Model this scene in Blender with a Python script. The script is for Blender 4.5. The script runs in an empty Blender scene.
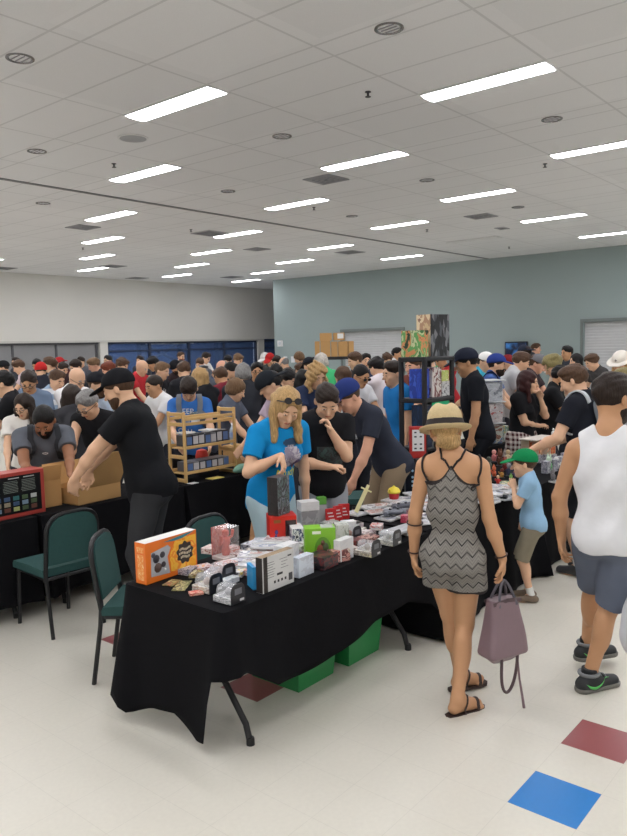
import bpy, math, random
import numpy as np
from mathutils import Vector, Matrix
from mathutils.bvhtree import BVHTree
random.seed(7)
SC = bpy.context.scene
COL = SC.collection
R = math.radians
PI = math.pi

# ------------------------------------------------------------------ camera (axes of the hall: X along the white wall, Y along the green wall)
FPX, CX, CY, CAMH = 743.03, 313.5, 418.0, 2.01
PITCH, ROLL, YAW = R(5.5106), R(-1.2940), R(39.842)
_fw = np.array([math.cos(YAW), math.sin(YAW), 0]); _rt = np.array([math.sin(YAW), -math.cos(YAW), 0]); _up = np.array([0, 0, 1.])
FWD = _fw*math.cos(PITCH) - _up*math.sin(PITCH)
_u = _up*math.cos(PITCH) + _fw*math.sin(PITCH)
RGT = _rt*math.cos(ROLL) + _u*math.sin(ROLL)
DWN = _rt*math.sin(ROLL) - _u*math.cos(ROLL)
ORG = np.array([0, 0, CAMH])

def ray(x, y): return FWD + RGT*((x-CX)/FPX) + DWN*((y-CY)/FPX)
def pz(x, y, z): return ORG + ray(x, y)*z                        # point at distance z in front of the lens
def atz(x, y, h=0.0):
    d = ray(x, y); return ORG + d*((h-ORG[2])/d[2])               # point on the horizontal plane h
def aty(x, y, Y): d = ray(x, y); return ORG + d*(Y/d[1])
def atx(x, y, X): d = ray(x, y); return ORG + d*(X/d[0])
def head(rel): return YAW + R(rel)                               # 0 = away from the lens, 90 = towards its left

cam = bpy.data.cameras.new('camera')
cam_o = bpy.data.objects.new('camera', cam); COL.objects.link(cam_o)
cam.sensor_fit = 'VERTICAL'; cam.sensor_height = 36.0; cam.lens = FPX/836*36.0
cam.clip_start = 0.05; cam.clip_end = 200
_m = Matrix.Identity(4)
for i in range(3):
    _m[i][0] = RGT[i]; _m[i][1] = -DWN[i]; _m[i][2] = -FWD[i]; _m[i][3] = ORG[i]
cam_o.matrix_world = _m
SC.camera = cam_o

# ------------------------------------------------------------------ object helpers
def tag(o, label=None, cat=None, group=None, kind=None):
    if label: o['label'] = label
    if cat: o['category'] = cat
    if group: o['group'] = group
    if kind: o['kind'] = kind
    return o
def thing(name, label, cat, loc=(0, 0, 0), rz=0, group=None, scale=1.0):
    o = bpy.data.objects.new(name, None); COL.objects.link(o)
    o.location = loc; o.rotation_euler = (0, 0, rz); o.scale = (scale,)*3
    o.empty_display_size = .1
    return tag(o, label, cat, group)
def link(name, me, parent=None):
    o = bpy.data.objects.new(name, me); COL.objects.link(o)
    if parent is not None: o.parent = parent
    return o
def dup(root, loc, rz, label, group=None):
    r = root.copy(); COL.objects.link(r); r.location = loc; r.rotation_euler = (0, 0, rz)
    r['label'] = label
    if group: r['group'] = group
    for ch in list(root.children):
        c = ch.copy(); COL.objects.link(c); c.parent = r
        for g in ch.children:
            d = g.copy(); COL.objects.link(d); d.parent = c
    return r
def rotz(a):
    c, s = math.cos(a), math.sin(a); return np.array([[c, -s, 0], [s, c, 0], [0, 0, 1.]])
def roty(a):
    c, s = math.cos(a), math.sin(a); return np.array([[c, 0, s], [0, 1, 0], [-s, 0, c]])
def rotx(a):
    c, s = math.cos(a), math.sin(a); return np.array([[1, 0, 0], [0, c, -s], [0, s, c]])

class M:
    """collects shapes and links them as ONE mesh object"""
    def __init__(s): s.v = []; s.f = []; s.m = []
    def add(s, v, f, mi=0, Rm=None, t=None):
        v = np.asarray(v, float).reshape(-1, 3)
        if Rm is not None: v = v @ np.asarray(Rm).T
        if t is not None: v = v + np.asarray(t)
        b = len(s.v); s.v.extend(v.tolist()); s.f.extend([[b+i for i in q] for q in f])
        s.m.extend([mi]*len(f) if not isinstance(mi, (list, tuple)) else mi)
        return s
    def box(s, c, d, bev=0.0, mi=0, Rm=None):
        hx, hy, hz = d[0]/2, d[1]/2, d[2]/2
        b = min(bev, .45*min(d))
        if b <= 0:
            v = [(x*hx, y*hy, z*hz) for x in (-1, 1) for y in (-1, 1) for z in (-1, 1)]
            f = [(0, 1, 3, 2), (4, 6, 7, 5), (0, 4, 5, 1), (2, 3, 7, 6), (0, 2, 6, 4), (1, 5, 7, 3)]
            return s.add(v, f, mi, Rm, c)
        v = []; ix = {}
        for x in (-1, 1):
            for y in (-1, 1):
                for z in (-1, 1):
                    for a in range(3):
                        p = [x*(hx-b), y*(hy-b), z*(hz-b)]; p[a] = (x, y, z)[a]*(hx, hy, hz)[a]
                        ix[x, y, z, a] = len(v); v.append(p)
        f = []
        for a in range(3):
            o1, o2 = [i for i in range(3) if i != a]
            for sg in (-1, 1):
                q = []
                for p, r in ((-1, -1), (1, -1), (1, 1), (-1, 1)):
                    k = [0, 0, 0]; k[a] = sg; k[o1] = p; k[o2] = r; q.append(ix[(*k, a)])
                f.append(q)
            for p in (-1, 1):
                for r in (-1, 1):
                    k0 = [0, 0, 0]; k0[o1] = p; k0[o2] = r; k1 = list(k0); k0[a] = -1; k1[a] = 1
                    f.append([ix[(*k0, o1)], ix[(*k1, o1)], ix[(*k1, o2)], ix[(*k0, o2)]])
        for x in (-1, 1):
            for y in (-1, 1):
                for z in (-1, 1): f.append([ix[x, y, z, 0], ix[x, y, z, 1], ix[x, y, z, 2]])
        vv = np.array(v); ff = []
        for q in f:
            n = np.cross(vv[q[1]]-vv[q[0]], vv[q[2]]-vv[q[0]])
            ff.append(q if n @ vv[q].mean(0) > 0 else q[::-1])
        return s.add(v, ff, mi, Rm, c)
    def tube(s, path, r, n=10, mi=0, closed=False):
        P = [np.asarray(p, float) for p in path]; k = len(P)
        rr = r if isinstance(r, (list, tuple)) else [r]*k
        T = []
        for i in range(k):
            a = P[(i-1) % k] if (i or closed) else P[0]; b = P[(i+1) % k] if (i < k-1 or closed) else P[-1]
            t = b-a; T.append(t/(np.linalg.norm(t)+1e-9))
        ref = np.array([0, 0, 1.]) if abs(T[0][2]) < .9 else np.array([1., 0, 0])
        u = np.cross(T[0], ref); u /= np.linalg.norm(u)
        v = []
        for i in range(k):
            u = u - T[i]*(u@T[i]); u /= np.linalg.norm(u); w = np.cross(T[i], u)
            for j in range(n):
                a = 2*PI*j/n; v.append(P[i]+(u*math.cos(a)+w*math.sin(a))*rr[i])
        f = []
        for i in range(k if closed else k-1):
            for j in range(n):
                i2 = (i+1) % k; f.append([i*n+j, i*n+(j+1) % n, i2*n+(j+1) % n, i2*n+j])
        if not closed: f.append(list(range(n))[::-1]); f.append([(k-1)*n+j for j in range(n)])
        return s.add(v, f, mi)
    def strap(s, path, w, t, wide, mi=0):
        """flat band along a path; wide = direction of its width at every point"""
        P = [np.asarray(p, float) for p in path]; k = len(P); v = []
        for i in range(k):
            d = P[min(i+1, k-1)]-P[max(i-1, 0)]; d /= np.linalg.norm(d)+1e-9
            wd = np.asarray(wide[i] if isinstance(wide, list) else wide, float); wd = wd-d*(wd@d); wd /= np.linalg.norm(wd)+1e-9
            nn = np.cross(d, wd)
            for a, b in ((-1, -1), (1, -1), (1, 1), (-1, 1)): v.append(P[i]+wd*a*w/2+nn*b*t/2)
        f = [[3, 2, 1, 0], [4*(k-1)+j for j in range(4)]]
        for i in range(k-1):
            for j in range(4): f.append([4*i+j, 4*i+(j+1) % 4, 4*i+4+(j+1) % 4, 4*i+4+j])
        return s.add(v, f, mi)
    def lathe(s, prof, n=20, c=(0, 0, 0), mi=0, Rm=None, sx=1, sy=1):
        v = []; f = []; k = len(prof)
        for r, z in prof:
            for j in range(n): a = 2*PI*j/n; v.append((r*math.cos(a)*sx, r*math.sin(a)*sy, z))
        for i in range(k-1):
            for j in range(n): f.append([i*n+j, i*n+(j+1) % n, (i+1)*n+(j+1) % n, (i+1)*n+j])
        f.append(list(range(n))[::-1]); f.append([(k-1)*n+j for j in range(n)])
        return s.add(v, f, mi, Rm, c)
    def prism(s, poly, t, mi=0, Rm=None, c=None):
        """poly in (x, z), thickness t along y"""
        n = len(poly); v = [(p[0], -t/2, p[1]) for p in poly]+[(p[0], t/2, p[1]) for p in poly]
        f = [list(range(n)), [n+i for i in range(n)][::-1]]+[[i, n+i, n+(i+1) % n, (i+1) % n] for i in range(n)]
        return s.add(v, f, mi, Rm, c)
    def mesh(s, name, mats, sharp=40):
        me = bpy.data.meshes.new(name); me.from_pydata(s.v, [], s.f)
        for m in (mats if isinstance(mats, (list, tuple)) else [mats]): me.materials.append(m)
        me.polygons.foreach_set('material_index', s.m)
        me.polygons.foreach_set('use_smooth', [True]*len(s.f))
        me.update()
        if sharp < 179: me.set_sharp_from_angle(angle=R(sharp))
        return me
    def build(s, name, mats, parent=None, sharp=40): return link(name, s.mesh(name, mats, sharp), parent)

# ------------------------------------------------------------------ materials
def lin(c):
    o = []
    for x in c[:3]:
        x = x/255; o.append(x/12.92 if x <= .04045 else ((x+.055)/1.055)**2.4)
    return (*o, 1)
_MC = {}
def nt(name):
    m = bpy.data.materials.new(name); m.use_nodes = True
    t = m.node_tree; b = t.nodes['Principled BSDF']; return m, t, b
def mat(col, rough=.6, metal=0, bump=0, bscale=60, var=0, vscale=6, spec=.5, coat=0, name='surface'):
    """plain coloured surface with a little noise in tone and relief"""
    k = (tuple(col), rough, metal, bump, bscale, var, vscale, spec, coat)
    if k in _MC: return _MC[k]
    m, t, b = nt(name); L = t.links.new
    b.inputs['Base Color'].default_value = lin(col); b.inputs['Roughness'].default_value = rough; b.inputs['Metallic'].default_value = metal
    b.inputs['Specular IOR Level'].default_value = spec; b.inputs['Coat Weight'].default_value = coat
    tc = t.nodes.new('ShaderNodeTexCoord')
    n = t.nodes.new('ShaderNodeTexNoise'); n.inputs['Scale'].default_value = vscale; n.inputs['Detail'].default_value = 3
    L(tc.outputs['Object'], n.inputs['Vector'])
    mx = t.nodes.new('ShaderNodeMix'); mx.data_type = 'RGBA'
    c = lin(col); v = var if var else .06
    mx.inputs[6].default_value = (*[x*(1-v) for x in c[:3]], 1); mx.inputs[7].default_value = (*[min(1, x*(1+v)) for x in c[:3]], 1)
    L(n.outputs['Fac'], mx.inputs[0]); L(mx.outputs[2], b.inputs['Base Color'])
    if bump:
        n2 = t.nodes.new('ShaderNodeTexNoise'); n2.inputs['Scale'].default_value = bscale; n2.inputs['Detail'].default_value = 3
        L(tc.outputs['Object'], n2.inputs['Vector'])
        bp = t.nodes.new('ShaderNodeBump'); bp.inputs['Strength'].default_value = bump; bp.inputs['Distance'].default_value = .01
        L(n2.outputs['Fac'], bp.inputs['Height']); L(bp.outputs['Normal'], b.inputs['Normal'])
    _MC[k] = m; return m
def cloth(col, **k): return mat(col, rough=.9, bump=.55, bscale=9, var=.10, vscale=9, spec=.15, name='fabric', **k)
def skin(col): return mat(col, rough=.5, var=.05, vscale=12, spec=.35, name='skin')
def hairmat(col):
    k = ('hair', tuple(col))
    if k in _MC: return _MC[k]
    m, t, b = nt('hair'); L = t.links.new
    tc = t.nodes.new('ShaderNodeTexCoord'); mp = t.nodes.new('ShaderNodeMapping'); mp.inputs['Scale'].default_value = (70, 70, 9)
    n = t.nodes.new('ShaderNodeTexNoise'); n.inputs['Scale'].default_value = 2; n.inputs['Detail'].default_value = 3; n.inputs['Distortion'].default_value = .6
    L(tc.outputs['Object'], mp.inputs['Vector']); L(mp.outputs['Vector'], n.inputs['Vector'])
    rp = t.nodes.new('ShaderNodeValToRGB'); c = lin(col); e = rp.color_ramp.elements
    e[0].position = .3; e[0].color = (*[x*.5 for x in c[:3]], 1); e[1].position = .75; e[1].color = (*[min(1, x*1.2) for x in c[:3]], 1)
    L(n.outputs['Fac'], rp.inputs[0]); L(rp.outputs[0], b.inputs['Base Color'])
    bp = t.nodes.new('ShaderNodeBump'); bp.inputs['Strength'].default_value = .6; bp.inputs['Distance'].default_value = .006
    L(n.outputs['Fac'], bp.inputs['Height']); L(bp.outputs['Normal'], b.inputs['Normal'])
    b.inputs['Roughness'].default_value = .5; b.inputs['Specular IOR Level'].default_value = .22
    _MC[k] = m; return m
def emit(col, strength, name='glow'):
    m, t, b = nt(name); b.inputs['Base Color'].default_value = lin(col)
    b.inputs['Emission Color'].default_value = lin(col); b.inputs['Emission Strength'].default_value = strength
    return m
def glass(col=(235, 240, 242), rough=.05, alpha=.3, name='clear_plastic'):
    k = ('gl', tuple(col), rough, alpha)
    if k in _MC: return _MC[k]
    m, t, b = nt(name); b.inputs['Base Color'].default_value = lin(col); b.inputs['Roughness'].default_value = rough
    b.inputs['Alpha'].default_value = alpha; b.inputs['Specular IOR Level'].default_value = .6
    _MC[k] = m; return m
def art(cols, scale=7, seed=0.0, rough=.35, stretch=(1, 1, 1), kind='cell'):
    """printed packaging: patches of the given colours"""
    k = ('art', tuple(cols), scale, seed, rough, stretch, kind)
    if k in _MC: return _MC[k]
    m, t, b = nt('printed_card'); L = t.links.new
    tc = t.nodes.new('ShaderNodeTexCoord'); mp = t.nodes.new('ShaderNodeMapping')
    mp.inputs['Location'].default_value = (seed, seed*.7, seed*1.3); mp.inputs['Scale'].default_value = stretch
    L(tc.outputs['Generated'], mp.inputs['Vector'])
    if kind == 'cell':
        n = t.nodes.new('ShaderNodeTexVoronoi'); n.inputs['Scale'].default_value = scale; n.inputs['Randomness'].default_value = 1
        L(mp.outputs['Vector'], n.inputs['Vector'])
        sp = t.nodes.new('ShaderNodeSeparateColor'); L(n.outputs['Color'], sp.inputs[0]); src = sp.outputs[0]
    else:
        n = t.nodes.new('ShaderNodeTexNoise'); n.inputs['Scale'].default_value = scale; n.inputs['Detail'].default_value = 4
        n.inputs['Distortion'].default_value = .8; L(mp.outputs['Vector'], n.inputs['Vector'])
        mr = t.nodes.new('ShaderNodeMapRange'); mr.inputs[1].default_value = .3; mr.inputs[2].default_value = .7
        L(n.outputs['Fac'], mr.inputs[0]); src = mr.outputs[0]
    rp = t.nodes.new('ShaderNodeValToRGB'); rp.color_ramp.interpolation = 'CONSTANT'
    e = rp.color_ramp.elements; e[0].position = 0; e[0].color = lin(cols[0]); e[1].position = 1/len(cols); e[1].color = lin(cols[1])
    for i in range(2, len(cols)):
        q = e.new(i/len(cols)); q.color = lin(cols[i])
    L(src, rp.inputs[0]); L(rp.outputs[0], b.inputs['Base Color']); b.inputs['Roughness'].default_value = rough
    _MC[k] = m; return m
def nodepat(name, col_a, col_b, fn, rough=.9):
    """two-tone woven pattern: fn(tree, object-coords xyz sockets) -> factor socket"""
    m, t, b = nt(name); L = t.links.new
    tc = t.nodes.new('ShaderNodeTexCoord'); sx = t.nodes.new('ShaderNodeSeparateXYZ'); L(tc.outputs['Object'], sx.inputs[0])
    mx = t.nodes.new('ShaderNodeMix'); mx.data_type = 'RGBA'
    mx.inputs[6].default_value = lin(col_a); mx.inputs[7].default_value = lin(col_b)
    L(fn(t, sx.outputs), mx.inputs[0]); L(mx.outputs[2], b.inputs['Base Color'])
    b.inputs['Roughness'].default_value = rough; b.inputs['Specular IOR Level'].default_value = .15
    return m
def mth(t, op, a, b=None, c=None):
    n = t.nodes.new('ShaderNodeMath'); n.operation = op
    for i, x in enumerate((a, b, c)):
        if x is None: continue
        if isinstance(x, (int, float)): n.inputs[i].default_value = x
        else: t.links.new(x, n.inputs[i])
    return n.outputs[0]

# ------------------------------------------------------------------ lettering: flat text as real thin geometry
def text_data(s, size, depth=.0006):
    cu = bpy.data.curves.new('t', 'FONT'); cu.body = s; cu.size = size; cu.align_x = 'CENTER'; cu.align_y = 'CENTER'; cu.extrude = depth; cu.resolution_u = 3
    o = bpy.data.objects.new('t', cu); COL.objects.link(o)
    dg = bpy.context.evaluated_depsgraph_get(); me = o.evaluated_get(dg).to_mesh()
    v = [tuple(x.co) for x in me.vertices]; f = [list(p.vertices) for p in me.polygons]
    o.evaluated_get(dg).to_mesh_clear(); bpy.data.objects.remove(o); bpy.data.curves.remove(cu)
    return v, f
def lettering(s, size, m, parent, loc, Rm, name='lettering'):
    """text in the local plane whose columns are Rm = [right, up, out]"""
    v, f = text_data(s, size)
    k = M(); k.add(v, f, 0, Rm, loc); return k.build(name, m, parent, sharp=30)
FACE_MY = np.array([[1, 0, 0], [0, 0, -1], [0, 1, 0.]])    # right = +x, up = +z, out = -y
# ------------------------------------------------------------------ bodies: one continuous surface drawn out of blended, tapered limbs
A3 = lambda *p: np.array(p, float)
def rc(a, b, ra, rb):
    a = np.asarray(a, float); b = np.asarray(b, float); ab = b-a; q = ab@ab+1e-12
    def fn(P):
        t = np.clip((P-a)@ab/q, 0, 1)
        d = P-a-t[:, None]*ab
        return np.sqrt((d*d).sum(1))-(ra+(rb-ra)*t)
    return fn
def el(c, r, Rm=None):
    c = np.asarray(c, float); r = np.asarray(r if hasattr(r, '__len__') else (r,)*3, float)
    def fn(P):
        q = P-c
        if Rm is not None: q = q@Rm
        a = q/r; k0 = np.sqrt((a*a).sum(1)); b = a/r; k1 = np.sqrt((b*b).sum(1))+1e-9
        return k0*(k0-1)/k1
    return fn
def pl(n, o):
    n = np.asarray(n, float); n = n/np.linalg.norm(n); o = np.asarray(o, float)
    return lambda P: (P-o)@n
def sdf(prims):
    """prims: (op, k, fn); op a = add, s = subtract, i = intersect, w = wrinkles"""
    def f(P):
        d = np.full(len(P), 9.0)
        for op, k, fn in prims:
            e = fn(P)
            if op == 'w': d = d+e; continue
            if op == 'a':
                if k <= 0: d = np.minimum(d, e)
                else:
                    h = np.clip(.5+.5*(e-d)/k, 0, 1); d = e*(1-h)+d*h-k*h*(1-h)
            elif op == 's':
                e = -e
                if k <= 0: d = np.maximum(d, e)
                else:
                    h = np.clip(.5-.5*(e-d)/k, 0, 1); d = e*(1-h)+d*h+k*h*(1-h)
            else: d = np.maximum(d, e)
        return d
    return f
def folds(amp, fr=26.0, ph=0.0):
    def fn(P):
        x, y, z = P[:, 0], P[:, 1], P[:, 2]
        return amp*(np.sin(fr*(z+.55*y+.3*x)+ph+1.7*np.sin(9*y+ph))*np.sin(11*(x-y)+ph)+.6*np.sin(fr*.6*(z-.8*y)+2.1*ph+1.3*np.sin(7*x)))
    return fn

def snet(f, lo, hi, h):
    """surface nets over a sparse band; returns vertices and quads"""
    lo = np.asarray(lo, float); B = 4
    m = np.ceil((np.asarray(hi)-lo)/(h*B)).astype(int)+1
    g = np.stack(np.meshgrid(*[np.arange(k) for k in m], indexing='ij'), -1).reshape(-1, 3)
    d = f(lo+(g*B+(B-1)/2)*h)
    act = np.abs(d) < h*B*1.35+.006
    n = m*B; V = np.repeat(np.repeat(np.repeat(np.where(d < 0, -1., 1.).reshape(m), B, 0), B, 1), B, 2).astype(np.float32)
    ga = g[act]*B
    off = np.stack(np.meshgrid(*[np.arange(B)]*3, indexing='ij'), -1).reshape(-1, 3)
    idx = (ga[:, None, :]+off[None]).reshape(-1, 3)
    for s in range(0, len(idx), 200000):
        q = idx[s:s+200000]; V[q[:, 0], q[:, 1], q[:, 2]] = f(lo+q*h)
    V[0] = V[-1] = 1; V[:, 0] = V[:, -1] = 1; V[:, :, 0] = V[:, :, -1] = 1
    I = V < 0
    c = np.zeros(n-1, np.uint8)
    for i in (0, 1):
        for j in (0, 1):
            for k in (0, 1): c += I[i:n[0]-1+i, j:n[1]-1+j, k:n[2]-1+k]
    cr = (c > 0) & (c < 8)
    cell = np.argwhere(cr)
    ids = np.full(n-1, -1, np.int32); ids[cr] = np.arange(len(cell))
    acc = np.zeros((len(cell), 3)); cnt = np.zeros(len(cell))
    for ax in range(3):
        o1, o2 = [a for a in range(3) if a != ax]
        for i in (0, 1):
            for j in (0, 1):
                p = cell.copy(); p[:, o1] += i; p[:, o2] += j; q = p.copy(); q[:, ax] += 1
                a = V[p[:, 0], p[:, 1], p[:, 2]]; b = V[q[:, 0], q[:, 1], q[:, 2]]
                x = (a < 0) != (b < 0); t = np.where(x, a/np.where(x, a-b, 1), 0)
                e = p.astype(float); e[:, ax] += t
                acc[x] += e[x]; cnt[x] += 1
    vert = lo+acc/cnt[:, None]*h
    quads = []
    for ax in range(3):
        o1, o2 = [(1, 2), (2, 0), (0, 1)][ax]
        sl = [slice(None)]*3; s2 = [slice(None)]*3; sl[ax] = slice(0, n[ax]-1); s2[ax] = slice(1, n[ax])
        a = I[tuple(sl)]; b = I[tuple(s2)]; e = np.argwhere(a != b); e = e[(e[:, o1] > 0) & (e[:, o2] > 0)]
        ins = a[e[:, 0], e[:, 1], e[:, 2]]
        def at(d1, d2):
            q = e.copy(); q[:, o1] += d1; q[:, o2] += d2; return ids[q[:, 0], q[:, 1], q[:, 2]]
        qd = np.stack([at(-1, -1), at(0, -1), at(0, 0), at(-1, 0)], 1)
        qd[~ins] = qd[~ins][:, ::-1]; quads.append(qd)
    quads = np.concatenate(quads)
    return vert, quads[(quads >= 0).all(1)]
def smesh(name, prims, h, lo, hi, regions=(), relax=1):
    v, q = snet(sdf(prims), lo, hi, h)
    for _ in range(relax):                                       # one light smoothing pass
        a = np.concatenate([q[:, [0, 1]], q[:, [1, 2]], q[:, [2, 3]], q[:, [3, 0]]]); s = np.zeros_like(v); k = np.zeros(len(v))
        np.add.at(s, a[:, 0], v[a[:, 1]]); np.add.at(k, a[:, 0], 1)
        np.add.at(s, a[:, 1], v[a[:, 0]]); np.add.at(k, a[:, 1], 1)
        v = .6*v+.4*s/np.maximum(k, 1)[:, None]
    me = bpy.data.meshes.new(name)
    me.vertices.add(len(v)); me.vertices.foreach_set('co', v.astype(np.float32).ravel())
    me.loops.add(len(q)*4); me.loops.foreach_set('vertex_index', q.astype(np.int32).ravel())
    me.polygons.add(len(q)); me.polygons.foreach_set('loop_start', np.arange(len(q), dtype=np.int32)*4)
    me.polygons.foreach_set('use_smooth', np.ones(len(q), bool))
    if regions:
        c = v[q].mean(1); mi = np.zeros(len(q), np.int32)
        for k, fn in regions: mi[fn(c) < 0] = k
        me.polygons.foreach_set('material_index', mi)
    me.update(calc_edges=True); me.validate()
    return me

def ik(a, t, l1, l2, pole):
    a = np.asarray(a, float); t = np.asarray(t, float); d = t-a; L = np.linalg.norm(d); u = d/(L+1e-9)
    L = min(L, (l1+l2)*.995); L = max(L, abs(l1-l2)+.02)
    x = (l1*l1-l2*l2+L*L)/(2*L); y = math.sqrt(max(l1*l1-x*x, 0))
    p = np.asarray(pole, float)-a; p = p-u*(p@u); p /= np.linalg.norm(p)+1e-9
    return a+u*x+p*y, a+u*L

ARMS = {'down': ((.03, .235, .84), None), 'table': ((.40, .17, 1.0), None), 'dig': ((.46, .16, .95), None), 'hold': ((.30, .08, 1.12), None),
        'chin': ((.16, .03, 1.40), (.15, .35, .9)), 'pocket': ((.06, .22, .88), (-.3, .5, 1.1)), 'back': ((-.08, .24, .84), None),
        'lap': ((.28, .10, .72), None), 'phone': ((.27, .10, 1.24), None), 'fold': ((.2, -.08, 1.16), (0, .5, .9))}
DEF = dict(lean=6, curve=8, twist=0, hyaw=0, hpitch=12, hroll=0, aL='table', aR='table', feet=((.0, .11, 0), (.0, -.11, 0)), pelvis=(0, .94),
           fat=0.0, wide=1.0, female=False, hs=1.09, curl=35, kneeout=.0)
def skeleton(c):
    s = dict(c)
    ln = R(c['lean']); cv = R(c['curve'])
    px = c['pelvis'][0]-.16*math.sin(ln); Pv = A3(px, 0, c['pelvis'][1])
    Rp = roty(ln*.55); Rc = roty(ln+cv*.5)@rotz(R(c['twist'])); Rn = roty(ln+cv*1.2)@rotz(R(c['twist']))
    W = Pv+roty(ln*.8)@A3(0, 0, .20); Ch = W+Rc@A3(0, 0, .17); N = Ch+Rc@A3(-.01, 0, .165)
    Rh = rotz(R(c['hyaw']+c['twist']))@roty(R(c['hpitch'])+ln*.3)@rotx(R(c['hroll']))
    nb = roty((ln+cv)*.6+R(c['hpitch'])*.35)
    Hc = N+nb@A3(.025, c.get('hlat', 0), c.get('neck', .158))
    s.update(P=Pv, Rp=Rp, Rc=Rc, Rn=Rn, W=W, C=Ch, N=N, Rh=Rh, H=Hc)
    wd = c['wide']
    for sd, k in ((1, 'L'), (-1, 'R')):
        sh = N+Rc@A3(0, sd*.175*wd, c.get('shz', -.045))
        t = c['a'+k]; t = ARMS[t] if isinstance(t, str) else t
        tgt, pole = t; tgt = A3(tgt[0], sd*tgt[1], tgt[2])
        pole = sh+A3(-.25, sd*.35, -.5) if pole is None else A3(pole[0], sd*pole[1], pole[2])
        e, w = ik(sh, tgt, .285, .25, pole)
        s['sh'+k], s['el'+k], s['wr'+k] = sh, e, w
        hd = c.get('hand'+k)
        fd = (w-e)/np.linalg.norm(w-e)
        dr = fd if hd is None else np.asarray(hd, float)*A3(1, sd, 1); dr = dr/np.linalg.norm(dr)
        s['hd'+k] = dr
        hip = Pv+Rp@A3(0, sd*.088, -.03)
        fx, fy, fyaw = c['feet'][0 if sd > 0 else 1][:3]; fz = c['feet'][0 if sd > 0 else 1][3] if len(c['feet'][0]) > 3 else 0
        an = A3(fx, fy, .085+fz)
        kn, an = ik(hip, an, .43, .425, hip+A3(1, sd*c['kneeout'], 0))
        s['hip'+k], s['kn'+k], s['an'+k], s['fy'+k] = hip, kn, an, R(fyaw)
    return s
def hand_prims(s, k, h, out):
    sd = 1 if k == 'L' else -1
    w, d = s['wr'+k], s['hd'+k]
    fr = s.get('palm'+k)
    n = np.asarray(fr, float)*A3(1, sd, 1) if fr is not None else (A3(0, -sd, 0) if abs(d[2]) > .6 else A3(0, -sd*.35, -1))
    n = n-d*(n@d); n /= np.linalg.norm(n)                         # palm faces n
    y = np.cross(n, d)*sd*-1                                      # towards the thumb
    if s.get('thumbflip'): y = -y
    Rm = np.stack([d, y, n], 1)
    out.append(('a', .02, el(w+d*.048, (.056, .041, .019), Rm)))
    th = max(.0082, h*.8); cu = R(s['curl'])
    for i, (off, ln) in enumerate(((.030, .070), (.010, .078), (-.010, .073), (-.029, .058))):
        a = w+d*.082+y*off; ang = cu*(.5+.12*i); p = a-d*.02
        if k+'point' in s and i == 0: ang = .1
        for seg, fr_ in enumerate((.45, .32, .23)):
            q = a+(d*math.cos(ang)+n*math.sin(ang)+y*off*1.5)*ln*fr_
            out.append(('a', .006, rc(p if seg == 0 else a, q, th*(1.06-.1*seg), th*(.98-.1*seg)))); a = q
            ang += cu*(.9 if not (k+'point' in s and i == 0) else .15)
    t0 = w+d*.025+y*.030; t1 = w+d*.055+y*.056+n*.018; t2 = t1+(d*.8+n*.5-y*.1)*.034
    out.append(('a', .012, rc(t0, t1, th*1.4, th*1.15))); out.append(('a', .006, rc(t1, t2, th*1.1, th*.9)))
def torso_prims(s, t=0.0, k=.05):
    P, W, Ch, N, Rp, Rc = s['P'], s['W'], s['C'], s['N'], s['Rp'], s['Rc']
    wd, ft, fem = s['wide'], s['fat'], s['female']
    o = [('a', k, el(P+Rp@A3(0, 0, .01), A3(.108+ft*.04, (.152 if not fem else .150)+ft*.04, .125)+t, Rp)),
         ('a', k, el(W+Rc@A3(.005+ft*.03, 0, 0), A3(.098+ft*.09, (.142 if not fem else .118)+ft*.06, .17)+t, Rc)),
         ('a', k, el(Ch, A3(.112+ft*.04, (.168 if not fem else .145)*wd+ft*.02, .185)+t, Rc)),
         ('a', k, rc(s['shL']*.86+s['shR']*.14, s['shR']*.86+s['shL']*.14, .060+t, .060+t))]
    for sd in (1, -1):
        sh = s['shL'] if sd > 0 else s['shR']
        o.append(('a', .05, rc(N+Rc@A3(-.012, sd*.02, .03), sh*.75+N*.25+Rc@A3(-.01, 0, -.01), .046+t*.7, .052+t*.7)))
        o.append(('a', .05, el(P+Rp@A3(-.052, sd*.07, -.045), A3(.085, .082, .092)*(.93 if fem else 1)+t*.8, Rp)))
        if fem: o.append(('a', .03, el(Ch+Rc@A3(.088, sd*.068, -.015), A3(.062, .066, .066)+t)))
    return o
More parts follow.
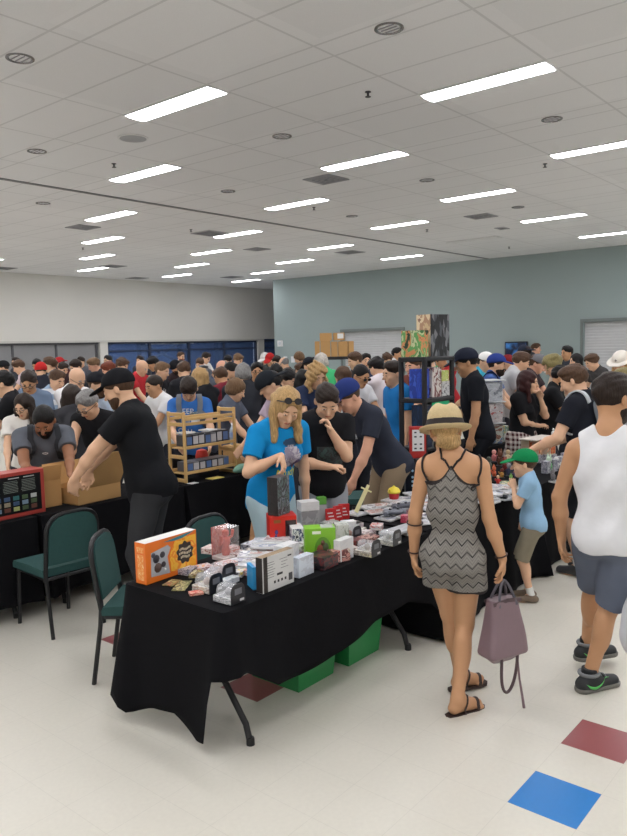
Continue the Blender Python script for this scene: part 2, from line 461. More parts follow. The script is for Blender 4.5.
def body_prims(s, h):
    o = torso_prims(s)
    N, H, Rh, hs = s['N'], s['H'], s['Rh'], s['hs']
    g = lambda *p: H+Rh@(A3(*p)*hs)
    th = .92 if s['female'] else 1.0
    for k in 'LR':
        sh, e, w = s['sh'+k], s['el'+k], s['wr'+k]; ft = s['fat']
        o.append(('a', .035, rc(sh, e, (.054+ft*.02)*th, (.041+ft*.012)*th)))
        o.append(('a', .02, rc(e, e*.6+w*.4, .040*th, .043*th))); o.append(('a', .02, rc(e*.6+w*.4, w, .041*th, .027*th)))
        hp, kn, an = s['hip'+k], s['kn'+k], s['an'+k]
        o.append(('a', .04, rc(hp, kn, .088+ft*.02, .056))); o.append(('a', .02, rc(kn, an, .052, .036)))
        o.append(('a', .03, el(kn*.68+an*.32+A3(-.022, 0, 0), (.05, .05, .12), None)))
        f = A3(math.cos(s['fy'+k]), math.sin(s['fy'+k]), 0)
        o.append(('a', .03, rc(an+f*-.03+A3(0, 0, -.048), an+f*.15+A3(0, 0, -.060), .034, .024)))
        o.append(('a', .03, rc(an, an+f*.10+A3(0, 0, -.05), .036, .03)))
        if s.get('bare'):
            sd = A3(-f[1], f[0], 0)
            for q in range(5): tp = an+f*(.165-.010*abs(q-1))+sd*(q-2)*.0165*(-1 if k == 'R' else 1)*-1+A3(0, 0, -.071); o.append(('a', .006, rc(tp-f*.03, tp, .012, .0105 if q else .013)))
        hand_prims(s, k, h, o)
    o.append(('a', .035, rc(N+s['Rc']@A3(0, 0, -.03), g(-.02, 0, -.05), .056*th, .054*th)))
    o += [('a', .03, el(g(-.012, 0, .028), A3(.098, .077, .092)*hs, Rh)), ('a', .035, el(g(.022, 0, -.036), A3(.070, .060, .082)*hs, Rh)),
          ('a', .03, el(g(.066, 0, -.094), A3(.020, .025, .018)*hs, Rh)), ('a', .012, rc(g(.088, 0, .004), g(.110, 0, -.030), .009*hs, .0135*hs)),
          ('a', .018, rc(g(.078, -.034, .026), g(.078, .034, .026), .011*hs, .011*hs)),
          ('s', .012, el(g(.101, .031, .004), .015*hs)), ('s', .012, el(g(.101, -.031, .004), .015*hs)),
          ('a', .006, el(g(.086, .031, .003), .0125*hs)), ('a', .006, el(g(.086, -.031, .003), .0125*hs)),
          ('a', .02, el(g(.060, .042, -.028), .022*hs)), ('a', .02, el(g(.060, -.042, -.028), .022*hs)),
          ('a', .006, el(g(.088, 0, -.062), A3(.011, .023, .009)*hs, Rh))]
    for sd in (1, -1): o.append(('a', .008, el(g(-.008, sd*.079, -.008), A3(.018, .010, .031)*hs, Rh@rotz(sd*-.35))))
    return o
def face_regions(s, h):
    H, Rh, hs = s['H'], s['Rh'], s['hs']; g = lambda *p: H+Rh@(A3(*p)*hs)
    lo = max(0, h-.006)
    e = [(1, el(g(.097, 0, -.063), A3(.016, .024, .0075+lo*.3)*hs, Rh))]
    for sd in (1, -1):
        e.append((2, el(g(.095, sd*.032, .024), A3(.02, .020, .0052+lo*.3)*hs, Rh)))
        e.append((3, el(g(.098, sd*.031, .003), A3(.014, .012, .0046+lo*.15)*hs, Rh)))
        e.append((2, el(g(.100, sd*.031, .003), A3(.014, .0064+lo*.4, .0050+lo*.2)*hs, Rh)))
    return e
BIG_LO, BIG_HI = np.array([-.62, -.62, -.03]), np.array([.78, .62, 2.02])
def head_box(s, lo=(-.25, -.25, -.5), hi=(.3, .25, .3)): return s['H']+np.array(lo), s['H']+np.array(hi)
def hair_prims(s, style):
    H, Rh, hs = s['H'], s['Rh'], s['hs']; g = lambda *p: H+Rh@(A3(*p)*hs)
    E = lambda c, r: el(g(*c), A3(*r)*hs, Rh)
    P_ = lambda n, c: pl(Rh@A3(*n), g(*c))
    dn = lambda p, q, L: g(*p)*.35+.65*(g(*q))+A3(0, 0, L*hs)       # hangs straight down from the head
    vol = {'short': .001, 'crop': -.001, 'bowl': .008, 'long': .004, 'curly': .014, 'messy': .008, 'bob': .006, 'tie': -.001, 'fringe': .005, 'horse': -.004}.get(style, 0)
    o = [('a', 0, E((-.014, 0, .032), (.105+vol, .084+vol, .096+vol)))]
    if style in ('short', 'crop', 'messy'):
        if style != 'crop': o.append(('a', .03, E((.035, .012, .085), (.055, .055, .042))))
        o += [('i', 0, P_((.62, 0, -1), (-.03, 0, -.028))), ('s', .008, E((.112, .0, -.006), (.056, .074, .092))), ('s', .006, E((.03, .09, -.03), (.036, .03, .05))), ('s', .006, E((.03, -.09, -.03), (.036, .03, .05)))]
        if style == 'messy': o += [('w', 0, folds(.007, 62)), ('w', 0, folds(.003, 120, 2))]
        elif style == 'crop': o += [('w', 0, folds(.0015, 110))]
        else: o += [('w', 0, folds(.0032, 80)), ('w', 0, folds(.0022, 150, 1))]
    elif style == 'bowl':
        o += [('a', .03, E((-.03, 0, -.02), (.095, .09, .075))), ('i', 0, P_((.35, 0, -1), (-.03, 0, -.072))), ('s', .008, E((.112, 0, -.040), (.060, .064, .090))), ('w', 0, folds(.003, 80)), ('w', 0, folds(.002, 150, 1))]
    elif style == 'fringe':
        o += [('a', .03, E((.03, 0, .05), (.075, .082, .07))), ('i', 0, P_((.4, 0, -1), (-.03, 0, -.055))), ('s', .006, E((.112, 0, -.045), (.055, .066, .075))), ('w', 0, folds(.003, 80)), ('w', 0, folds(.002, 150, 1))]
    elif style in ('long', 'bob', 'curly'):
        L = {'long': -.24, 'bob': -.11, 'curly': -.15}[style]
        o += [('s', .008, E((.116, .004, -.012), (.064, .058, .100)))]
        if style == 'long': o.append(('s', .004, rc(g(.09, .01, .115), g(-.02, .012, .136), .006, .003)))
        for sd in (1, -1):
            o.append(('a', .03, rc(g(.0, sd*.066, .03), g(.012, sd*.080, -.03), .026*hs, .028*hs)))
            o.append(('a', .03, rc(g(.012, sd*.080, -.03), dn((.03, sd*.082, -.03), (.03, sd*.090, -.03), L*.72), .028*hs, .024*hs)))
            o.append(('a', .03, rc(g(-.05, sd*.055, .02), dn((-.055, sd*.065, 0), (-.055, sd*.07, 0), L), .042*hs, .034*hs)))
        o.append(('a', .03, rc(g(-.07, 0, .0), dn((-.085, 0, 0), (-.085, 0, 0), L), .052*hs, .042*hs)))
        o.append(('w', 0, folds(.010 if style == 'curly' else .0035, 55 if style == 'curly' else 75)))
        if style == 'curly': o.append(('w', 0, folds(.006, 110, 2)))
    elif style == 'tie':
        o += [('i', 0, P_((.3, 0, -1), (-.03, 0, -.075))), ('s', .008, E((.105, 0, -.012), (.056, .080, .085))), ('a', .02, E((-.088, 0, -.055), (.045, .072, .050))), ('w', 0, folds(.004, 60)), ('w', 0, folds(.003, 120, 2)), ('i', 0, P_((0, 0, 1), (0, 0, .030)))]
    elif style == 'ring':                                          # bald on top, hair round the sides
        o += [('i', 0, P_((.5, 0, -1), (-.03, 0, -.04))), ('i', 0, P_((0.5, 0, 1), (0, 0, .035))), ('s', .006, E((.10, 0, 0), (.07, .10, .10)))]
    return o
def beard_prims(s, full=True):
    H, Rh, hs = s['H'], s['Rh'], s['hs']; g = lambda *p: H+Rh@(A3(*p)*hs); E = lambda c, r: el(g(*c), A3(*r)*hs, Rh)
    o = [('a', .02, E((.026, 0, -.050), (.074, .066, .082))), ('a', .02, E((.066, 0, -.100), (.030, .034, .026))),
         ('i', 0, pl(Rh@A3(-.25, 0, 1), g(.05, 0, -.038))), ('s', .004, E((.105, 0, -.060), (.024, .022, .010)))]
    return o
def cap_prims(s, kind):
    H, Rh0, hs = s['H'], s['Rh'], s['hs']
    Rh = Rh0@(rotz(PI) if kind == 'backcap' else np.eye(3)); g = lambda *p: H+Rh@(A3(*p)*hs); E = lambda c, r: el(g(*c), A3(*r)*hs, Rh)
    if kind in ('cap', 'backcap'):
        o = [('a', 0, E((-.012, 0, .040), (.116, .094, .100))), ('i', 0, pl(Rh@A3(.22, 0, -1), g(0, 0, .034)))]
        o += [('a', .010, el(g(.118, 0, .046), A3(.090, .080, .011)*hs, Rh@roty(.18)))]
        return o
    if kind == 'beanie':
        return [('a', 0, E((-.014, 0, .036), (.114, .094, .104))), ('i', 0, pl(Rh@A3(.35, 0, -1), g(0, 0, .010)))]
    if kind == 'fedora':
        return [('a', 0, E((-.012, 0, .075), (.112, .092, .085))), ('a', .02, rc(g(-.01, 0, .05), g(-.015, 0, .11), .095, .078)), ('i', 0, pl(-(Rh@A3(.0, 0, 1)), g(0, 0, .04))), ('s', .02, rc(g(-.09, 0, .185), g(.10, 0, .175), .03, .026)),
                ('s', .02, E((.085, .06, .16), (.035, .03, .05))), ('s', .02, E((.085, -.06, .16), (.035, .03, .05)))]
    if kind == 'brim':                                             # wide brimmed hat in one
        return [('a', 0, E((-.012, 0, .070), (.112, .092, .080))), ('i', 0, pl(-(Rh@A3(0, 0, 1)), g(0, 0, .035))), ('a', .01, E((0, 0, .042), (.185, .16, .012)))]

def top_prims(s, kind, h):
    o = torso_prims(s, .017, .07)
    P, Rp, Rc, N = s['P'], s['Rp'], s['Rc'], s['N']
    ft = s['fat']
    o.append(('a', .06, el(P+Rp@A3(-.008+ft*.03, 0, .0), (.140+ft*.07, (.178 if kind != 'tank' else .152)+ft*.05, .21), Rp)))
    hem = {'tank': -.10, 'tee': -.09, 'long': -.09, 'jacket': -.12, 'sleeveless': -.06}.get(kind, -.09)+s.get('hemup', 0)
    o.append(('i', 0, pl(-(Rp@A3(0, 0, 1)), P+Rp@A3(0, 0, hem))))
    o.append(('w', 0, folds(s.get('fold', .0075), 24, s.get('ph', 0))))
    fr = {'tee': .62, 'long': 2.0, 'jacket': 2.0, 'tank': 0, 'sleeveless': .18}.get(kind, .62)
    if kind == 'tank':
        o.insert(0, ('a', .07, el(s['W']+Rc@A3(0, 0, .03), (.118, .166, .22), Rc)))
        for k in 'LR': o.append(('s', .015, el(s['sh'+k]+Rc@A3(0, (.022 if k == 'L' else -.022), -.020), (.16, .088, .130), Rc)))
        o.append(('s', .015, el(N+Rc@A3(.03, 0, .05), (.12, .085, .10), Rc)))
    else:
        for k in 'LR':
            sh, e, w = s['sh'+k], s['el'+k], s['wr'+k]; u = e-sh
            q = sh+u*min(fr, 1)
            a = rc(sh, q+u*.15*(fr < 1), .074+ft*.02, .068+ft*.02); b = pl(u, q)
            if fr <= 1: o.append(('a', .02, lambda P, a=a, b=b: np.maximum(a(P), b(P))))
            else:
                o.append(('a', .03, rc(sh, e, .074, .060))); v = w-e
                a = rc(e, w+v*.1, .060, .046); b = pl(v, w-v*.03)
                o.append(('a', .03, lambda P, a=a, b=b: np.maximum(a(P), b(P))))
        o.append(('s', .01, el(N+Rc@A3(.025, 0, .065), (.085, .075, .075), Rc)))
    return o
def bottom_prims(s, kind):
    P, Rp, ft = s['P'], s['Rp'], s['fat']
    o = [('a', .05, el(P+Rp@A3(0, 0, .0), A3(.116+ft*.05, .166+ft*.05, .14), Rp))]
    for sd in (1, -1): o.append(('a', .05, el(P+Rp@A3(-.054, sd*.07, -.045), A3(.091, .091, .100), Rp)))
    lg = []
    for k in 'LR':
        hp, kn, an = s['hip'+k], s['kn'+k], s['an'+k]
        if kind == 'shorts':
            u = kn-hp; a = rc(hp, kn+u*.1, .106+ft*.02, .086); b = pl(u, kn-u*s.get('cuff', .02)); lg.append((lambda P, a=a, b=b: np.maximum(a(P), b(P)), .03))
        else:
            lg.append((rc(hp, kn, .104+ft*.02, .074), .03)); u = an-kn
            a = rc(kn, an+u*.15, .074, .064); b = pl(u, an+u*.02); lg.append((lambda P, a=a, b=b: np.maximum(a(P), b(P)), .03))
    for f, k in lg: o.append(('a', k, f))
    o.append(('i', 0, pl(Rp@A3(0, 0, 1), P+Rp@A3(0, 0, .07))))
    o.append(('w', 0, folds(.006, 21, 1+s.get('ph', 0))))
    return o
def shoe_prims(s, k, kind='shoe'):
    an = s['an'+k]; f = A3(math.cos(s['fy'+k]), math.sin(s['fy'+k]), 0); z = A3(0, 0, 1); b = an-z*.085
    o = [('a', .03, rc(b+f*-.045+z*.042, b+f*.03+z*.05, .043, .043)), ('a', .03, rc(b+f*.03+z*.045, b+f*.165+z*.030, .043, .036)), ('a', .03, rc(b+z*.04, an+z*(-.0 if kind == 'shoe' else .04), .045, .045)),
         ('i', 0, pl(-z, b+z*.012)), ('i', 0, pl(z, an+z*(.012 if kind == 'shoe' else .05)))]
    return o
def sole_prims(s, k):
    an = s['an'+k]; f = A3(math.cos(s['fy'+k]), math.sin(s['fy'+k]), 0); z = A3(0, 0, 1); b = an-z*.085
    o = [('a', .03, rc(b+f*-.045+z*.02, b+f*.165+z*.02, .047, .044)), ('i', 0, pl(-z, b)), ('i', 0, pl(z, b+z*.026))]
    return o

_PC = {}
def cached(key, fn):
    if key not in _PC: _PC[key] = fn()
    return _PC[key]
def put(name, me, mats, parent):
    o = link(name, me, parent)
    if len(me.materials) == 0:
        for _ in mats: me.materials.append(None)
    for i, m in enumerate(mats):
        o.material_slots[i].link = 'OBJECT'; o.material_slots[i].material = m
    return o
SK = {'fair': (220, 176, 144), 'tan': (198, 150, 112), 'brown': (150, 104, 76), 'pink': (224, 170, 142)}
HC = {'black': (26, 24, 24), 'dark': (48, 37, 31), 'brown': (88, 64, 47), 'lbrown': (122, 94, 68), 'blond': (190, 154, 104), 'gray': (140, 138, 136), 'red': (120, 58, 38), 'maroon': (58, 28, 28), 'olive': (140, 128, 84), 'white': (205, 198, 188)}
WARN = []; DRY = globals().get('DRY', False); DUMP = []; ZF = globals().get('ZF', {})
PEOPLE = {}
def person(key, label, hx=None, hy=None, z=None, rel=180, skin_c='fair', hair='short', hairc='dark', top='tee', topc=(40, 40, 44), bot='pants', botc=(48, 50, 58),
           hat=None, hatc=(30, 30, 34), beard=None, glasses=False, shoes=(40, 40, 44), h=.014, pose=None, at=None, height=None, topm=None, botm=None, sock=None, group=None):
    c = dict(DEF); c.update(pose or {})
    s = skeleton(c)
    pk = repr(sorted((k, repr(v)) for k, v in c.items()))
    yaw = head(rel)
    z = ZF.get(key, z)
    if at is None:
        hp = pz(hx, hy, z); sc = hp[2]/s['H'][2]
        if height: sc = height/1.75
        tall = sc*1.75
        if not 1.42 < tall < 1.97: WARN.append((key, 'height', round(tall, 2)))
        o2 = rotz(yaw)@(s['H']*sc); loc = (hp[0]-o2[0], hp[1]-o2[1], 0)
    else:
        loc = at; sc = height/1.75
    if DRY: DUMP.append((key, hx, hy, z, list(map(float, s['H'])), [list(map(float, s['wr'+k])) for k in 'LR'], float(yaw), float(sc), [float(x) for x in loc], [float(s['P'][0]), float(s['C'][0]), float(s['C'][2])])); return
    r = thing('person', label, 'person', loc, yaw, group, sc)
    sm, hm = skin(SK[skin_c]), hairmat(HC[hairc])
    lip = skin(tuple(int(a*b) for a, b in zip(SK[skin_c], (.86, .66, .64)))); brow = mat(HC[hairc] if hairc not in ('blond', 'white') else (120, 92, 62), rough=.7, name='hair'); eyew = mat((225, 222, 216), rough=.25, name='eye')
    B = (BIG_LO, BIG_HI)
    me = cached(('b', pk, h), lambda: smesh('body', body_prims(s, h), h, *B, face_regions(s, h)))
    put('body', me, [sm, lip, brow, eyew], r)
    if top:
        me = cached(('t', top, pk, h), lambda: smesh('top', top_prims(s, top, h), h, *B))
        put({'tee': 'tshirt', 'long': 'shirt', 'jacket': 'jacket', 'tank': 'tank_top', 'sleeveless': 'sleeveless_shirt'}[top], me, [topm or cloth(topc)], r)
    if bot:
        me = cached(('p', bot, pk, h), lambda: smesh('bottom', bottom_prims(s, bot), h, *B))
        put('trousers' if bot == 'pants' else 'shorts', me, [botm or cloth(botc)], r)
    hb = head_box(s)
    hh = min(h, .010)
    if hair:
        hk = hair
        if hat in ('cap', 'backcap', 'beanie', 'brim', 'fedora') and hair in ('short', 'crop', 'messy', 'bowl'): hk = 'crop'
        put('hair', cached(('h', hk, pk, hh), lambda: smesh('hair', hair_prims(s, hk), hh, *hb)), [hm], r)
    if beard: put('beard', cached(('bd', pk, hh), lambda: smesh('beard', beard_prims(s), hh, *hb)), [hairmat(HC[beard])], r)
    if hat and hat != 'fedora': put('hat' if hat == 'brim' else ('beanie' if hat == 'beanie' else 'cap'), cached(('c', hat, pk, hh), lambda: smesh('cap', cap_prims(s, hat), hh, *hb)), [cloth(hatc)], r)
    if shoes:
        for k in 'LR': put('shoe', cached(('s', k, pk, h), lambda: smesh('shoe', shoe_prims(s, k), h, s['an'+k]-.28, s['an'+k]+.28)), [mat(shoes, rough=.5, name='shoe_upper')], r)
    if sock:
        for k in 'LR':
            an, kn = s['an'+k], s['kn'+k]; u = (kn-an)/np.linalg.norm(kn-an)
            q = M(); q.tube([an-u*.03, an+u*.03, an+u*.07, an+u*.10], [.047, .044, .043, .046], 16); q.build('sock', mat(sock, rough=.9, bump=.3, bscale=200, name='sock'), r)
    if glasses:
        q = M(); H, Rh, hs = s['H'], s['Rh'], s['hs']; g = lambda *p: H+Rh@(A3(*p)*hs)
        for sd in (1, -1):
            q.tube([g(.107, sd*.033+.021*math.cos(a), .002+.016*math.sin(a)) for a in np.linspace(0, 2*PI, 12, endpoint=False)], .0028, 6, closed=True)
            q.tube([g(.104, sd*.054, .006), g(.06, sd*.080, .006), g(-.01, sd*.088, .004)], .0028, 6)
        q.tube([g(.109, -.012, .004), g(.112, 0, .007), g(.109, .012, .004)], .0025, 6)
        if glasses == 'sun':
            for sd in (1, -1): q.add([g(.107, sd*.033+.021*math.cos(a), .002+.016*math.sin(a)) for a in np.linspace(0, 2*PI, 12, endpoint=False)]+[g(.103, sd*.033+.021*math.cos(a), .002+.016*math.sin(a)) for a in np.linspace(0, 2*PI, 12, endpoint=False)], [list(range(12)), list(range(23, 11, -1))]+[[i, 12+i, 12+(i+1) % 12, (i+1) % 12] for i in range(12)])
        q.build('glasses', mat((24, 22, 24), rough=.3, name='frame_plastic'), r)
    PEOPLE[key] = (r, s, sc)
    return r, s
def local(key, p):
    """a point of the hall in a person's own frame"""
    r, s, sc = PEOPLE[key]; return rotz(-r.rotation_euler[2])@((np.asarray(p, float)-np.array(r.location))/sc)
def world(key, p):
    r, s, sc = PEOPLE[key]; return rotz(r.rotation_euler[2])@(np.asarray(p, float)*sc)+np.array(r.location)
def feet_px(hx, hy, z, rel, cfg, spots):
    """ankle positions and toe directions from where the photo shows heel and toe (heel px, toe px, lift)"""
    c = dict(DEF); c.update(cfg); s = skeleton(c); yaw = head(rel); hp = pz(hx, hy, z); sc = hp[2]/s['H'][2]; root = hp-rotz(yaw)@(s['H']*sc); out = []
    for hl, to, lift in spots:
        a, b = atz(*hl), atz(*to); d = b-a; d /= np.linalg.norm(d); p = rotz(-yaw)@((a+d*.065*sc-root)/sc); q = rotz(-yaw)@d
        out.append((p[0], p[1], math.degrees(math.atan2(q[1], q[0])), lift))
    return tuple(out)
def project(key, part, v, f, origin, right, up, inward, m, name, lift=.003, thick=.002):
    """press a flat print onto a garment: v (x, y) local points, right/up/inward in the person's frame"""
    r = PEOPLE[key][0]; o = [c for c in r.children if c.name.split('.')[0] == part][0]; me = o.data
    vs = np.empty(len(me.vertices)*3, np.float32); me.vertices.foreach_get('co', vs); vs = vs.reshape(-1, 3)
    bv = BVHTree.FromPolygons([Vector(x) for x in vs.tolist()], [list(p.vertices) for p in me.polygons])
    origin, right, up, inward = [np.asarray(x, float) for x in (origin, right, up, inward)]; inward = inward/np.linalg.norm(inward)
    out = []
    for p in v:
        st = origin+right*p[0]+up*p[1]; hit = bv.ray_cast(Vector(st), Vector(inward), 1.0)
        q = np.array(hit[0]) if hit[0] is not None else st+inward*.2
        out.append(q-inward*lift)
    n = len(out); ff = [list(q) for q in f]
    k = M(); k.add(out, ff); return k.build(name, m, o, sharp=179)
def flat_text(s, size):
    v, f = text_data(s, size, 0.0); return [(p[0], p[1]) for p in v], f
def grid_patch(w, h, nx=10, ny=10, keep=None):
    v = [((i/nx-.5)*w, (j/ny-.5)*h) for j in range(ny+1) for i in range(nx+1)]; f = []
    for j in range(ny):
        for i in range(nx):
            cx, cy = (i+.5)/nx*2-1, (j+.5)/ny*2-1
            if keep is None or keep(cx, cy): f.append([j*(nx+1)+i, j*(nx+1)+i+1, (j+1)*(nx+1)+i+1, (j+1)*(nx+1)+i])
    return v, f
# ------------------------------------------------------------------ the hall
CEIL = 4.41; XG = 20.0; YW = 21.3; TILE = .3048; TX0, TY0 = 2.888, 1.047
def S(o): o['kind'] = 'structure'; return o
def floor_mat(col, name):
    m, t, b = nt(name); L = t.links.new
    tc = t.nodes.new('ShaderNodeTexCoord')
    n = t.nodes.new('ShaderNodeTexNoise'); n.inputs['Scale'].default_value = 45; n.inputs['Detail'].default_value = 4
    n2 = t.nodes.new('ShaderNodeTexNoise'); n2.inputs['Scale'].default_value = .8; n2.inputs['Detail'].default_value = 3
    L(tc.outputs['Object'], n.inputs['Vector']); L(tc.outputs['Object'], n2.inputs['Vector'])
    sx = t.nodes.new('ShaderNodeSeparateXYZ'); L(tc.outputs['Object'], sx.inputs[0])
    def seam(s_, o):
        q = mth(t, 'MULTIPLY_ADD', s_, 1/TILE, -o/TILE+400); q = mth(t, 'FRACT', q); q = mth(t, 'SUBTRACT', q, .5); return mth(t, 'ABSOLUTE', q)
    e = mth(t, 'GREATER_THAN', mth(t, 'MAXIMUM', seam(sx.outputs[0], TX0), seam(sx.outputs[1], TY0)), .4955)
    f = mth(t, 'MULTIPLY_ADD', n.outputs['Fac'], .10, .90); f = mth(t, 'MULTIPLY_ADD', n2.outputs['Fac'], .08, mth(t, 'SUBTRACT', f, .04)); f = mth(t, 'SUBTRACT', f, mth(t, 'MULTIPLY', e, .10))
    mx = t.nodes.new('ShaderNodeMix'); mx.data_type = 'RGBA'; mx.inputs[6].default_value = (0, 0, 0, 1); mx.inputs[7].default_value = lin(col)
    L(f, mx.inputs[0]); L(mx.outputs[2], b.inputs['Base Color'])
    b.inputs['Roughness'].default_value = .34; b.inputs['Specular IOR Level'].default_value = .45
    bp = t.nodes.new('ShaderNodeBump'); bp.inputs['Strength'].default_value = .03; bp.inputs['Distance'].default_value = .01
    n3 = t.nodes.new('ShaderNodeTexNoise'); n3.inputs['Scale'].default_value = 9; L(tc.outputs['Object'], n3.inputs['Vector']); L(n3.outputs['Fac'], bp.inputs['Height']); L(bp.outputs['Normal'], b.inputs['Normal'])
    return m
FL, FB, FR = floor_mat((215, 211, 199), 'vinyl_tile'), floor_mat((44, 124, 196), 'blue_vinyl_tile'), floor_mat((150, 84, 86), 'red_vinyl_tile')
def build_floor():
    i0, i1, j0, j1 = -30, 78, -28, 67
    v = []; f = []; m = []
    col = {(0, 0): 1, (2, 0): 2, (0, 6): 2, (0, 10): 2}
    for j in range(j0, j1+1):
        for i in range(i0, i1+1): v.append((TX0+i*TILE, TY0+j*TILE, 0))
    W = i1-i0+1
    for j in range(j0, j1):
        for i in range(i0, i1):
            a = (j-j0)*W+(i-i0); f.append([a, a+1, a+W+1, a+W]); m.append(col.get((i, j), 0))
    k = M(); k.v = v; k.f = f; k.m = m
    k.box((TX0+(i0+i1)*TILE/2, TY0+(j0+j1)*TILE/2, -.16), ((i1-i0)*TILE, (j1-j0)*TILE, .3), 0, 0)
    S(k.build('floor', [FL, FB, FR], sharp=30))
build_floor()
X0, Y0 = -6.0, -7.2
def ceil_mat():
    m, t, b = nt('ceiling_tile'); L = t.links.new
    tc = t.nodes.new('ShaderNodeTexCoord'); sx = t.nodes.new('ShaderNodeSeparateXYZ'); L(tc.outputs['Object'], sx.inputs[0])
    def per(s_, o, p, w):
        q = mth(t, 'FRACT', mth(t, 'MULTIPLY_ADD', s_, 1/p, -o/p+40)); q = mth(t, 'ABSOLUTE', mth(t, 'SUBTRACT', q, .5)); return mth(t, 'GREATER_THAN', q, .5-w/p)
    X, Y = sx.outputs[0], sx.outputs[1]
    e = per(X, 4.83, 1.58, .012)  # grid lines: shadow of the T-bars painted in as a darker tone
    for o in (5.10, 5.74): e = mth(t, 'MAXIMUM', e, per(X, o, 1.58, .012))
    far = mth(t, 'GREATER_THAN', Y, 10.0)
    Ys = mth(t, 'SUBTRACT', Y, mth(t, 'MULTIPLY', far, .46))
    e = mth(t, 'MAXIMUM', e, per(Ys, 2.67, 1.27, .012))
    n = t.nodes.new('ShaderNodeTexNoise'); n.inputs['Scale'].default_value = 120; n.inputs['Detail'].default_value = 3; L(tc.outputs['Object'], n.inputs['Vector'])
    # every panel has aged a little differently
    sn = t.nodes.new('ShaderNodeVectorMath'); sn.operation = 'SNAP'; L(tc.outputs['Object'], sn.inputs[0]); sn.inputs[1].default_value = (1.58, 1.27, 10)
    wn = t.nodes.new('ShaderNodeTexWhiteNoise'); L(sn.outputs[0], wn.inputs['Vector'])
    f = mth(t, 'SUBTRACT', mth(t, 'ADD', mth(t, 'MULTIPLY_ADD', n.outputs['Fac'], .12, .86), mth(t, 'MULTIPLY', wn.outputs['Value'], .05)), mth(t, 'MULTIPLY', e, .17))
    mx = t.nodes.new('ShaderNodeMix'); mx.data_type = 'RGBA'; mx.inputs[6].default_value = (0, 0, 0, 1); mx.inputs[7].default_value = lin((240, 240, 241))
    L(f, mx.inputs[0]); L(mx.outputs[2], b.inputs['Base Color']); b.inputs['Roughness'].default_value = .9; b.inputs['Specular IOR Level'].default_value = .1
    return m
CM = ceil_mat()
DARK = mat((58, 58, 62), rough=.6, name='dark_metal')
# ceiling in two fields with a dark joint between them
k = M(); k.box(((X0+26)/2, (Y0+9.95)/2, CEIL+.05), (26-X0, 9.95-Y0, .1)); k.box(((X0+26)/2, (10.05+YW+.3)/2, CEIL+.05), (26-X0, YW+.3-10.05, .1))
S(k.build('ceiling', CM))
k = M(); k.box(((X0+26)/2, 10.0, CEIL+.05), (26-X0, .1, .05)); k.box(((X0+26)/2, 10.0, CEIL-.004), (26-X0, .075, .012)); S(k.build('trim_1', mat((128, 128, 130), rough=.6)))
GREEN = mat((152, 166, 165), rough=.75, var=.03, vscale=1.5, bump=.05, bscale=30, name='painted_wall'); WHITE = mat((216, 214, 208), rough=.8, var=.03, vscale=1.2, name='painted_wall')
DOORM = mat((200, 201, 203), rough=.55, name='roller_door'); FRM = mat((196, 194, 188), rough=.5, name='painted_metal')
# green wall with two roller doors
d1 = (12.92, 15.35, 2.47); d2 = (4.6, 7.24, 2.49)
k = M(); yend = 18.45
def wallseg(y0, y1, z0, z1): k.box((XG+.15, (y0+y1)/2, (z0+z1)/2), (.3, y1-y0, z1-z0))
wallseg(Y0, d2[0], 0, CEIL); wallseg(d2[0], d2[1], d2[2], CEIL); wallseg(d2[1], d1[0], 0, CEIL); wallseg(d1[0], d1[1], d1[2], CEIL); wallseg(d1[1], yend, 0, CEIL)
S(k.build('wall_right', GREEN))
for i, (a, b_, t_) in enumerate((d1, d2)):
    k = M(); n = int(t_/.075)
    for q in range(n):
        z0 = t_*q/n; zz = t_/n; k.prism([(-.012, 0), (.012, .006), (.012, zz-.006), (-.012, zz)], b_-a, 0, None, (0, 0, 0)) if False else None
        k.add([(XG+.16, a, z0), (XG+.152, a, z0+zz*.3), (XG+.152, a, z0+zz*.75), (XG+.16, a, z0+zz), (XG+.2, a, z0+zz), (XG+.2, a, z0),
               (XG+.16, b_, z0), (XG+.152, b_, z0+zz*.3), (XG+.152, b_, z0+zz*.75), (XG+.16, b_, z0+zz), (XG+.2, b_, z0+zz), (XG+.2, b_, z0)],
              [[0, 6, 7, 1], [1, 7, 8, 2], [2, 8, 9, 3], [3, 9, 10, 4], [4, 10, 11, 5], [5, 11, 6, 0], [0, 1, 2, 3, 4, 5], [11, 10, 9, 8, 7, 6]])
    S(k.build('door_%d' % (i+1), DOORM, sharp=20))
    k = M(); k.box((XG-.01, a-.03, t_/2), (.04, .06, t_)); k.box((XG-.01, b_+.03, t_/2), (.04, .06, t_)); k.box((XG-.01, (a+b_)/2, t_+.04), (.05, b_-a+.12, .08))
    S(k.build('trim_%d' % (i+2), mat((120, 128, 126), rough=.6)))
# white wall: a long glazed shopfront under a deep bulkhead
k = M(); top = 2.36
k.box(((X0+26)/2, YW+.15, (top+CEIL)/2), (26-X0, .3, CEIL-top))
for a, b_ in ((X0, 4.0), (14.55, 14.85), (22.09, 22.45), (25.2, 26)): k.box(((a+b_)/2, YW+.15, top/2), (b_-a, .3, top))
S(k.build('wall_back', WHITE))
k = M(); k.box(((4+22.4)/2, YW-.02, top-.03), (22.4-4, .06, .06)); S(k.build('trim_4', FRM))
# closed grey shutter panels
k = M(); PAN = mat((138, 138, 140), rough=.6, var=.04, name='shutter'); w = 1.73
xs = [11.51-1.47*q for q in (5, 4, 3, 2, 1)]+[11.51, 12.97]
for x in xs: k.box((x+.735, YW+.12, 1.14), (1.44, .05, 2.22), .004)
S(k.build('door_3', PAN))
k = M()
for x in list(xs)+[14.44]: k.box((x, YW+.10, 1.14), (.06, .10, 2.28))
k.box((9.25, YW+.1, 2.27), (10.5, .12, .06)); S(k.build('trim_5', mat((84, 84, 88), rough=.5)))
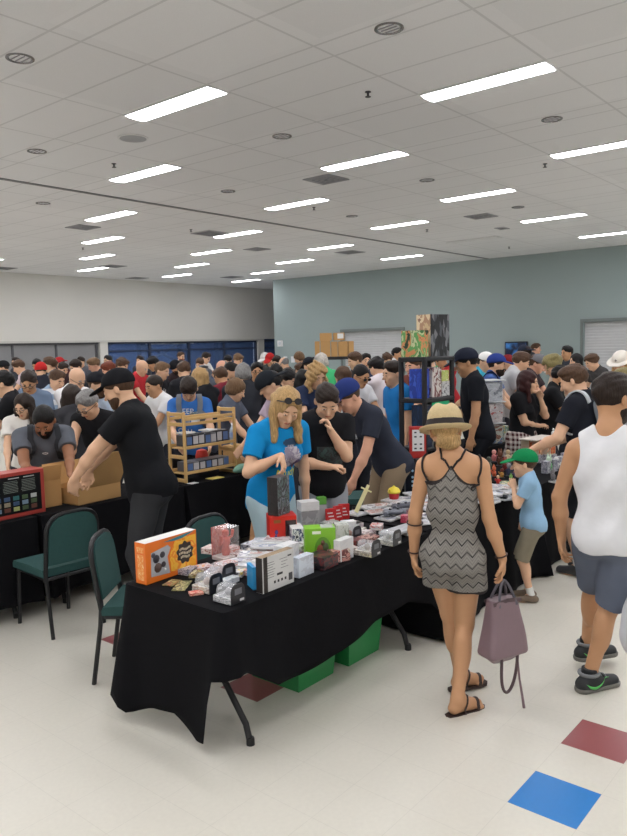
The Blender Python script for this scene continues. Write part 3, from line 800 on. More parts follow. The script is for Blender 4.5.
# glazing onto a dim blue lobby
GL = glass((120, 150, 200), .06, .25, 'window_glass')
BLUE = mat((48, 74, 118), rough=.6, name='lobby'); BLUE2 = mat((24, 34, 60), rough=.6, name='lobby')
wn = 1
for a, b_, nm in ((14.85, 22.09, 4), (22.45, 25.2, 2)):
    k = M(); k.box(((a+b_)/2, YW+.15, 1.16), (b_-a, .012, 2.3)); wo = S(k.build('window_%d' % wn, GL))
    k = M(); n = nm
    for i in range(n+1):
        x = a+(b_-a)*i/n; k.box((min(max(x, a+.04), b_-.04), YW+.12, 1.16), (.09, .09, 2.3))
    k.box(((a+b_)/2, YW+.12, 1.05), (b_-a, .08, .07)); k.box(((a+b_)/2, YW+.12, 2.0), (b_-a, .07, .05)); k.box(((a+b_)/2, YW+.12, 2.28), (b_-a, .08, .08))
    fr = k.build('window_frame', mat((52, 58, 74), rough=.4), wo); wn += 1
# a roller blind half down behind part of it
k = M(); k.box((17.7, YW+.22, 2.26), (2.2, .05, .12)); S(k.build('trim_6', FRM))
# lobby shell beyond the glass
k = M(); k.box((18.5, YW+5.2, 1.6), (22, .2, 3.6)); k.box((18.5, YW+2.7, 3.3), (22, 5.2, .1)); k.box((18.5, YW+2.75, -.05), (22, 5.0, .1)); k.box((7.6, YW+2.7, 1.6), (.2, 5.0, 3.6)); k.box((29.4, YW+2.7, 1.6), (.2, 5.0, 3.6))
S(k.build('wall_lobby', BLUE))
k = M()
for x in (15.6, 17.4, 19.6, 21.8, 24): k.box((x, YW+4.4, 1.6), (.3, .3, 3.3))
for x0 in (15.4, 19.0): k.tube([(x0, YW+4.2, 2.5), (x0+3, YW+4.2, 1.2)], .07, 8); k.tube([(x0+3, YW+4.2, 2.5), (x0, YW+4.2, 1.2)], .07, 8)
S(k.build('column_lobby', BLUE2))
ld = bpy.data.lights.new('lobby_light', 'AREA'); ld.energy = 110; ld.color = (.5, .66, 1); ld.size = 8; ld.size_y = 2; ld.shape = 'RECTANGLE'
lo = bpy.data.objects.new('lobby_light', ld); COL.objects.link(lo); lo.location = (18.5, YW+2.4, 3.2)
# the closing walls behind the lens and the end of the side passage
k = M(); k.box((X0-.1, (Y0+YW)/2, CEIL/2), (.2, YW-Y0, CEIL)); S(k.build('wall_left', WHITE))
k = M(); k.box(((X0+26)/2, Y0-.1, CEIL/2), (26-X0, .2, CEIL)); S(k.build('wall_front', WHITE))
k = M(); k.box((26.1, (16+YW)/2, CEIL/2), (.2, YW-16, CEIL)); k.box((23.2, 18.3, CEIL/2), (5.8, .2, CEIL)); S(k.build('wall_passage', WHITE))
for a, b_, i in ((Y0, d2[0]-.1, 1), (d2[1]+.1, d1[0]-.1, 2), (d1[1]+.1, yend, 3)):
    k = M(); k.box((XG-.008, (a+b_)/2, .05), (.016, b_-a, .1)); S(k.build('baseboard_%d' % i, DARK))

# ------------------------------------------------------------------ ceiling fittings
LE = emit((250, 250, 255), 15.0, 'light_diffuser'); LF = mat((225, 225, 225), rough=.5, name='white_metal')
def make_light():
    t = bpy.data.objects.new('ceiling_light', None); COL.objects.link(t); t['category'] = 'ceiling light'
    k = M(); L_, W_ = 1.26, .27
    for s_ in (-1, 1): k.box((s_*W_/2, 0, -.008), (.022, L_+.022, .016)); k.box((0, s_*L_/2, -.008), (W_-.022, .022, .016))
    k.build('frame', LF, t)
    k = M(); k.prism([(-.124, -.004), (.124, -.004), (.118, -.012), (.06, -.022), (-.06, -.022), (-.118, -.012)], L_-.024); k.build('diffuser', LE, t)
    return t
LROW = [2.67, 5.21, 7.75, 10.77, 13.31, 15.85, 18.39]
LROWX = {-1: .13, -2: -2.41, -3: -4.95}
lproto = None; ROWN = {}
ordn = ['nearest the lens', 'second', 'third', 'fourth', 'fifth', 'sixth', 'seventh', 'eighth']
placed = []
for i in range(-6, 10):
    for j in range(-3, 7):
        if (i+j) % 2 == 0: continue
        x = 4.97+1.58*i; y = (LROW[j] if j >= 0 else LROWX[j])+.63
        if (i == 9 and j != 6) or (i, j) == (7, 2): continue
        placed.append((i, j, x, y))
rows = {}
for p in placed: rows.setdefault(p[0]-p[1], []).append(p)
def seen(x, y, zz=CEIL):
    v = np.array((x, y, zz))-ORG; d = v@FWD
    if d < .5: return None
    px, py = CX+FPX*(v@RGT)/d, CY+FPX*(v@DWN)/d
    return (px, py) if -25 < px < 652 and -25 < py < 860 else None
vis_rows = sorted([r for r in rows if any(seen(p[2], p[3]) for p in rows[r])])
wordn = ['first', 'second', 'third', 'fourth', 'fifth', 'sixth', 'seventh', 'eighth', 'ninth']
for r, ps in rows.items():
    ps = sorted(ps, key=lambda p: p[0]); vis = [p for p in ps if seen(p[2], p[3])]
    for p in ps:
        if lproto is None: lproto = make_light(); o = lproto
        else:
            o = lproto.copy(); COL.objects.link(o)
            for ch in lproto.children: c = ch.copy(); COL.objects.link(c); c.parent = o
        o.location = (p[2], p[3], CEIL)
        if p in vis:
            q = vis.index(p); rr = vis_rows.index(r)
            o['label'] = 'lit ceiling strip light, %s from the camera in the %s diagonal row from the left' % (wordn[q], wordn[rr])
            o['group'] = 'ceiling strip lights'
        else: o['label'] = 'lit ceiling strip light outside the picture behind or beside the lens'; o['group'] = 'ceiling strip lights out of view'
# one fitting whose lamp is off
t = thing('ceiling_light', 'unlit ceiling strip fitting with a plain pale cover', 'ceiling light', (4.97+1.58*7, 8.38, CEIL))
for c0, nm, mm in ((0, 'frame', LF), (1, 'diffuser', mat((176, 176, 178), rough=.5))):
    c = lproto.children[c0].copy(); COL.objects.link(c); c.parent = t
    if c.data.name.startswith('diffuser'): c.data = c.data.copy(); c.data.materials[0] = mm
# recessed can lights, speakers, sprinklers, air vents
def can(px, py, label, r=.095):
    p = atz(px, py, CEIL); t = thing('downlight', label, 'ceiling spot', p, 0, 'round downlights')
    k = M(); k.lathe([(r, .0), (r+.018, -.001), (r+.018, -.008), (r, -.010), (r*.96, -.004), (r*.9, .0)], 24); k.build('trim_ring', mat((150, 150, 152), rough=.25, metal=.8), t)
    k = M(); k.lathe([(r*.9, -.003), (r*.6, -.002), (.001, -.0015)], 24); k.build('reflector', mat((226, 226, 228), rough=.5), t)
    k = M()
    for q in (-1, 0, 1): k.box((q*r*.45, 0, -.005), (.008, r*1.5, .008))
    k.build('louver', mat((140, 140, 144), rough=.4), t)
for px, py, lb in ((20, 58, 'round silver downlight at the left edge of the ceiling'), (389, 28, 'round silver downlight high above the big right hand strip light'), (37, 151, 'small round downlight left of the round grey speaker'),
                   (282, 136, 'small round downlight between the two large middle strip lights'), (552, 119, 'small round downlight under the large right hand strip light'), (43, 203, 'tiny downlight close to the dark ceiling joint at far left'),
                   (228, 191, 'tiny downlight just before the dark ceiling joint'), (352, 216, 'tiny downlight behind the dark ceiling joint'), (427, 180, 'tiny downlight left of the third row of strip lights'), (518, 207, 'tiny downlight above the right hand strip light pair')): can(px, py, lb)
p = atz(133, 138, CEIL); t = thing('ceiling_speaker', 'round grey speaker grille between the first two strip lights', 'speaker', p)
k = M(); k.lathe([(.155, 0), (.165, -.004), (.15, -.010), (.02, -.013), (.001, -.013)], 32); k.build('grille', mat((168, 170, 174), rough=.6, bump=.3, bscale=300), t)
k = M(); k.lathe([(.150, -.001), (.172, -.001), (.172, -.008), (.150, -.010)], 32); k.build('rim', LF, t)
def sprinkler(px, py, label):
    p = atz(px, py, CEIL-.03); p[2] = CEIL; t = thing('sprinkler_head', label, 'sprinkler', p, 0, 'fire sprinklers')
    k = M(); k.lathe([(.03, 0), (.03, -.006), (.012, -.010), (.010, -.04), (.004, -.045)], 14); k.build('stem', mat((70, 70, 72), rough=.4, metal=.6), t)
    k = M(); k.lathe([(.004, -.043), (.028, -.045), (.028, -.049), (.004, -.050)], 14); k.build('deflector', mat((60, 60, 62), rough=.4, metal=.6), t)
for px, py, lb in ((368, 95, 'dark sprinkler head left of the big right hand strip light'), (114, 166, 'dark sprinkler head above the second strip light on the left'), (545, 166, 'dark sprinkler head under the strip light cut by the right edge'), (191, 231, 'dark sprinkler beside the square dark vent'), (314, 209, 'dark sprinkler under the middle strip light'), (83, 249, 'dark sprinkler beside the far left strip lights'), (427, 231, 'dark sprinkler by the strip light near the green wall'), (509, 248, 'dark sprinkler closest to the green wall')): sprinkler(px, py, lb)
VG = mat((158, 158, 162), rough=.5, name='vent_metal'); VD = mat((120, 120, 124), rough=.7, name='vent_dark')
def vent(px, py, label, w=.5, d=.5, dark=False):
    w *= .9; d *= .9
    p = atz(px, py, CEIL); t = thing('ceiling_vent', label, 'air vent', p, 0, 'ceiling air vents')
    k = M(); k.box((0, 0, -.004), (w, d, .006)); k.build('backing', VD, t)
    k = M()
    for s_ in (-1, 1): k.box((s_*w/2, 0, -.008), (.03, d+.03, .014)); k.box((0, s_*d/2, -.008), (w-.03, .03, .014))
    k.build('frame', VG, t)
    if not dark:
        for q in (.78, .5, .24):
            k = M(); a, b_ = w*q, d*q
            for s_ in (-1, 1): k.box((s_*a/2, 0, -.014), (.03, b_+.03, .006), 0, 0, None); k.box((0, s_*b_/2, -.014), (a-.03, .03, .006))
            k.build('slat', VG, t)
for a in ((326, 179, 'square louvred air vent beside the middle strip light'), (83, 227, 'square air vent between far left strip lights'), (481, 216, 'square air vent before the green wall'), (113, 266, 'small far air vent near the white wall', .6, .6, True), (210, 233, 'dark square vent touching the left end of a strip light', .6, .6, True), (257, 249, 'small dark vent right of the dark square vent'), (350, 252, 'dark vent near the green wall corner', .6, .6, True), (137, 278, 'thin far vent close to the white wall', .6, .6, True), (232, 277, 'farthest small vent near the corner of the hall', .6, .6, True), (3, 268, 'dark vent cut by the left edge', .6, .6, True), (502, 228, 'small grey plate in the ceiling left of the right strip light', .3, .2, True)): vent(*a)
# things on the green wall
scr = atx(517.5, 350, XG); t = thing('television', 'dark flat television on the green wall with a blue lit picture', 'television', (XG-.05, scr[1], scr[2]))
k = M(); k.box((-.02, 0, 0), (.07, .68, .48), .012); k.build('body', mat((18, 18, 20), rough=.3), t)
mS, tS, bS = nt('screen'); 
k = M(); k.box((-.058, 0, 0), (.004, .62, .41))
_tc = tS.nodes.new('ShaderNodeTexCoord'); _n = tS.nodes.new('ShaderNodeTexNoise'); _n.inputs['Scale'].default_value = 4; tS.links.new(_tc.outputs['Object'], _n.inputs['Vector'])
_r = tS.nodes.new('ShaderNodeValToRGB'); _r.color_ramp.elements[0].position = .42; _r.color_ramp.elements[0].color = lin((8, 18, 40)); _r.color_ramp.elements[1].position = .75; _r.color_ramp.elements[1].color = lin((50, 110, 170))
tS.links.new(_n.outputs['Fac'], _r.inputs[0]); tS.links.new(_r.outputs[0], bS.inputs['Emission Color']); bS.inputs['Emission Strength'].default_value = .7; bS.inputs['Base Color'].default_value = (.01, .01, .012, 1); bS.inputs['Roughness'].default_value = .2
k.build('screen', mS, t)
k = M(); k.box((.03, 0, 0), (.04, .3, .3)); k.build('wall_mount', DARK, t)
al = atx(280.5, 343.5, XG); t = thing('wall_alarm', 'small white alarm box on the green wall near its corner', 'alarm', (XG-.02, al[1], al[2]))
k = M(); k.box((0, 0, 0), (.04, .26, .22), .01); k.build('housing', mat((225, 225, 225), rough=.4), t); k = M(); k.lathe([(.06, 0), (.05, .02), (.001, .026)], 16, (-.02, 0, .01), 0, roty(-PI/2)); k.build('lens', glass((235, 240, 245), .1, .8), t)
for px, lb in ((285.5, 'white paper notice on the green wall closer to the corner'), (293, 'white paper notice on the green wall nearer the cardboard boxes')):
    q = atx(px, 359.5, XG); k = M(); k.box((XG-.006, q[1], q[2]), (.004, .17, .22)); tag(k.build('wall_sign', mat((228, 230, 232), rough=.8)), lb, 'notice')
W0 = bpy.data.worlds.new('hall'); SC.world = W0; W0.use_nodes = True; W0.node_tree.nodes['Background'].inputs[0].default_value = (.02, .02, .025, 1)
SC.view_settings.view_transform = 'Standard'; SC.view_settings.look = 'None'; SC.view_settings.gamma = 1.0; SC.view_settings.use_curve_mapping = False
SC.view_settings.exposure = 0.88
SC.cycles.use_denoising = True
# ------------------------------------------------------------------ tables, cloths, chairs, racks
BLACKC = mat((17, 17, 20), rough=.92, bump=.3, bscale=14, var=.12, vscale=3, spec=.12, name='black_cloth')
TTOP = mat((196, 192, 182), rough=.5, name='laminate'); LEGM = mat((34, 34, 36), rough=.45, metal=.3, name='steel_tube')
TZ = .745
def folding_table(x0, x1, y0, y1, label):
    t = thing('folding_table', label, 'table', ((x0+x1)/2, (y0+y1)/2, 0), 0)
    w, d = x1-x0, y1-y0
    k = M(); k.box((0, 0, TZ-.02), (w, d, .04), .012); k.build('tabletop', TTOP, t)
    for sx in (-1, 1):
        x = sx*(w/2-.18)
        for sy in (-1, 1):
            k = M(); k.tube([(x, sy*.10, TZ-.04), (x, sy*.11, .42), (x, sy*.16, .30), (x, sy*(d/2-.06), .10), (x, sy*(d/2-.03), .0)], .017, 10); k.lathe([(.022, 0), (.022, .03), (.018, .04)], 12, (x, sy*(d/2-.03), 0)); k.build('leg', LEGM, t)
        k = M(); k.tube([(x, -.12, .40), (x, .12, .40)], .012, 8); k.tube([(x, 0, .40), (x*.55, 0, TZ-.05)], .010, 8); k.build('brace', LEGM, t)
    return t
def table_cloth(x0, x1, y0, y1, label, front, left, right=None, back=None, top=TZ+.006, flare=.05, rip=.014, nr=11, seed=0, m=None, group=None, tight=''):
    """front runs x0->x1 at y0, right y0->y1 at x1, back x1->x0, left y1->y0; each a list of (0..1, hem height)"""
    rnd = random.Random(seed); right = right or front; back = back or front
    x0 -= .012; x1 += .012; y0 -= .012; y1 += .012
    sides = [((x0, y0), (x1, y0), front), ((x1, y0), (x1, y1), right), ((x1, y1), (x0, y1), back), ((x0, y1), (x0, y0), left)]
    pts = []
    r = .03
    for a, b, hem, sk, sid in [(*q, w_ in tight, w_) for q, w_ in zip(sides, 'frbl')]:
        a = np.array(a); b = np.array(b); L = np.linalg.norm(b-a); u = (b-a)/L; n = np.array([u[1], -u[0]]); ns = max(10, int(L/.035))
        for i in range(ns):
            t = i/ns; d = t*L
            q = a+u*d; nn = n.copy()
            e = min(d, L-d)
            tc_ = {'f': 'lr', 'r': 'fb', 'b': 'rl', 'l': 'bf'}[sid][0 if d < L/2 else 1] in tight or sk
            if e < r and not tc_:                                # rounded corner
                s_ = -1 if d < L/2 else 1; ang = (1-e/r)*PI/4*s_
                nn = n*math.cos(ang)+u*math.sin(ang); q = q-nn*(1-e/r)*.010
            pts.append((q, nn, float(np.interp(t, [h[0] for h in hem], [h[1] for h in hem])), d, L, sk))
    N_ = len(pts); NV = 16; v = []; f = []
    ph = rnd.random()*6
    for j in range(NV+1):
        vv = j/NV
        for i, (q, nn, hz, d, L, sk) in enumerate(pts):
            drop = top-hz; z = top-drop*vv
            c = math.exp(-(min(d, L-d)/.10)**2)                     # corner folds swing out
            w = math.sin(d*nr+ph)+.6*math.sin(d*nr*2.3+ph*2+vv)
            o = (flare*vv+rip*w*vv**.8*(1-c*.3)+c*.10*vv**1.2*drop/.7) if j else 0
            if sk: o *= .12
            p = q+nn*o; v.append((p[0], p[1], z))
    for j in range(NV):
        for i in range(N_): i2 = (i+1) % N_; f.append([j*N_+i2, j*N_+i, (j+1)*N_+i, (j+1)*N_+i2])
    f.append(list(range(N_)))
    k = M(); k.v = v; k.f = f; k.m = [0]*len(f)
    o = k.build('tablecloth', m or BLACKC, sharp=75)
    md = o.modifiers.new('thickness', 'SOLIDIFY'); md.thickness = .003; md.offset = 1
    return tag(o, label, 'tablecloth', group)
FLO = [(0, .015), (1, .015)]
folding_table(2.36, 4.20, 2.555, 3.31, 'folding table under the black cloth of the stall piled with boxed figures')
table_cloth(2.36, 4.20, 2.555, 3.31, 'black cloth hanging in points from the stall table with the orange box', flare=.02,
            front=[(0, .44), (.05, .44), (.19, .27), (.28, .26), (.47, .28), (.66, .34), (.85, .36), (.96, .30), (1, .20)],
            left=[(0, .13), (.1, .07), (.3, .13), (.5, .14), (.74, .05), (.82, .07), (.96, .44), (1, .44)], right=[(0, .2), (1, .2)], back=[(0, .6), (.2, .69), (1, .69)], seed=3, rip=.010, nr=7, tight='r')
folding_table(4.27, 6.06, 2.60, 3.32, 'folding table behind the hat woman under a floor length black cloth')
table_cloth(4.27, 6.06, 2.60, 3.32, 'black floor length cloth behind the legs of the hat woman', FLO, FLO, seed=5, flare=.07, rip=.016, nr=9, tight='lr')
folding_table(6.13, 7.95, 2.62, 3.34, 'folding table behind the boy under a floor length black cloth')
table_cloth(6.13, 7.95, 2.62, 3.34, 'black floor length cloth on the toy table beside the boy in green cap', FLO, FLO, seed=6, flare=.05, rip=.016, nr=9, tight='l')
for (a, b, n1, n2, sd) in ((1.10, 2.93, 'folding table under the red picture box at the left edge', 'black cloth hanging below the red picture box', 7), (2.99, 4.39, 'folding table under the open cardboard boxes', 'black cloth below the open cardboard boxes', 8), (4.45, 5.85, 'folding table carrying the wooden disc rack', 'black cloth below the wooden disc rack', 9)):
    folding_table(a, b, 5.26, 5.86, n1)
    table_cloth(a, b, 5.26, 5.86, n2, [(0, .12), (1, .12)], [(0, .12), (1, .12)], seed=sd, flare=.03, rip=.014, tight='lr')
folding_table(7.80, 8.95, 4.05, 4.70, 'folding table carrying the stacked clear tubs')
table_cloth(7.80, 8.95, 4.05, 4.70, 'black cloth under the stacked clear tubs', FLO, FLO, seed=11)
folding_table(10.7, 12.5, 3.6, 4.3, 'folding table under the white cloth near the right hand roller door')
table_cloth(10.7, 12.5, 3.6, 4.3, 'white cloth on the far table near the right hand roller door', [(0, .5), (1, .5)], [(0, .5), (1, .5)], seed=12, m=cloth((220, 218, 214)))

# green tubs under the first table
def tub(loc, label, rz=0, group=None):
    t = thing('storage_tub', label, 'storage tub', loc, rz, group)
    G = mat((38, 140, 74), rough=.35, name='green_plastic'); w, d, h_ = .19, .22, .34
    k = M(); v = []
    for (s_, z, i) in ((.86, 0, 0), (1, h_, 0), (.97, h_, 1), (.83, .008, 1)):
        v += [(-w*s_, -d*s_, z), (w*s_, -d*s_, z), (w*s_, d*s_, z), (-w*s_, d*s_, z)]
    f = [[3, 2, 1, 0]]+[[a*4+q, a*4+(q+1) % 4, a*4+4+(q+1) % 4, a*4+4+q] for a in range(3) for q in range(4)]+[[12, 13, 14, 15]]
    k.add(v, f); k.build('bin_body', G, t, sharp=30)
    k = M()
    for s_ in (-1, 1): k.box((s_*w, 0, h_-.012), (.03, 2*d+.04, .03), .008); k.box((0, s_*d, h_-.012), (2*w, .03, .03), .008)
    k.build('rim', G, t)
    k = M(); k.box((0, 0, h_+.012), (2*w+.03, 2*d+.03, .02), .008); k.box((0, 0, h_+.026), (2*w-.08, 2*d-.08, .012), .005); k.build('lid', mat((34, 120, 66), rough=.4), t)
tub((3.74, 2.93, 0), 'green storage tub under the first table, nearer the hat woman'); tub((3.28, 2.95, 0), 'green storage tub under the first table, nearer the table leg')

# green banquet chairs
CG = mat((40, 78, 76), rough=.85, bump=.3, bscale=160, var=.1, vscale=40, name='green_upholstery'); CF = mat((40, 40, 42), rough=.4, metal=.4, name='chair_frame')
def chair_proto(label):
    t = thing('banquet_chair', label, 'chair')
    k = M(); pr = [(.25, .43), (.25, .462), (.235, .482), (0, .49), (-.19, .482), (-.2, .46), (-.2, .43)]; k.prism(pr, .43); k.build('seat', CG, t, sharp=50)
    w, z0, z1 = .20, .50, .885
    def arch(w, z0, z1, n=10): return [(-w, z0)]+[(-w*math.cos(a)**.6 if math.cos(a) > 0 else w*(-math.cos(a))**.6, z1-.13+.13*math.sin(a)) for a in np.linspace(0, PI, n)]+[(w, z0)]
    Rb = np.array([[0, 1, 0], [1, 0, 0], [0, 0, 1.]]); tilt = roty(-.14)
    def place(k_, c): 
        k_.v = [tuple(tilt@(np.array(p)-A)+A) for p in k_.v]; return k_
    A = np.array((-.2, 0, .46))
    k = M(); k.prism(arch(w-.012, z0+.02, z1-.008), .045, 0, Rb, (-.205, 0, 0)); k.f = [q[::-1] for q in k.f]; place(k, None).build('backrest', CG, t, sharp=50)
    k = M(); P = [(-.205, p[0], p[1]) for p in arch(w, .40, z1, 14)]; k.tube(P, .016, 8); place(k, None).build('back_frame', CF, t)
    for s_ in (-1, 1):
        k = M(); k.tube([(-.205, s_*.2, .47), (-.215, s_*.2, .36), (-.27, s_*.205, 0)], .0145, 8); k.build('leg', CF, t)
        k = M(); k.tube([(.20, s_*.19, .44), (.205, s_*.195, .40), (.225, s_*.20, 0)], .0145, 8); k.build('leg', CF, t)
    k = M()
    for s_ in (-1, 1): k.tube([(-.21, s_*.2, .415), (.205, s_*.19, .415)], .012, 8)
    k.tube([(.205, -.19, .415), (.205, .19, .415)], .012, 8); k.tube([(-.21, -.2, .415), (-.21, .2, .415)], .012, 8); k.build('seat_frame', CF, t)
    return t
c1 = chair_proto('green padded chair facing the red picture box, its whole back in view'); c1.location = (2.90, 4.93, 0); c1.rotation_euler = (0, 0, R(88))
dup(c1, (2.78, 3.74, 0), R(-52), 'green padded chair behind the orange box end of the stall table')
dup(c1, (3.33, 3.48, 0), R(-86), 'green padded chair whose rounded back rises behind the orange box')
q = atz(384, 494, .47); dup(c1, (q[0]-.16, q[1]+.06, 0), R(128), 'green padded chair beside the black shelf, its seat in view')

dup(c1, (5.02, 4.37, 0), R(112), 'green padded chair under the seated person in teal shorts')
# black shelving with goods, behind the tables
SHM = mat((24, 25, 30), rough=.5, name='black_plastic')
SX0, SX1, SY0, SY1 = 6.27, 6.86, 3.80, 4.12
t = thing('shelving_unit', 'black open shelving unit loaded with boxes behind the stall', 'shelf', ((SX0+SX1)/2, (SY0+SY1)/2, 0))
LEV = [.12, .56, .98, 1.47, 1.88]
w, d = SX1-SX0, SY1-SY0
for z in LEV: k = M(); k.box((0, 0, z-.022), (w, d, .045), .01); k.build('shelf_board', SHM, t)
for sx in (-1, 1):
    for sy in (-1, 1): k = M(); k.tube([(sx*(w/2-.025), sy*(d/2-.025), 0), (sx*(w/2-.025), sy*(d/2-.025), 1.88)], .026, 12); k.build('post', SHM, t)
# the far rack stacked with brown cartons
t = thing('shelving_unit', 'black metal rack under the pile of brown cartons by the far roller door', 'shelf', (0, 0, 0))
p0, p1 = pz(312, 357, 15), pz(354, 356, 15); FR0 = (p0+p1)/2; ang = math.atan2(p1[1]-p0[1], p1[0]-p0[0]); Lr = np.linalg.norm((p1-p0)[:2])
t.location = (FR0[0], FR0[1], 0); t.rotation_euler = (0, 0, ang); FZ = FR0[2]
for z in (.3, .95, FZ-.03): k = M(); k.box((0, 0, z), (Lr, .45, .06), .01); k.build('shelf_board', SHM, t)
for sx in (-1, 1):
    for sy in (-1, 1): k = M(); k.box((sx*(Lr/2-.03), sy*.2, FZ/2), (.05, .05, FZ), .005); k.build('post', SHM, t)
CBM = mat((190, 148, 94), rough=.85, var=.1, vscale=4, name='cardboard'); CBD = mat((178, 136, 84), rough=.85, name='cardboard'); TAPE = mat((196, 170, 130), rough=.3, name='tape')
def carton(loc, size, rz, label, tape=True, m=None, group=None, name='cardboard_box'):
    t = thing(name, label, 'cardboard box', loc, rz, group)
    k = M(); k.box((0, 0, size[2]/2), size, .004); k.build('box_body', m or CBM, t)
    if tape: k = M(); k.box((0, 0, size[2]+.0005), (size[0]*1.002, .05, .001)); k.box((-size[0]/2-.0005, 0, size[2]-.05), (.001, .05, .1)); k.build('tape', TAPE, t)
    return t
cs, sn = math.cos(ang), math.sin(ang)
def onrack(u, v_, z): return (FR0[0]+u*cs-v_*sn, FR0[1]+u*sn+v_*cs, z)
u = -Lr/2+.06
for i, (wd, hh, lb) in enumerate(((.10, .31, 'narrow brown carton at the end of the far rack nearest the green wall corner'), (.20, .32, 'brown carton second along on the far rack'), (.13, .30, 'tall brown carton in the middle of the far rack'), (.19, .30, 'brown carton with a dark slot on the far rack'), (.11, .30, 'narrow brown carton at the roller door end of the far rack'))):
    carton(onrack(u+wd/2, -.05, FZ), (wd*.97, .34, hh), ang, lb); u += wd+.012
carton(onrack(-.14, -.05, FZ+.321), (.24, .3, .15), ang, 'flat brown carton on top of the far pile'); t = carton(onrack(.12, -.05, FZ+.321), (.22, .3, .15), ang, 'brown carton with a white label on top of the far pile')
k = M(); k.box((.03, -.152, .085), (.12, .002, .10)); k.build('white_label', mat((232, 232, 230), rough=.6), t)
# boxes standing on and in the black shelving
def box6(name, label, cat, loc, size, rz, mats, parent=None, bev=.0):
    """carton whose six sides (x-, x+, y-, y+, bottom, top) may differ"""
    k = M(); k.box((0, 0, size[2]/2), size)
    mm = mats if isinstance(mats, list) else [mats]*6
    uniq = []; ix = []
    for m_ in mm:
        if m_ not in uniq: uniq.append(m_)
        ix.append(uniq.index(m_))
    k.m = ix
    o = k.build(name, uniq, None, sharp=20); o.location = loc; o.rotation_euler = (0, 0, rz)
    return tag(o, label, cat)
GREENA = art([(60, 120, 62), (196, 206, 158), (98, 160, 88), (210, 140, 92), (30, 62, 40)], 1.8, 1.0, kind='noise'); DARKA = art([(34, 36, 40), (44, 46, 52), (120, 122, 126), (30, 32, 36), (80, 84, 90), (38, 40, 44)], 9, 2.0, stretch=(1, 1, .6))
SANDA = art([(206, 180, 140), (180, 140, 112), (226, 206, 170), (150, 110, 90)], 2.2, 3.0, kind='noise')
box6('game_box', 'green and cream picture box on top of the black shelving', 'box', (6.355, 3.97, 1.883), (.15, .22, .26), 0, [GREENA]*6)
box6('game_box', 'large black printed box with a sand coloured side on top of the black shelving', 'box', (6.655, 3.94, 1.883), (.27, .20, .42), R(-14), [SANDA, DARKA, DARKA, DARKA, DARKA, DARKA])
BLUEA = art([(34, 66, 170), (40, 76, 186), (30, 58, 150), (60, 96, 200)], 2, 1.5, kind='noise'); WHA = art([(222, 216, 212), (214, 206, 200), (120, 66, 66), (226, 222, 218), (60, 44, 48)], 2, 2.2, kind='noise')
box6('game_box', 'bright blue box standing on the middle level of the black shelving', 'box', (6.37, 3.93, 1.47+.003), (.15, .14, .29), 0, BLUEA); box6('game_box', 'white box printed with dark red shapes on the middle level of the black shelving', 'box', (6.55, 3.90, 1.47+.003), (.18, .13, .30), 0, WHA)
box6('game_box', 'grey white box with line drawings on the middle level of the black shelving', 'box', (6.73, 3.90, 1.47+.003), (.15, .13, .15), 0, art([(206, 206, 206), (212, 212, 212), (110, 112, 116)], 5, 4.0, kind='noise')); box6('game_box', 'lime green box resting on the grey white box in the shelving', 'box', (6.73, 3.90, 1.625), (.14, .12, .11), 0, art([(206, 216, 130), (190, 204, 110), (228, 230, 190)], 4, 3.3, kind='noise'))
o = box6('game_box', 'dark navy box with pale scribbled drawing on the lower level of the black shelving', 'box', (6.36, 3.90, .98+.003), (.15, .14, .42), 0, art([(22, 44, 74), (18, 36, 62), (26, 52, 84)], 3, 1.0, kind='noise'))
k = M(); rnd = random.Random(5)
for q in range(5):
    P = [(-.05+.03*rnd.random()+.02*i*1.0, -.072, .25+.12*rnd.random()) for i in range(4)]; k.tube(P, .0016, 5)
k.build('line_drawing', mat((190, 200, 210), rough=.5), o)
REDP = mat((178, 40, 34), rough=.4, name='red_card')
o = box6('game_box', 'red box with a white picture sheet hanging at the shelving end', 'box', (*pz(417.5, 440, 6.95)[:2], .952), (.15, .08, .29), R(-50), REDP)
k = M(); k.box((.0, -.0415, .165), (.11, .002, .20)); s0 = k.build('picture_sheet', mat((228, 228, 226), rough=.5), o)
for i in (0, 1):
    for z in (.24, .20, .13, .09): k = M(); k.box((-.025+i*.05, -.0435, z), (.022, .002, .014)); k.build('icon', mat((50, 54, 62), rough=.5), s0)
folding = box6('game_box', 'black box with rows of pale blue dots low beside the hat woman', 'box', (*pz(414, 478, 6.95)[:2], .50), (.17, .10, .45), R(-50), mat((18, 24, 36), rough=.4))
for i in (0, 1):
    for z in (.38, .34, .28, .24, .20): k = M(); k.lathe([(.012, 0), (.010, .002), (.001, .0022)], 12, (-.02+i*.05, -.051, z), 0, rotx(PI/2)); k.build('dot', mat((170, 206, 232), rough=.4), folding)
# little stool that carries those two boxes
t = thing('stool', 'low black stool under the two boxes at the end of the shelving', 'stool', (*pz(415, 478, 6.95)[:2], 0), R(-50))
k = M(); k.box((0, 0, .483), (.24, .20, .03), .006); k.build('seat', SHM, t)
for sx in (-1, 1):
    for sy in (-1, 1): k = M(); k.tube([(sx*.09, sy*.07, .47), (sx*.10, sy*.08, 0)], .012, 8); k.build('leg', SHM, t)

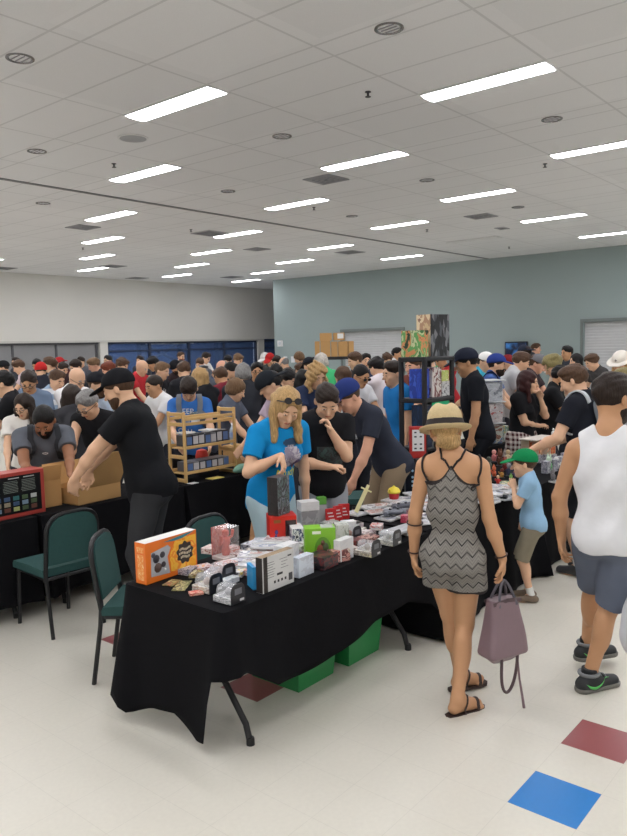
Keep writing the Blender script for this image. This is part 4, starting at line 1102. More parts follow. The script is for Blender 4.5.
# wooden disc rack
WOOD = mat((206, 168, 108), rough=.5, var=.14, vscale=5, name='pine')
RX0, RX1, RY0, RY1 = 4.53, 5.18, 5.36, 5.58
t = thing('disc_rack', 'pale wooden folding rack of discs on the black table', 'rack', (0, 0, TZ+.009))
for x in (RX0, RX1):
    k = M()
    for y in (RY0, RY1): k.box((x, y, .335), (.022, .032, .67), .004)
    for z in (.645, .55, .24, .02): k.box((x, (RY0+RY1)/2, z), (.020, RY1-RY0, .035), .004)
    k.build('side_frame', WOOD, t)
for z, y, nm in ((.60, RY0, 'rail'), (.55, RY0+.02, 'rail'), (.60, RY1, 'rail'), (.33, RY0, 'rail'), (.34, RY1, 'rail'), (.09, RY0, 'rail'), (.10, RY1, 'rail')):
    k = M(); k.box(((RX0+RX1)/2, y, z), (RX1-RX0, .018, .028), .003); k.build(nm, WOOD, t)
for z in (.30, .06):
    k = M(); k.box(((RX0+RX1)/2, (RY0+RY1)/2, z+.02), (RX1-RX0-.02, RY1-RY0-.03, .012), .002); k.build('shelf_slats', WOOD, t)
rnd = random.Random(3)
def case(label, loc, size, rz, m, group=None, spine=None, name='game_case'):
    t = thing(name, label, 'game case', loc, rz, group)
    k = M(); k.box((0, 0, size[2]/2), size, .0015); k.build('cover', m, t)
    k = M(); k.box((0, -size[1]/2-.0004, size[2]/2), (size[0]*.9, .0008, size[2]*.7)); k.build('spine_label', spine or mat((210, 210, 208), rough=.4), t)
    return t
GREYS = [(70, 70, 74), (92, 92, 98), (54, 54, 58), (120, 120, 124), (44, 46, 52)]
for lv, z0, nm in ((0, .335, 'upper'), (1, .092, 'lower')):
    for i in range(7):
        h_ = .10+.02*rnd.random() if lv == 0 else .09
        k_ = ['first', 'second', 'third', 'fourth', 'fifth', 'sixth', 'seventh'][i]
        case('%s grey disc case from the near end on the %s level of the wooden rack' % (k_, nm), (RX0+.09+i*.078+(0.06 if lv else 0)*(i < 0), (RY0+RY1)/2, TZ+.009+z0), (.070, .15, h_), R(rnd.uniform(-3, 3)), mat(GREYS[(i*2+lv) % 5], rough=.35), None, mat((188, 188, 190) if i % 3 else (90, 120, 170), rough=.4), 'disc_case')
for i, (x, lb) in enumerate(((4.60, 'white disc case lying on the wooden rack by its near end'), (4.88, 'white disc case lying across the grey cases of the rack'))):
    case(lb, (x, RY0+.06, TZ+.009+.335+.125), (.13, .13, .014), R(8), mat((220, 220, 218), rough=.35), None, None, 'disc_case')
k = M(); k.lathe([(.02, 0), (.062, .004), (.066, .06), (.05, .11), (.01, .125), (.001, .126)], 20); tag(k.build('red_ball', mat((206, 58, 48), rough=.4)), 'round red toy behind the wooden rack', 'toy').location = (5.02, 5.68, TZ+.009+.12)
k = M(); k.box((0, 0, .06), (.2, .12, .12), .004); tag(k.build('speaker_box', mat((16, 16, 18), rough=.6)), 'black box under the red toy behind the wooden rack', 'box').location = (5.02, 5.70, TZ+.009)
k = M(); k.box((0, 0, .10), (.13, .10, .20), .01); o = tag(k.build('speaker_box', mat((14, 14, 16), rough=.7)), 'black box standing inside the bottom of the wooden rack', 'box'); o.location = (4.66, 5.68, TZ+.009)
# water bottles
def bottle(loc, label, sc=1.0):
    t = thing('water_bottle', label, 'bottle', loc, 0, None, sc)
    k = M(); k.lathe([(.028, 0), (.032, .006), (.032, .05), (.029, .06), (.032, .07), (.032, .135), (.028, .155), (.013, .185), (.012, .195)], 20); k.build('bottle_body', glass((220, 232, 240), .08, .45), t)
    k = M(); k.lathe([(.0325, .075), (.0325, .125)], 20); k.build('label_band', mat((130, 150, 190), rough=.5), t)
    k = M(); k.lathe([(.0145, .193), (.0145, .212), (.012, .214), (.001, .214)], 16); k.build('cap', mat((232, 234, 236), rough=.4), t)
bottle((4.40, 5.50, TZ+.009), 'clear water bottle beside the near post of the wooden rack'); bottle((5.55, 5.77, TZ+.009+.22), 'clear water bottle behind the far end of the wooden rack', 1.1)
carton((5.56, 5.76, TZ+.009), (.2, .16, .218), 0, 'small brown carton under the far water bottle', False)
def blob(name, label, cat, loc, rad, m, seed, h=.012, sq=.012, fr=40, group=None):
    c = [('a', .02, el((0, 0, rad[2]*.8), rad)), ('a', .03, el((rad[0]*.5, rad[1]*.2, rad[2]*.5), (rad[0]*.6, rad[1]*.7, rad[2]*.5))), ('w', 0, folds(sq, fr, seed)), ('i', 0, pl((0, 0, -1), (0, 0, .002)))]
    o = link(name, smesh(name, c, h, np.array((-1.6, -1.6, -.3))*rad-.03, np.array((1.9, 1.9, 2.2))*rad+.03)); o.data.materials.append(m); o.location = loc
    return tag(o, label, cat, group)
blob('plastic_bag', 'crumpled pale green plastic bag at the foot of the wooden rack', 'bag', (5.22, 5.31, TZ+.010), (.13, .042, .05), mat((150, 204, 182), rough=.35, name='bag_film'), 1.0)
k = M(); k.box((0, 0, .004), (.16, .10, .006), .002); tag(k.build('yellow_booklet', mat((222, 206, 110), rough=.5)), 'yellow booklet lying before the wooden rack', 'booklet').location = (4.86, 5.32, TZ+.009)
k = M(); k.box((0, 0, .002), (.09, .07, .003)); tag(k.build('price_card', mat((226, 226, 224), rough=.6)), 'white price card at the near corner of the disc rack table', 'card').location = (4.56, 5.30, TZ+.009)
for i, (x, y, c_, lb) in enumerate(((5.55, 5.42, (200, 196, 190), 'pale game case left of the blue shirt woman on the rack table'), (5.62, 5.58, (186, 120, 116), 'reddish game case on the rack table beside the pale one'), (5.70, 5.40, (226, 222, 214), 'white boxed game at the end of the rack table'))):
    k = M(); k.box((0, 0, .02), (.14, .10, .04), .002); o = tag(k.build('game_case', art([c_, tuple(max(0, q-50) for q in c_), (224, 222, 218)], 5, i+.3, kind='noise')), lb, 'game case'); o.location = (x, y, TZ+.009); o.rotation_euler = (0, 0, R(20*i))

# red picture box and the cartons on the left table
t = thing('game_box', 'big red box with rows of small pictures on black at the left edge', 'box', (2.66, 5.42, TZ+.009), R(2))
k = M(); k.box((0, 0, .175), (.84, .16, .35), .003); k.build('box_body', mat((168, 66, 58), rough=.4, name='red_card'), t)
k = M(); k.box((0, -.0806, .178), (.775, .0012, .29)); k.m = [0]*6
rnd = random.Random(9)
pm = [mat((20, 22, 24), rough=.3)]+[mat(c, rough=.3) for c in ((120, 140, 160), (78, 96, 70), (150, 140, 120), (70, 90, 120), (186, 190, 188), (110, 70, 60), (60, 110, 110), (160, 170, 110))]+[mat((126, 134, 128), rough=.4)]
for r_ in range(3):
    for c_ in range(10): k.box((-.345+c_*.074, -.0815, .068+r_*.042), (.050, .001, .032), 0, 1+rnd.randrange(8))
for c_ in range(5):
    for r_ in range(8): k.box((-.31+c_*.148, -.0815, .20+r_*.012), (.125-.02*rnd.random(), .001, .004), 0, 9)
for c_ in range(5): k.box((-.31+c_*.148+.03*rnd.random(), -.0815, .306), (.09, .001, .007), 0, 5)
k.build('picture_panel', pm, t)
def open_box(loc, size, rz, label, flaps):
    t = thing('cardboard_box', label, 'cardboard box', loc, rz); w, d, h_ = size; e = .006
    k = M(); k.box((0, 0, e/2), (w, d, e))
    for s_ in (-1, 1): k.box((s_*(w-e)/2, 0, h_/2), (e, d, h_)); k.box((0, s_*(d-e)/2, h_/2), (w-2*e, e, h_))
    k.build('box_body', CBM, t)
    for side, ln, a in flaps:
        k = M()
        if side in 'fb':
            s_ = -1 if side == 'f' else 1; k.box((0, s_*ln/2, 0), (w-.01, ln, e)); k.v = [tuple(rotx(s_*R(a))@np.array(p)+np.array((0, s_*d/2, h_))) for p in k.v]
        else:
            s_ = -1 if side == 'l' else 1; k.box((s_*ln/2, 0, 0), (ln, d-.01, e)); k.v = [tuple(roty(-s_*R(a))@np.array(p)+np.array((s_*w/2, 0, h_))) for p in k.v]
        k.build('flap', CBD if side in 'lr' else CBM, t)
open_box((3.56, 5.53, TZ+.009), (.44, .38, .13), R(4), 'open cardboard box with a broad raised flap under the arms of the black cap man', (('f', .34, 60), ('b', .2, 60), ('r', .16, 70)))
open_box((3.20, 5.62, TZ+.009), (.21, .28, .22), R(-2), 'open cardboard box beside the red picture box, hands of the grey shirt man inside', (('f', .13, 75), ('l', .08, 85)))
# ------------------------------------------------------------------ goods on the stall tables
TT = TZ+.0125
rnd = random.Random(21)
WP = (222, 222, 220)
def pack(name, label, cat, px, py, size, rz, cols, scale=2.4, kind='noise', z=TT, at=None, seed=None, top=None, group=None, front=None, inner=None):
    """printed carton standing where the photo point (its near bottom edge centre) meets the table"""
    p = atz(px, py, z) if at is None else np.array((at[0], at[1], z))
    a = art(cols, scale, seed if seed is not None else round(rnd.random()*9, 2), kind=kind) if len(cols) > 1 else mat(cols[0], rough=.4)
    t = top or a; f_ = front or a
    k = M(); k.box((0, 0, size[2]/2), size); k.m = [0, 0, 1, 0, 0, 2]
    o = k.build(name, [a, f_, t], None, 20); o.location = (p[0], p[1], z); o.rotation_euler = (0, 0, R(rz))
    return tag(o, label, cat, group)
def pe(px, py, depth, rz, z=TT):
    p = atz(px, py, z); a = R(rz); return (p[0]-math.sin(a)*depth/2, p[1]+math.cos(a)*depth/2)
# --- the big orange box: side panels, printed front with a window and a dark emblem
OR = mat((232, 118, 36), rough=.35, name='orange_card')
t = thing('game_box', 'long orange box with a clear window and a dark round emblem at the table end', 'box', (2.575, 3.235, TT), R(3))
W_, D_, H_ = .375, .085, .225
k = M(); k.box((0, 0, H_/2), (W_, D_, H_)); k.m = [0, 0, 0, 0, 0, 1]; k.build('box_body', [OR, mat((226, 224, 220), rough=.4)], t, 20)
YL = art([(240, 168, 40), (244, 186, 60), (236, 140, 40), (248, 196, 80)], 2.5, 1.0, kind='noise')
k = M(); k.prism([(-.01, .03), (.175, .012), (.183, .20), (.03, .205), (-.02, .12)], .0012, 0, None, (0, -D_/2-.0008, 0)); k.build('yellow_panel', YL, t)
k = M(); k.prism([(-.155, .035), (-.02, .025), (-.035, .12), (-.01, .165), (-.03, .185), (-.15, .165)], .0012, 0, None, (0, -D_/2-.0012, 0)); wn_ = k.build('window', mat((176, 178, 184), rough=.25, name='window_film'), t)
for i, (x, z, r1, c_) in enumerate(((-.115, .125, .026, (52, 50, 58)), (-.07, .14, .020, (64, 60, 66)), (-.105, .075, .030, (86, 66, 60)), (-.065, .085, .018, (60, 50, 56)), (-.135, .15, .016, (70, 72, 84)), (-.055, .055, .008, (226, 226, 226)))):
    k = M(); k.lathe([(r1, -.002), (r1*.8, .003), (.001, .006)], 9, (x, -D_/2-.002, z), 0, rotx(PI/2)); k.build('figure', mat(c_, rough=.4), wn_)
k = M(); k.prism([(.095+.060*math.cos(a)*(1+.10*math.sin(9*a)), .115+.060*math.sin(a)*(1+.10*math.sin(9*a))) for a in np.linspace(0, 2*PI, 48, endpoint=False)], .0012, 0, None, (0, -D_/2-.002, 0)); em = k.build('emblem', mat((48, 40, 38), rough=.4), t)
k = M()
for j, (z, w0) in enumerate(((.135, .085), (.112, .095), (.09, .07))):
    n = 9-j
    for i in range(n): k.box((.095-w0/2+w0*(i+.5)/n, -D_/2-.0034, z+.004*math.sin(i)), (w0/n*.62, .0012, .013))
k.build('lettering', mat((216, 204, 176), rough=.4), em)
k = M(); k.prism([(-.06, .205), (.14, .222), (.17, .222), (.08, .20), (.02, .197)], .0012, 0, None, (0, -D_/2-.0016, 0)); k.build('blue_ribbon', mat((44, 128, 150), rough=.4), t)
k = M(); k.box((-W_/2-.0006, 0, .09), (.0012, .05, .14)); k.box((-W_/2-.0006, 0, .185), (.0012, .055, .03)); k.build('side_print', art([(244, 180, 110), (236, 140, 60), (248, 206, 150)], 6, 2.0, kind='noise'), t)
# --- red figure in a clear tray behind it
t = thing('toy_package', 'red figure in a clear plastic tray behind the orange box', 'toy', (2.99, 3.20, TT), R(-4))
k = M(); k.box((0, 0, .012), (.13, .11, .024), .004); k.build('tray', mat((206, 196, 192), rough=.3), t)
k = M(); k.lathe([(.022, .024), (.028, .05), (.02, .075), (.03, .10), (.026, .125), (.012, .135), (.022, .15), (.02, .17), (.001, .18)], 12); k.tube([(-.02, 0, .12), (-.05, -.01, .10), (-.045, -.02, .15)], .009, 8); k.tube([(.02, 0, .12), (.05, .0, .13), (.05, -.01, .17)], .009, 8); k.build('figure', mat((196, 84, 70), rough=.45, var=.25, vscale=40), t)
k = M(); k.box((0, .052, .10), (.13, .002, .19)); k.build('backing_card', art([(196, 70, 58), (214, 120, 100), (170, 50, 48)], 5, 2.0, kind='noise'), t)
k = M(); k.box((0, -.0, .11), (.125, .10, .17)); k.build('clear_cover', glass((240, 240, 240), .05, .16), t)
# --- clear packs whose dark back card is arched
def arch_pack(px, py, rz, label, cols, sc=1.0, back=(34, 35, 40)):
    p = atz(px, py, TT); t = thing('figure_pack', label, 'boxed figure', p, R(rz), None, sc)
    k = M(); k.box((0, .062, .016), (.10, .124, .032), .002); k.build('tray', art(cols, 3, round(rnd.random()*9, 2), kind='noise'), t)
    w, h_ = .050, .098
    A = [(w*(abs(math.cos(a))**.55)*(1 if math.cos(a) > 0 else -1), .034+(h_-.034)*math.sin(a)**.7) for a in np.linspace(0, PI, 18)]
    k = M(); k.prism([(-.050, .0), (.050, .0)]+A, .004, 0, None, (0, -.002, 0)); bc = k.build('back_card', mat(back, rough=.35), t)
    k = M(); k.box((.0, -.0045, .06), (.05, .001, .03)); k.build('pale_print', mat((110, 112, 118), rough=.4), bc)
    k = M(); k.box((.025, -.0045, .014), (.03, .001, .012)); k.build('white_mark', mat((206, 206, 208), rough=.4), bc)
    k = M(); k.prism([(q[0]*.9, .032+(q[1]-.032)*.85) for q in A], .10, 0, None, (0, .054, 0)); k.build('blister', glass((236, 238, 240), .06, .28), t)
    k = M(); k.lathe([(.016, .033), (.022, .05), (.014, .062), (.001, .072)], 10, (0, .06, 0)); k.build('figure', mat(cols[1], rough=.4), t)
    return t
arch_pack(238, 603, 2, 'clear pack with an arched dark back at the near corner of the table', [(206, 206, 206), (150, 150, 156), (222, 222, 222), (190, 190, 194)])
arch_pack(216, 592, 4, 'clear pack with an arched dark back and yellow edge, second from the near corner', [(216, 210, 160), (170, 150, 140), (222, 220, 214), (190, 180, 150)])
arch_pack(229, 581, 0, 'clear pack with an arched dark back, third from the near corner', [(206, 200, 200), (170, 150, 150), (222, 220, 218), (190, 186, 186)])
arch_pack(376, 556, 3, 'clear pack with an arched dark back in the middle of the table front', [(214, 206, 168), (150, 140, 130), (206, 200, 190), (180, 172, 150)])
arch_pack(397, 545, 3, 'clear pack with an arched dark back, last along the table front', [(206, 206, 186), (150, 150, 146), (216, 214, 206), (190, 190, 180)])
arch_pack(357, 541, 3, 'clear pack with an arched dark back and yellow card behind the table front', [(222, 206, 110), (170, 100, 60), (216, 206, 190), (200, 180, 100)])
# --- cartons
pack('game_box', 'grey white box printed with small print and a barcode at the table front', 'box', 0, 0, (.245, .045, .185), 1, [(206, 206, 204), (196, 196, 196)], at=(2.775, 2.600), front=mat((204, 204, 202), rough=.45), top=mat((150, 128, 100), rough=.5), kind='noise')
o = bpy.data.objects[[x.name for x in bpy.data.objects if x.name.startswith('game_box')][-1]]
o = [x for x in bpy.data.objects if x.get('label', '').startswith('grey white box printed with small')][0]
k = M()
for i in range(7): k.box((-.07+.01*(i % 2), -.0232, .15-.013*i), (.07-.008*(i % 3), .0006, .003))
for i in range(4): k.box((.04+.008*(i % 2), -.0232, .15-.016*i), (.06-.012*(i % 3), .0006, .003))
k.build('small_print', mat((120, 120, 122), rough=.6), o)
k = M(); k.box((.095, -.0232, .04), (.03, .0006, .04)); k.build('code_block', mat((70, 70, 72), rough=.6), o)
k = M(); k.box((.01, -.0232, .075), (.045, .0006, .012)); k.box((.09, -.0232, .155), (.03, .0006, .008))
for i in range(4): k.box((-.03+.028*i, -.0232, .04), (.014, .0006, .014))
k.build('printed_mark', mat((40, 40, 44), rough=.6), o)
k = M(); k.box((-.1, -.0236, .093), (.03, .0012, .185)); k.box((-.1229, 0, .093), (.0008, .044, .183)); k.build('dark_spine', mat((42, 36, 34), rough=.5), o)
pack('game_box', 'blue folded card standing against the white printed box', 'box', 0, 0, (.10, .02, .12), 62, [(46, 150, 206)], at=(2.70, 2.70))
pack('game_box', 'white box standing right of the printed box, in front of the flat white cases', 'box', 0, 0, (.14, .07, .155), 2, [(222, 222, 222), (206, 208, 210)], at=(3.02, 2.74), kind='noise')
pack('game_box', 'small pale blue grey box before the white box at the table front', 'box', 0, 0, (.13, .05, .11), 2, [(206, 214, 224), (190, 196, 206)], at=(3.02, 2.62), kind='noise')
pack('game_box', 'low dark box with red print at the middle of the table front', 'box', 0, 0, (.14, .13, .07), 4, [(30, 30, 34), (52, 48, 50), (110, 50, 52), (70, 70, 74)], at=(3.21, 2.64), kind='noise')
pack('game_box', 'plain white box set on edge beside the low dark box', 'box', 0, 0, (.13, .05, .125), 2, [(226, 226, 226), (220, 220, 221)], at=(3.39, 2.62), kind='noise')
# red box with the black box standing on it
p = pe(284, 549, .14, -38)
t = thing('game_box', 'red box with a dark window under the black picture box', 'box', (*p, TT), R(-38)); t.scale = (.63, .8, .9)
k = M(); k.box((0, 0, .115), (.27, .17, .23), .001); k.build('box_body', mat((206, 42, 30), rough=.35, name='red_card'), t)
k = M(); k.box((.075, -.0856, .105), (.11, .001, .19)); k.build('window', mat((50, 30, 32), rough=.2), t)
k = M(); k.lathe([(.03, -.002), (.026, .003), (.001, .006)], 12, (.075, -.086, .11), 0, rotx(PI/2)); k.lathe([(.018, -.002), (.001, .006)], 12, (.075, -.086, .155), 0, rotx(PI/2)); k.build('figure', mat((88, 62, 62), rough=.4), t)
k = M(); k.lathe([(.018, -.001), (.001, .004)], 10, (-.07, -.0858, .12), 0, rotx(PI/2)); k.lathe([(.015, -.001), (.001, .004)], 10, (-.075, -.0858, .09), 0, rotx(PI/2)); k.build('printed_figure', mat((70, 60, 120), rough=.4), t)
k = M(); k.box((-.06, -.0858, .195), (.07, .001, .022)); k.build('printed_title', mat((150, 96, 40), rough=.5), t)
pack('game_box', 'black picture box standing on the red box', 'box', 0, 0, (.125, .08, .24), 6, [(30, 26, 28), (38, 34, 36), (28, 26, 28)], at=(p[0]-.01, p[1]+.01), z=TT+.2085, front=art([(60, 66, 76), (110, 120, 126), (44, 40, 44), (80, 96, 92), (34, 30, 34)], 3.5, 2.2, kind='noise'), top=mat((60, 50, 50), rough=.4), kind='noise')
pack('game_box', 'white box with a printed black side right of the red box', 'box', 0, 0, (.075, .15, .15), -40, [(222, 224, 228), (60, 70, 110), (226, 226, 226), (40, 44, 60)], at=pe(298.5, 553, .15, -40), kind='noise', top=mat((228, 228, 228), rough=.4), scale=3)
pack('game_box', 'white carton with a green edge lying on the boxes before the black shirted man', 'box', 0, 0, (.13, .10, .06), -30, [(228, 228, 228), (222, 222, 222)], at=pe(311, 531, .10, -30), z=TT+.14, kind='noise')
pack('game_box', 'grey carton under the white carton with the green edge', 'box', 0, 0, (.13, .10, .138), -30, [(150, 150, 152), (176, 176, 178)], at=pe(311, 531, .10, -30), kind='noise')
pack('game_box', 'small green lid box beside the white carton', 'box', 0, 0, (.06, .05, .05), -30, [(92, 160, 60)], at=pe(323, 524, .05, -30), z=TT+.14)
pack('game_box', 'grey box under the small green lid box', 'box', 0, 0, (.06, .05, .138), -30, [(170, 170, 172)], at=pe(323, 524, .05, -30))
# lime box with an arched opening
t = thing('game_box', 'lime green box with an arched picture opening in the middle of the stall', 'box', (*pe(320, 559, -.04, -45), TT), R(-45)); t.scale = (.72, .9, 1.08)
k = M(); k.box((0, .03, .09), (.25, .115, .18), .001); k.build('box_body', mat((128, 190, 46), rough=.35, name='green_card'), t)
arch_ = [(-.07, .0), (.07, .0), (.07, .05)]+[(.07*math.cos(a), .05+.08*math.sin(a)) for a in np.linspace(.3, PI-.3, 10)]+[(-.07, .05)]
k = M(); k.prism([(q[0]+.02, q[1]+.004) for q in arch_], .001, 0, None, (0, -.0282, 0)); w_ = k.build('window', mat((92, 150, 44), rough=.25), t)
for x, z, r_, c_ in ((.0, .06, .035, (130, 72, 44)), (.04, .075, .03, (70, 84, 50)), (.05, .04, .034, (60, 70, 54)), (-.02, .035, .024, (150, 70, 40)), (.02, .10, .018, (96, 60, 40))):
    k = M(); k.lathe([(r_, -.001), (r_*.7, .004), (.001, .006)], 9, (x, -.0288, z), 0, rotx(PI/2)); k.build('figure', mat(c_, rough=.5), w_)
k = M(); k.box((-.03, -.0282, .158), (.07, .001, .016)); k.build('white_title', mat((230, 236, 220), rough=.5), t)
k = M(); k.box((.06, .03, .1815), (.10, .09, .002)); k.build('clear_top', glass((230, 236, 230), .05, .6), t)
pack('game_box', 'clear sided pale box behind the lime green box', 'box', 0, 0, (.08, .10, .15), -40, [(190, 196, 186), (206, 208, 204), (150, 156, 146)], at=pe(343, 549, .10, -40), kind='noise')
pack('game_box', 'white box with a black line on its side right of the lime green box', 'box', 0, 0, (.09, .06, .12), -35, [(226, 226, 226), (220, 220, 222)], at=pe(350, 540, .06, -35), kind='noise')
pack('game_box', 'pinkish red boxed figure at the foot of the lime green box', 'box', 0, 0, (.12, .10, .07), -20, [(150, 60, 54), (206, 150, 140), (110, 60, 60), (220, 206, 196)], at=pe(340, 562, .09, -30), kind='noise')
pack('game_box', 'yellow and brown boxed figure between the arched packs', 'box', 0, 0, (.13, .11, .06), 6, [(216, 196, 90), (120, 70, 50), (226, 216, 170), (60, 44, 40)], at=pe(346, 548, .09, 6), kind='noise')
# red cards, fanned upright
for i, (x, y, r_) in enumerate(((*pe(331, 524, 0, 0), -30), (*pe(338, 521, 0, 0), -18), (*pe(344, 519, 0, 0), -40))):
    t = thing('gift_card_pack', ('red card pack with white lettering, nearest the white carton', 'red card pack with white lettering, middle of three', 'red card pack with white lettering, end of three')[i], 'card pack', (x, y, TT), R(r_), None, .8)
    k = M(); k.box((0, 0, .07), (.10, .014, .14), .002); k.build('pack_body', mat((196, 38, 40), rough=.35), t)
    k = M()
    for q in range(3): k.box((-.01+.01*q, -.0076, .10-.03*q), (.05, .0008, .010))
    k.build('white_print', mat((232, 226, 224), rough=.5), t)
# flat game cases and card sleeves: heaps of single cases
def flat(name, label, cat, x, y, z, rz, cols, size=(.135, .19, .014), tilt=0, scale=2.2):
    t = thing(name, label, cat, (x, y, z), 0); t.rotation_euler = (R(tilt), 0, R(rz))
    k = M(); k.box((0, 0, size[2]/2), size, .001); k.build('case_body', mat((214, 214, 214), rough=.25, name='case_plastic'), t)
    k = M(); k.box((.004, 0, size[2]+.0004), (size[0]*.88, size[1]*.94, .0008)); k.build('cover_sheet', art(cols, scale, round(rnd.random()*9, 2), kind='noise', rough=.22), t)
    return t
PAL = [[(214, 214, 216), (196, 198, 204), (226, 226, 226), (120, 120, 130)], [(222, 222, 222), (206, 206, 208), (160, 150, 150), (226, 222, 216)], [(206, 206, 210), (150, 152, 164), (222, 222, 224), (90, 92, 110)], [(224, 224, 226), (206, 200, 196), (190, 150, 140), (226, 226, 226)], [(216, 218, 222), (170, 180, 196), (226, 226, 228), (206, 206, 206)]]
names = ['first', 'second', 'third', 'fourth', 'fifth', 'sixth', 'seventh', 'eighth', 'ninth', 'tenth']
# the leaning stack of white cases behind the printed box
for i in range(7):
    x, y = 2.98+.055*i, 2.98+.03*(i % 3)+.012*i
    flat('game_case', '%s white game case of the slanted stack behind the printed white box' % names[i], 'game case', x, y, TT+.002+.016*i*.5+(.016 if i > 3 else 0), 30+4*(i % 3), PAL[i % 5], (.135, .19, .013), 0)
for i in range(5):
    flat('game_case', '%s white game case in the pile beside the red box, counted upwards' % names[i], 'game case', 3.36+.01*(i % 2), 2.98-.012*i, TT+.0145*i, -18+9*(i % 3), PAL[(i+2) % 5], (.135, .19, .013))
rowd = ['front', 'second', 'third', 'fourth', 'back']
for r_ in range(5):
    for i in range(10):
        x = 4.36+.163*i+.03*rnd.random()+.06*(r_ % 2); y = 2.70+.135*r_+.02*rnd.random()
        if x > 5.95: continue
        flat('game_case', 'pale flat game case, %s along the %s row of the white spread' % (names[i], rowd[r_]), 'game case', x, y, TT+.001+.013*((i+r_) % 2), rnd.uniform(-22, 22) if (i+r_) % 3 else 60, PAL[(i*2+r_) % 5], (.120, .150, .0122))
# things lying on the white spread
pack('game_box', 'small pinkish red box on the white spread before the hat woman', 'box', 405, 522, (.055, .05, .05), 20, [(176, 60, 84), (196, 110, 120)], z=TT+.029, kind='noise')
pack('game_box', 'second small dull pink box on the white spread, behind the red one', 'box', 411, 517, (.05, .05, .05), 10, [(130, 80, 96), (160, 120, 130)], z=TT+.029, kind='noise')
def controller(px, py, rz, label, c_):
    p = atz(px, py, TT+.028); t = thing('game_controller', label, 'controller', p, R(rz))
    k = M(); k.box((0, 0, .018), (.16, .07, .032), .012); k.build('controller_body', mat(c_, rough=.4), t)
    for s_ in (-1, 1): k = M(); k.tube([(s_*.06, 0, .018), (s_*.085, -.05, .016)], [.024, .016], 10); k.build('grip', mat(c_, rough=.4), t)
    k = M(); k.lathe([(.012, .032), (.010, .044), (.001, .045)], 12, (.03, -.005, 0)); k.lathe([(.012, .032), (.010, .044), (.001, .045)], 12, (-.03, -.005, 0)); k.build('stick', mat((50, 50, 56), rough=.5), t)
controller(394, 514, -35, 'grey game controller lying on the white spread', (110, 114, 124)); controller(402, 508, -30, 'dark grey game controller behind the grey one on the white spread', (74, 76, 86))
pack('game_case', 'wide grey case lying flat near the front edge of the white spread', 'game case', 400, 531, (.30, .12, .016), -4, [(170, 172, 176), (186, 188, 192)], z=TT+.0275, kind='noise')
# yellow and red toy, foam sword
p = atz(394, 500, TT+.016); t = thing('toy_pot', 'small red toy pot with a yellow top at the back of the white spread', 'toy', p)
k = M(); k.lathe([(.03, 0), (.036, .01), (.042, .05), (.038, .06), (.001, .06)], 16); k.build('pot', mat((176, 36, 40), rough=.4), t)
k = M(); k.lathe([(.048, .058), (.052, .07), (.04, .095), (.012, .108), (.001, .12)], 16); k.tube([(-.045, 0, .07), (-.055, 0, .09), (-.03, 0, .10)], .010, 8); k.build('yellow_top', mat((232, 210, 60), rough=.4), t)
a_, b_ = atz(356, 512, TT+.02), pz(368.5, 485, 5.52); t = thing('foam_sword', 'pale yellow foam sword leaning upright at the back of the stall', 'toy sword', a_)
d_ = b_-a_; L_ = np.linalg.norm(d_); d_ = d_/L_; sd_ = np.cross(d_, FWD); sd_ /= np.linalg.norm(sd_)
PY = mat((232, 226, 170), rough=.6, name='foam')
k = M(); k.strap([d_*0, d_*L_*.5, d_*L_*.82], .030, .012, sd_); k.build('blade', PY, t)
k = M(); k.strap([d_*L_*.80, d_*L_*.85], .085, .014, sd_); k.build('guard', PY, t); k = M(); k.strap([d_*L_*.85, d_*L_], .022, .016, sd_); k.build('grip', PY, t)
# small coloured bits at the near end of the table
for i, (px, py, sz, rz, cols, lb) in enumerate((
    (182, 586, (.16, .07, .004), 35, [(150, 146, 90), (96, 100, 62), (190, 180, 130), (70, 60, 50)], 'olive printed comic lying before the orange box'),
    (172, 583, (.10, .06, .004), 20, [(206, 190, 130), (120, 110, 70), (190, 90, 60)], 'small yellowish comic at the foot of the orange box'),
    (196, 594, (.07, .05, .012), -30, [(206, 60, 44), (226, 180, 160), (190, 40, 36)], 'small red and white card pack at the table end'),
    (188, 573, (.09, .07, .03), 10, [(110, 104, 130), (200, 196, 206), (70, 66, 90), (220, 216, 220)], 'grey violet figure pack beside the orange box'),
    (203, 570, (.10, .08, .025), -15, [(226, 150, 70), (206, 196, 200), (180, 120, 120), (224, 220, 220)], 'orange and grey figure pack beside the red figure tray'),
    (214, 575, (.11, .08, .03), 25, [(206, 204, 210), (150, 140, 160), (220, 220, 222), (120, 110, 130)], 'lilac grey figure pack in the middle of the near end'),
    (226, 568, (.10, .09, .035), -8, [(214, 206, 206), (190, 120, 110), (226, 224, 222), (150, 140, 150)], 'pale pink figure pack before the slanted white cases'),
    (238, 575, (.09, .07, .03), 30, [(220, 200, 80), (206, 206, 206), (160, 160, 166), (90, 90, 96)], 'figure pack with a yellow corner behind the arched packs'),
    (228, 583, (.11, .07, .03), 8, [(200, 204, 210), (220, 222, 224), (140, 146, 156)], 'silver grey figure pack just behind the arched packs'),
    (211, 552, (.10, .08, .035), 16, [(206, 176, 170), (226, 214, 210), (170, 110, 104)], 'rosy figure pack under the clear tray'),
    (240, 557, (.10, .07, .03), 12, [(176, 140, 136), (216, 206, 204), (140, 90, 90)], 'brown pink figure pack beside the slanted white cases'))):
    pack('figure_pack' if sz[2] > .01 else 'comic', lb, 'figure pack' if sz[2] > .01 else 'comic', px, py, sz, rz, cols, 2.6)
